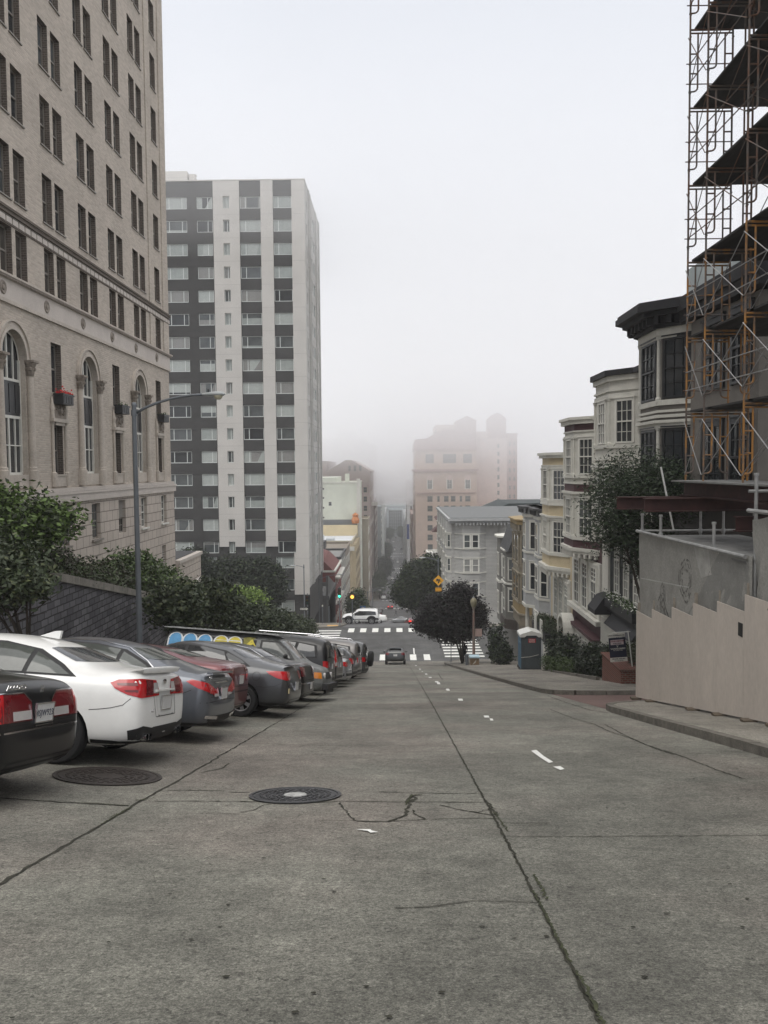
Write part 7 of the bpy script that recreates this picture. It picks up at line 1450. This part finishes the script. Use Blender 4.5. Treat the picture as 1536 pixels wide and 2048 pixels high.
for i, (x, y, h, r_, lb) in enumerate(((-5.9, 132, 5.5, 2.0, 'round green street tree left of the far street below the bay window fronts'), (-5.6, 141, 5, 1.8, 'darker street tree just past the round one on the left'), (-6.0, 268 + 30, 8, 3.0, 'dark tree on the left before the fourth crossing'), (-6, 325, 9, 3.5, 'tall dark tree on the left halfway down the far street'), (-5.6, 425, 12, 5, 'big green tree on the left by the fifth crossing'), (-6, 560, 11, 5, 'pale green tree on the left near the sixth crossing'), (6.2, 450, 9, 3, 'tree with yellowing leaves on the right of the far street'), (-5, 730, 11, 5, 'hazy tree near the left end of the street'), (5.5, 745, 11, 5, 'hazy tree near the right end of the street'))):
    z = gz(y); tree(lb, (x, y, z), [(x + (.2 if x > 0 else -.6), y, z + h * .68, r_ * .62, r_, h * .34), (x - .5, y + 1, z + h * .85, r_ * .4, r_ * .6, h * .2)], [L_mid if i not in (4,) else L_mid, L_dark], .12 + .055 * r_, 300, 60 + i, .15, frac2=.4, spread=.2 * r_, group='street trees down the hill')
bush('dark glossy shrub in front of the grey mansard house', [(7.4, 60.5, gz(60) + 1.5, .7, .9, 1.4), (7.6, 58.5, gz(58) + .9, .6, .9, .9)], [L_dark, L_mid], .11, 420, 71, name='shrub', cat='shrub')
bush('tall dark shrubs right of the portable toilet', [(8.7, 44.6, gz(44.6) + 1.1, .5, .8, 1.1), (9.0, 42.9, gz(43) + 1.0, .6, .8, 1.1)], [L_dark, L_mid], .09, 520, 72, name='shrub', cat='shrub')
bush('low fresh green hedge at the sidewalk edge right of the portable toilet', [(8.35, 44.2, gz(44) + .55, .45, .7, .42), (8.5, 42.6, gz(42.6) + .5, .5, .7, .4), (8.6, 41.0, gz(41) + .45, .5, .7, .35)], [leafm('fresh_hedge', (.045, .07, .02)), L_hedge], .055, 900, 73)
bush('dark tall hedge behind the brick planter and the estate agent sign', [(9.0, 38.9, gz(38.9) + .75, .55, .8, .7), (9.05, 37.3, gz(37.3) + .85, .6, .9, .75), (9.1, 35.6, gz(35.6) + .8, .6, .9, .75), (9.1, 34.0, gz(34) + .9, .6, .9, .7)], [L_dark, L_hedge], .07, 900, 74)
bush('square brown green hedge behind the estate agent sign post', [(9.4, 32.2, gz(32.2) + 1.15, .6, .8, .55), (9.4, 31.0, gz(31) + 1.15, .6, .6, .5)], [L_hedge, L_brown], .055, 900, 75, frac2=.4)
foliage([(9.15, 48.3, -9.55, .5, .9, .35), (9.15, 50.0, -9.5, .5, 1.0, .38), (9.15, 51.6, -9.6, .5, .8, .35)], .06, 700, 76, None, .3, .5, .09).build('leaves', [L_hedge, L_brown], hb)
# garden edging and brick planter
M_rb = brick_mat('red_brick', (.17, .055, .04), (.12, .045, .035), (.2, .16, .13), 'y', .2, .075, .012)
t = thing('brick_planter', 'low red brick planter against the end of the site hoarding', 'planter', (9, 31.5, gz(31)))
m = MB(); m.prism([(8.25, 30.2), (9.85, 30.2), (9.85, 33.0), (8.25, 33.0)], lambda x, y: gz(y) - .1, lambda x, y: gz(30.2) + .62); m.build('wall', M_rb, t)
m = MB(); m.prism([(8.2, 30.15), (9.85, 30.15), (9.85, 33.05), (8.2, 33.05)], gz(30.2) + .62, gz(30.2) + .70); m.build('coping', brick_mat('coping_brick', (.13, .05, .04), (.10, .045, .035), (.15, .12, .1), 'y', .1, .1, .01), t)
t = thing('garden_edging', 'low stone edging along the front gardens', 'edging', (8.2, 38, gz(38)))
for a, b in ((33.2, 36.6), (36.8, 40.2), (40.4, 45)):
    m = MB(); m.prism([(8.05, a), (8.2, a), (8.2, b), (8.05, b)], lambda x, y: gz(y) + .1, lambda x, y: gz(y) + .30); m.build('stone', M_kerb, t)
m = MB(); strip(m, 8.2, 9.95, 33.1, 46, .17); struct(m, 'garden_soil', M_earth)
# ---- stone retaining wall
M_rough = brick_mat('rough_dark_stone', (.15, .145, .155), (.075, .073, .08), (.035, .034, .035), 'x', .46, .21, .02, big=.25, bumps=1.0, spread=.05)
t = thing('stone_retaining_wall', 'dark rough stone retaining wall with pale coping behind the left sidewalk', 'wall', (-10, 30, gz(30)))
def wtop(y): return gz(y) + 3.62
m = MB(); 
for a, b in [(14 + 2 * i, 16 + 2 * i) for i in range(19)]: m.prism([(-10.5, a), (-10.0, a), (-10.0, b), (-10.5, b)], lambda x, y: gz(y) - .2, lambda x, y: wtop(y) - max(0, (y - 40)) * .12)
m.fixn(); m.build('wall', M_rough, t)
cpm = mat('old_coping', (.20, .185, .16), var=.35, ns=3, bump=.6, bs=20, var2=.2)
rnd = random.Random(4)
for i in range(16):
    a, b = 24.3 + 1.5 * i, 25.78 + 1.5 * i; m = MB(); q = rnd.uniform(-.015, .015); m.prism([(-10.56, a), (-9.93, a), (-9.93, b), (-10.56, b)], lambda x, y: wtop(y) - max(0, (y - 40)) * .12 - .02, lambda x, y: wtop(y) - max(0, (y - 40)) * .12 + .24 + q); m.build('coping_stone', cpm, t, fix=True)
m = MB(); strip(m, -30, -10.5, 12, 80, 1.6); struct(m, 'garden_terrace', M_earth)

# ================================================================ STREET FURNITURE, SIGNS, PEOPLE
M_lpole = mat('painted_grey_steel', (0.15, 0.165, 0.18), rough=.5, var=.1, ns=3, metal=.3); M_lhead = mat('lamp_housing', (0.36, 0.38, 0.38), rough=.4, var=.05); M_globe = mat('lamp_glass', (0.5, 0.47, 0.35), rough=.2, var=.08)
def street_lamp(label, x, y, h, arm, base=.14, az=0, r=.09, rise=.55, head=.72, group='cobra head street lamps', m_=None):
    z = gz(y) + base; t = thing('street_lamp', label, 'street lamp', (x, y, z), group=group); mm = m_ or M_lpole; ca, sa = math.cos(R(az)), math.sin(R(az))
    m = MB(); m.tube([(x, y, z), (x, y, z + h)], [r, r * .75], 14); m.lathe([(r * .9, h - .05), (r * .9, h), (r * .5, h + .05), (0, h + .06)], (x, y, z), 12); m.lathe([(r * 1.9, 0), (r * 1.9, .12), (r * 1.3, .25), (r, .3)], (x, y, z), 14); m.build('pole', mm, t, smooth=True, angle=40)
    m = MB(); P = [(x + ca * (r * .6 + (arm - r) * f), y + sa * (arm * f), z + h - .28 + rise * math.sin(f * math.pi / 2) ** .8 if f > 0 else z + h - .28) for f in (0, .15, .3, .5, .7, .85, 1)]; m.tube(P, [r * .5] * 3 + [r * .42] * 4, 10); m.lathe([(r * 1.05, h - .36), (r * 1.05, h - .18)], (x, y, z), 12); m.build('arm', mm, t, smooth=True)
    e = P[-1]; m = MB(); n = 12; prof = [(0, .05, .04), (.12, .075, .06), (.3, .12, .09), (.5, .15, .10), (.65, .12, .08), (head, .02, .02)]
    for (d, w, hh) in prof:
        for k in range(n): a = 6.283 * k / n; u, v = w * math.cos(a), hh * math.sin(a) * (1 if math.sin(a) > 0 else .55); m.v.append((e[0] + ca * d - sa * u, e[1] + sa * d + ca * u, e[2] + v))
    for i in range(len(prof) - 1):
        for k in range(n): k2 = (k + 1) % n; m.f.append((i * n + k, i * n + k2, (i + 1) * n + k2, (i + 1) * n + k)); m.m.append(0)
    m.build('lamp_head', M_lhead, t, smooth=True, fix=True); m = MB(); m.lathe([(.14, 0), (.125, -.07), (.07, -.12), (0, -.13)], (e[0] + ca * .5, e[1] + sa * .5, e[2] - .03), 14); m.build('lens', M_globe, t, smooth=True)
    m = MB(); m.lathe([(.03, .08), (.03, .16), (0, .165)], (e[0] + ca * .2, e[1] + sa * .2, e[2]), 8); m.build('photocell', M_trim, t)
street_lamp('tall grey lamp post with long curved arm standing behind the white car', -8.05, 25.6, 9.15 - .5, 2.15, base=.55)
street_lamp('slim lamp post before the tower corner with its arm turned left', -10.45, 93.3, 7.0, .9, az=180, r=.07, rise=.2)
street_lamp('lamp post carrying the yellow diamond sign on the right', 4.85, 94.6, 7.6, 1.5, az=180, r=.07, rise=.35)
street_lamp('lamp post with its arm over the red building', -10.6, 113, 6.6, 2.6, az=10, r=.06, rise=.6)
for x, y, lb in ((-5.9, 168, 'lamp post beside the tan bay window fronts'), (-5.9, 205, 'lamp post at the second crossing on the left'), (5.9, 300, 'lamp post on the right beyond the third crossing'), (-5.9, 330, 'lamp post far down on the left')): street_lamp(lb, x, y, 8, 2.2, az=0 if x < 0 else 180, r=.09)
# globe lamp
z = gz(63.6) + .14; t = thing('globe_street_lamp', 'old fluted lamp post with an acorn globe beside the plum tree', 'street lamp', (5.98, 63.6, z)); m = MB()
m.lathe([(.2, 0), (.2, .25), (.15, .35), (.13, .8), (.11, .9), (.10, 2.4), (.105, 2.45), (.08, 4.3), (.12, 4.36), (.14, 4.5)], (5.98, 63.6, z), 14); m.build('pole', rustm('mottled_pole_paint', (.25, .23, .2), (.22, .14, .12), 1.5), t, smooth=True, angle=30)
m = MB(); m.lathe([(.15, 4.5), (.2, 4.6), (.26, 4.85), (.24, 5.02), (.15, 5.15), (.08, 5.22)], (5.98, 63.6, z), 14); m.build('globe', mat('frosted_globe', (.22, .2, .13), rough=.3, var=.1), t, smooth=True); m = MB(); m.lathe([(.08, 5.22), (.1, 5.25), (.03, 5.32), (0, 5.42)], (5.98, 63.6, z), 10); m.build('finial', M_lpole, t)
m = MB(); m.box(6.1, 6.62, 63.7, 63.72, -13.15, -12.55); m.box(5.98, 6.1, 63.7, 63.72, -12.65, -12.6); sg = m.build('street_sign', mat('faded_sign', (.45, .33, .30), var=.15)); tag(sg, 'faded pinkish sign plate hung from the globe lamp post', 'sign')
def signpost(name, label, cat, x, y, h, base=.14, r=.03): 
    z = gz(y) + base; t = thing(name, label, cat, (x, y, z)); m = MB(); m.tube([(x, y, z), (x, y, z + h)], r, 8); m.build('post', M_lpole, t); return t, z
t, z = signpost('sign_post', 'thin dark sign post at the kerb left of the plum tree trunks', 'post', 4.72, 71.2, 2.3); m = MB(); m.box(4.7, 4.74, 71.0, 71.4, z + 1.8, z + 2.3); m.build('plate', M_lpole, t)
# diamond sign
zz0 = -13.0; yy0 = 94.48; m = MB(); m.prism_y([(4.85, zz0 - .62), (5.47, zz0), (4.85, zz0 + .62), (4.23, zz0)], yy0 - .02, yy0); t = m.build('steep_hill_sign', mat('sign_yellow', (.68, .34, .02), var=.05)); tag(t, 'yellow diamond warning sign with a vehicle on a slope, above a small yellow plate', 'sign')
m = MB(); 
for pl in ([(4.58, -.02), (5.05, -.02), (5.05, .14), (4.86, .14), (4.82, .2), (4.66, .2), (4.62, .12), (4.58, .1)], [(4.55, -.1), (5.2, -.1), (5.2, -.05), (4.9, -.05), (4.55, -.06)], [(4.8, -.12), (5.0, -.12), (4.86, -.34), (4.78, -.34)]): m.prism_y([(a, zz0 + b) for a, b in pl], yy0 - .03, yy0 - .02)
m.build('symbol', M_trim, t)
m = MB(); m.box(4.5, 5.2, yy0 - .02, yy0, zz0 - 1.25, zz0 - .82); p = m.build('small_plate', mat('sign_yellow2', (.66, .32, .02), var=.05), t); m = MB(); m.box(4.55, 5.15, yy0 - .025, yy0 - .02, zz0 - .90, zz0 - .87); m.box(4.55, 5.15, yy0 - .025, yy0 - .02, zz0 - 1.2, zz0 - 1.17); m.build('border', M_trim, p)
# signals
def signal(label, x, y, zc, lit, hgt, group='traffic signals'):
    z = gz(y) + .14; t = thing('traffic_signal', label, 'traffic signal', (x, y, z), group=group); m = MB(); m.tube([(x, y, z), (x, y, zc + .7)], .06, 10); m.build('pole', M_lpole, t)
    m = MB(); m.box(x - .18, x + .18, y - .32, y - .1, zc - .55, zc + .55); m.box(x - .06, x + .06, y - .1, y, zc - .1, zc + .1)
    for k in (.36, 0, -.36):
        for i in range(8): a = math.pi * (i / 8); a2 = math.pi * ((i + 1) / 8); m.face([(x + .15 * math.cos(a), y - .32, zc + k + .15 * math.sin(a)), (x + .15 * math.cos(a2), y - .32, zc + k + .15 * math.sin(a2)), (x + .15 * math.cos(a2), y - .52, zc + k + .15 * math.sin(a2)), (x + .15 * math.cos(a), y - .52, zc + k + .15 * math.sin(a))])
    m.build('housing', mat('signal_black', (.02, .022, .02), var=.1), t)
    for k, nm in ((.36, 'r'), (0, 'y'), (-.36, 'g')):
        m = MB(); m.lathe([(0, -.345), (.13, -.34), (.13, -.32)], (0, 0, 0), 14, axis='y'); m.v = [(p[0] + x, p[1] + y, p[2] + zc + k) for p in m.v]
        on = nm == lit; m.build('lens', mat('lens_' + nm, (.1, .03, .02) if nm == 'r' else ((.1, .07, .01) if nm == 'y' else (.01, .06, .04)), var=0, emit={'y': (1, .55, .05), 'g': (.05, 1, .5), 'r': (1, .05, .02)}[nm] if on else None, es=3.5), t)
    m = MB(); m.box(x - .22, x - .1, y - .35, y - .15, z + 2.4, z + 2.9); m.build('pedestrian_signal', M_trim, t)
signal('traffic signal showing green at the far left corner', -6.45, 93.6, -14.2, 'g', 4); signal('traffic signal without a lit lamp on the tower side of the crossing', -10.15, 93.9, -15.0, None, 3.4)
z = gz(94) + .14; t = thing('amber_beacon', 'post with a round lit amber beacon behind the raised white vehicle', 'beacon', (-5.05, 94.3, z)); m = MB(); m.tube([(-5.05, 94.3, z), (-5.05, 94.3, -14.6)], .05, 8); m.build('post', M_lpole, t)
m = MB(); m.lathe([(0, -.1), (.2, -.1), (.27, -.05), (.27, .1), (0, .1)], (0, 0, 0), 16, axis='y'); m.v = [(p[0] - 5.05, p[1] + 94.2, p[2] - 14.78) for p in m.v]; m.build('backplate', mat('beacon_orange', (.35, .13, .01), var=0), t); m = MB(); m.lathe([(0, -.16), (.12, -.15), (.19, -.11)], (0, 0, 0), 16, axis='y'); m.v = [(p[0] - 5.05, p[1] + 94.2, p[2] - 14.78) for p in m.v]; m.build('lamp', mat('lit_amber', (.8, .45, .05), var=0, emit=(1, .55, .08), es=1.6), t)
# ONE WAY sign
m = MB(); m.box(-11.0, -9.95, 93.1, 93.12, -16.15, -15.75); t = m.build('one_way_sign', M_trim); tag(t, 'black one way sign with white arrow in front of the tower corner', 'sign')
m = MB(); m.prism_y([(-10.93, -16.06), (-10.25, -16.06), (-10.25, -16.12), (-10.0, -15.95), (-10.25, -15.78), (-10.25, -15.84), (-10.93, -15.84)], 93.09, 93.1); a = m.build('arrow', C_white, t); text_on('ONE WAY', .17, (-10.6, 93.085, -15.95), (1, 0, 0), depth=.001, bold=.004).build('lettering', M_trim, a)
m = MB(); x = -5.1; y = 124.9; m.box(x - .42, x + .42, y - .03, y, -21.8, -21.0); t = m.build('parking_sign', mat('sign_blue', (.02, .12, .32), var=.05)); tag(t, 'blue parking sign with a white letter P above the raised white vehicle', 'sign'); text_on('P', .75, (x, y - .035, -21.42), (1, 0, 0), depth=.003, bold=.02).build('lettering', C_white, t); m = MB(); m.tube([(x, y + .05, gz(125)), (x, y + .05, -21.0)], .04, 8); m.build('post', M_lpole, t)
for x, y, lb in ((-8.6, 95.6, 'short post with white cap left of the far kerb ramp'), (-7.9, 96.4, 'short dark post right of the white capped one')):
    t, z = signpost('bollard', lb, 'post', x, y, 2.0, r=.05); m = MB(); m.lathe([(.06, 2.0), (.1, 2.1), (.06, 2.2), (0, 2.22)], (x, y, z), 10); m.build('cap', C_white if x < -8 else M_trim, t)
# bins and boxes by the globe lamp
t = thing('cardboard_box', 'brown cardboard box with a pale blue lid on the right sidewalk', 'box', (5.75, 61, gz(61))); z = gz(61) + .14; m = MB(); m.box(5.45, 6.1, 60.7, 61.3, z, z + .62); m.build('carton', mat('cardboard', (.22, .15, .09), var=.3, ns=4), t); m = MB(); m.box(5.4, 6.15, 60.6, 61.35, z + .62, z + .72); m.build('lid', mat('pale_blue_lid', (.42, .55, .62)), t); m = MB(); m.prism_y([(5.6, z + .1), (5.85, z + .3), (5.9, z + .5), (5.7, z + .25)], 60.69, 60.7); m.build('torn_paper', C_white, t)
t, z = signpost('grey_post', 'stubby grey post beside the cardboard box', 'post', 5.25, 61.2, .85, r=.12)
# portable toilet
tx, ty0, tz0 = 7.05, 46.6, gz(46.6) + .10; t = thing('portable_toilet', 'dark grey portable toilet with white roof and blue side on the right sidewalk', 'portable toilet', (7.6, 47.2, tz0))
M_pt = mat('grey_polyethylene', (.055, .065, .072), rough=.5, var=.08, ns=3); M_ptb = mat('blue_polyethylene', (.075, .15, .215), rough=.5, var=.15, ns=3); M_ptw = mat('white_polyethylene', (.6, .6, .57), rough=.45, var=.06)
m = MB(); m.box(tx + .02, tx + 1.15, ty0, ty0 + 1.15, tz0 + .12, tz0 + 2.05); m.build('cabin', M_pt, t); m = MB(); m.box(tx, tx + .02, ty0 + .05, ty0 + 1.1, tz0 + .15, tz0 + 2.0)
for i in range(5): m.box(tx - .015, tx, ty0 + .12 + .2 * i, ty0 + .22 + .2 * i, tz0 + .25, tz0 + 1.6)
m.build('side_panel', M_ptb, t)
m = MB(); m.box(tx + .24, tx + .94, ty0 - .025, ty0, tz0 + .2, tz0 + 1.85); m.box(tx + .02, tx + .2, ty0 - .015, ty0, tz0 + .15, tz0 + 2); m.box(tx + .98, tx + 1.15, ty0 - .015, ty0, tz0 + .15, tz0 + 2); m.build('rear_panel', M_pt, t)
m = MB(); prof = [(-.05, 1.98), (-.05, 2.12), (.1, 2.2), (.35, 2.27), (.58, 2.34), (.82, 2.27), (1.07, 2.2), (1.22, 2.12), (1.22, 1.98), (.98, 1.98), (.86, 2.08), (.32, 2.08), (.2, 1.98)]
m.prism_y([(tx + a, tz0 + b) for a, b in prof][::-1], ty0 - .06, ty0 + 1.2); m.build('roof', M_ptw, t, fix=True); m = MB(); m.box(tx - .04, tx + 1.2, ty0 - .05, ty0 + 1.2, tz0 + .02, tz0 + .12); m.build('skid', M_trim, t)
m = MB(); m.box(tx + .42, tx + .83, ty0 - .04, ty0 - .026, tz0 + 1.66, tz0 + 1.9); p = m.build('label', mat('label_red', (.35, .02, .03), var=.05), t); text_on('United', .115, (tx + .62, ty0 - .043, tz0 + 1.83), (1, 0, 0), depth=.001, bold=.003).build('lettering', C_white, p); text_on('Services', .1, (tx + .625, ty0 - .043, tz0 + 1.72), (1, 0, 0), depth=.001, bold=.003).build('lettering', C_white, p)
m = MB(); m.tube([(tx, ty0 - .04, tz0 + .82), (tx + .5, ty0 - .045, tz0 + .86), (tx + 1.0, ty0 - .04, tz0 + .98)], .012, 5); m.build('strap', C_white, t)
# estate agent sign
t = thing('estate_agent_sign', 'leaning white post with navy estate agent sign boards in the brick planter', 'sign', (8.75, 30.6, gz(30.6) + .7)); z = gz(30.6) + .7
m = MB(); m.tube([(8.78, 30.6, z), (8.6, 30.6, z + 1.42)], .022, 8); m.tube([(8.0, 30.6, z + 1.36), (8.68, 30.6, z + 1.40)], .016, 6); m.build('post', M_ptw, t)
u = Vector((1, 0, .07)).normalized(); w = Vector((-.09, 0, 1)).normalized(); O = Vector((7.94, 30.58, z + .42))
def plate(nm, a0, a1, b0, b1, m_, off=0, par=None):
    q = MB(); P = [O + u * a + w * b + Vector((0, -off, 0)) for a, b in ((a0, b0), (a1, b0), (a1, b1), (a0, b1))]; q.v = [tuple(p) for p in P] + [tuple(p + Vector((0, .012, 0))) for p in P]; q.f = [(0, 1, 2, 3), (7, 6, 5, 4), (0, 4, 5, 1), (1, 5, 6, 2), (2, 6, 7, 3), (3, 7, 4, 0)]; q.m = [0] * 6; return q.build(nm, m_, par or t)
M_navy = mat('navy_board', (.012, .016, .035), var=.1, rough=.4); b = plate('board', .0, .62, .0, .74, M_navy); tp = plate('top_rider', -.03, .62, .76, .91, C_white); bt = plate('bottom_rider', .0, .63, -.16, -.01, C_white, .014)
mid = plate('panel', .06, .54, .48, .66, mat('pink_white_board', (.5, .42, .43), var=.05), .014, b)
def wr(s, size, a, bq, m_, par, off=.02, bold=.002, sx=1.0):
    p = O + u * a + w * bq + Vector((0, -off, 0)); text_on(s, size, p, u, w, depth=.001, bold=bold, sx=sx).build('lettering', m_, par)
wr('www.650Mason.net', .075, .29, .835, M_trim, tp); wr('CONDOMINIUM', .07, .30, .615, M_redd, b, .03); wr('FOR SALE', .07, .30, .53, M_trim, b, .03); wr('V', .11, .30, .42, C_white, b); wr('VANGUARD', .08, .31, .33, C_white, b, sx=1.25); wr('PROPERTIES', .05, .31, .265, C_white, b, bold=0, sx=1.3); wr('FRANK NOLAN', .07, .31, -.05, M_trim, bt, .03); wr('415.377.3726', .06, .31, -.12, M_trim, bt, .03, bold=.001)
# manhole covers
M_iron = mat('worn_cast_iron', (.045, .045, .047), rough=.5, var=.35, ns=14, metal=.4, bump=.4, bs=40); M_iron2 = mat('brown_cast_iron', (.028, .022, .019), rough=.7, var=.35, ns=10, bump=.4, bs=30)
def manhole(label, x, y, r, m_, logo):
    t = thing('manhole_cover', label, 'manhole cover', (0, 0, 0), local=True); LOCS.pop(t.name, None)
    m = MB(); m.lathe([(r, .004), (r, .012), (r * .93, .012), (r * .925, .004), (r * .90, .004), (r * .895, .010), (r * .80, .010), (r * .795, .006), (0, .006)], (0, 0, 0), 48)
    m.build('lid', m_, t)
    m = MB()
    for k, (ra, rb, n) in enumerate(((.70, .77, 30), (.56, .64, 22), (.42, .50, 16), (.30, .37, 12))):
        for i in range(n):
            a0 = 6.283 * (i + .15 * (k % 2)) / n; a1 = a0 + 6.283 * .62 / n; P = [(r * q * math.cos(a), r * q * math.sin(a)) for q, a in ((ra, a0), (rb, a0), (rb, a1), (ra, a1))]; m.prism(P, .006, .013)
    m.build('tread', m_, t)
    if logo: m = MB(); m.lathe([(0, .014), (r * .24, .014), (r * .25, .006)], (0, 0, 0), 20); m.build('medallion', mat('worn_bright_metal', (.32, .32, .31), var=.5, ns=22), t)
    t.matrix_world = Matrix.Translation((x, y, gz(y) + lift(x) + .004)) @ Matrix.Rotation(-math.atan(.218), 4, 'X') @ Matrix.Rotation(math.atan(.08) if x < -2.7 else 0, 4, 'Y'); return t
manhole('round iron manhole cover with a bright worn centre in the middle of the lane', -1.09, 8.62, .49, M_iron, True); manhole('wider brown manhole cover beside the white car', -3.42, 9.55, .62, M_iron2, False)
# people
def person(label, x, y, pose, cloth, skinm, facing=0, name='person'):
    z = gz(y) + pose.get('dz', .14); t = thing(name, label, 'person', (x, y, z), local=True); st = pose.get('stride', .0)
    V = {'pel': (0, 0, .95, .15), 'waist': (0, 0, 1.1, .14), 'chest': (0, .0, 1.33, .17), 'neck': (0, .01, 1.5, .06), 'head': (0, .02, 1.62, .095), 'top': (0, .02, 1.70, .085)}
    for s, q in ((1, 'l'), (-1, 'r')):
        V.update({'hip' + q: (s * .09, 0, .9, .10), 'kn' + q: (s * .10, s * st * .5 + .03, .5, .07), 'an' + q: (s * .10, s * st, .09, .045), 'toe' + q: (s * .11, s * st + .14, .04, .04),
                  'sh' + q: (s * .18, 0, 1.43, .065), 'el' + q: (s * .24, -s * st * .4, 1.15, .05), 'wr' + q: (s * .22, -s * st * .7 + .08, .92, .032), 'ha' + q: (s * .22, -s * st * .8 + .1, .83, .035)})
    E = [('pel', 'waist'), ('waist', 'chest'), ('chest', 'neck'), ('neck', 'head'), ('head', 'top')]
    for q in 'lr': E += [('pel', 'hip' + q), ('hip' + q, 'kn' + q), ('kn' + q, 'an' + q), ('an' + q, 'toe' + q), ('chest', 'sh' + q), ('sh' + q, 'el' + q), ('el' + q, 'wr' + q), ('wr' + q, 'ha' + q)]
    K = list(V); me = bpy.data.meshes.new('body'); me.from_pydata([V[k][:3] for k in K], [(K.index(a), K.index(b)) for a, b in E], []); ob = bpy.data.objects.new('tmp', me); COL.objects.link(ob)
    ob.modifiers.new('k', 'SKIN'); sb = ob.modifiers.new('s', 'SUBSURF'); sb.levels = sb.render_levels = 1
    for i, k in enumerate(K): me.skin_vertices[0].data[i].radius = (V[k][3], V[k][3] * (.75 if k in ('pel', 'waist', 'chest') else 1)); me.skin_vertices[0].data[i].use_root = (k == 'pel')
    out = bpy.data.meshes.new_from_object(ob.evaluated_get(bpy.context.evaluated_depsgraph_get())); bpy.data.objects.remove(ob); out.materials.clear(); out.materials.append(cloth); out.materials.append(skinm)
    for p in out.polygons: c = p.center; p.material_index = 1 if (c.z > 1.52 and c.y > .03) or (c.z < .88 and abs(c.x) > .17 and c.z > .75) else 0; p.use_smooth = True
    link(out, 'body', t); m = MB(); m.lathe([(0, 1.74), (.07, 1.72), (.1, 1.66), (.1, 1.58), (.07, 1.54)], (0, 0, 0), 12); m.build('hair', mat('dark_hair', (.02, .015, .012)), t, smooth=True)
    t.location = (x, y, z); t.rotation_euler = (0, 0, R(facing)); return t
M_skin = mat('skin', (.35, .2, .15), var=.05); M_clo = mat('dark_clothes', (.018, .018, .022), var=.3, ns=12, rough=.9); M_clo2 = mat('charcoal_clothes', (.03, .03, .035), var=.3, ns=12, rough=.9)
person('person in dark clothes standing on the corner between the plum trunks and the globe lamp', 5.75, 69.5, {'stride': .08}, M_clo, M_skin, 20); person('person in black walking across the street below the second crossing', -.1, 226, {'stride': .35, 'dz': 0}, M_clo2, M_skin, 90)
person('person in dark clothes waiting on the far right sidewalk beyond the second crossing', 5.9, 212, {'stride': .05}, M_clo, M_skin, 180)

# ================================================================ AIR
def volbox(name, verts, faces, density, color, kind='stuff', aniso=0.0):
    m = bpy.data.materials.new(name + '_air'); m.use_nodes = True; t = m.node_tree; t.nodes.clear(); o = nn(t, 'ShaderNodeOutputMaterial'); v = nn(t, 'ShaderNodeVolumePrincipled')
    v.inputs['Color'].default_value = (*color, 1); v.inputs['Density'].default_value = density; v.inputs['Anisotropy'].default_value = aniso; t.links.new(v.outputs[0], o.inputs['Volume'])
    b = MB(); b.v = verts; b.f = faces; b.m = [0] * len(faces); ob = b.build(name, m); return tag(ob, kind=kind)
def boxv(x0, x1, y0, y1, z0, z1):
    return [(x0, y0, z0), (x1, y0, z0), (x1, y1, z0), (x0, y1, z0), (x0, y0, z1), (x1, y0, z1), (x1, y1, z1), (x0, y1, z1)], [(0, 3, 2, 1), (4, 5, 6, 7), (0, 1, 5, 4), (1, 2, 6, 5), (2, 3, 7, 6), (3, 0, 4, 7)]
v_, f_ = boxv(-1510, 1510, -45, 4010, -73, 52)
volbox('haze', v_, f_, 0.0005, (.99, .993, 1.0))
# low cloud sitting on the lower town: its underside climbs towards the camera
pr = [(86, 46), (84, 33), (91, 26), (125, 23.5), (160, 20), (195, 14), (235, 6.5), (262, 1), (280, -5), (291, -11), (303, -14), (345, -15.5), (800, -16), (1500, -16), (1500, 46)]
vv = [(-900, y, z) for y, z in pr] + [(900, y, z) for y, z in pr]; k = len(pr)
ff = [tuple(range(k))[::-1], tuple(range(k, 2 * k))] + [(i, (i + 1) % k, k + (i + 1) % k, k + i) for i in range(k)]
volbox('low_cloud', vv, ff, 0.017, (.984, .988, 1.0), aniso=.45)
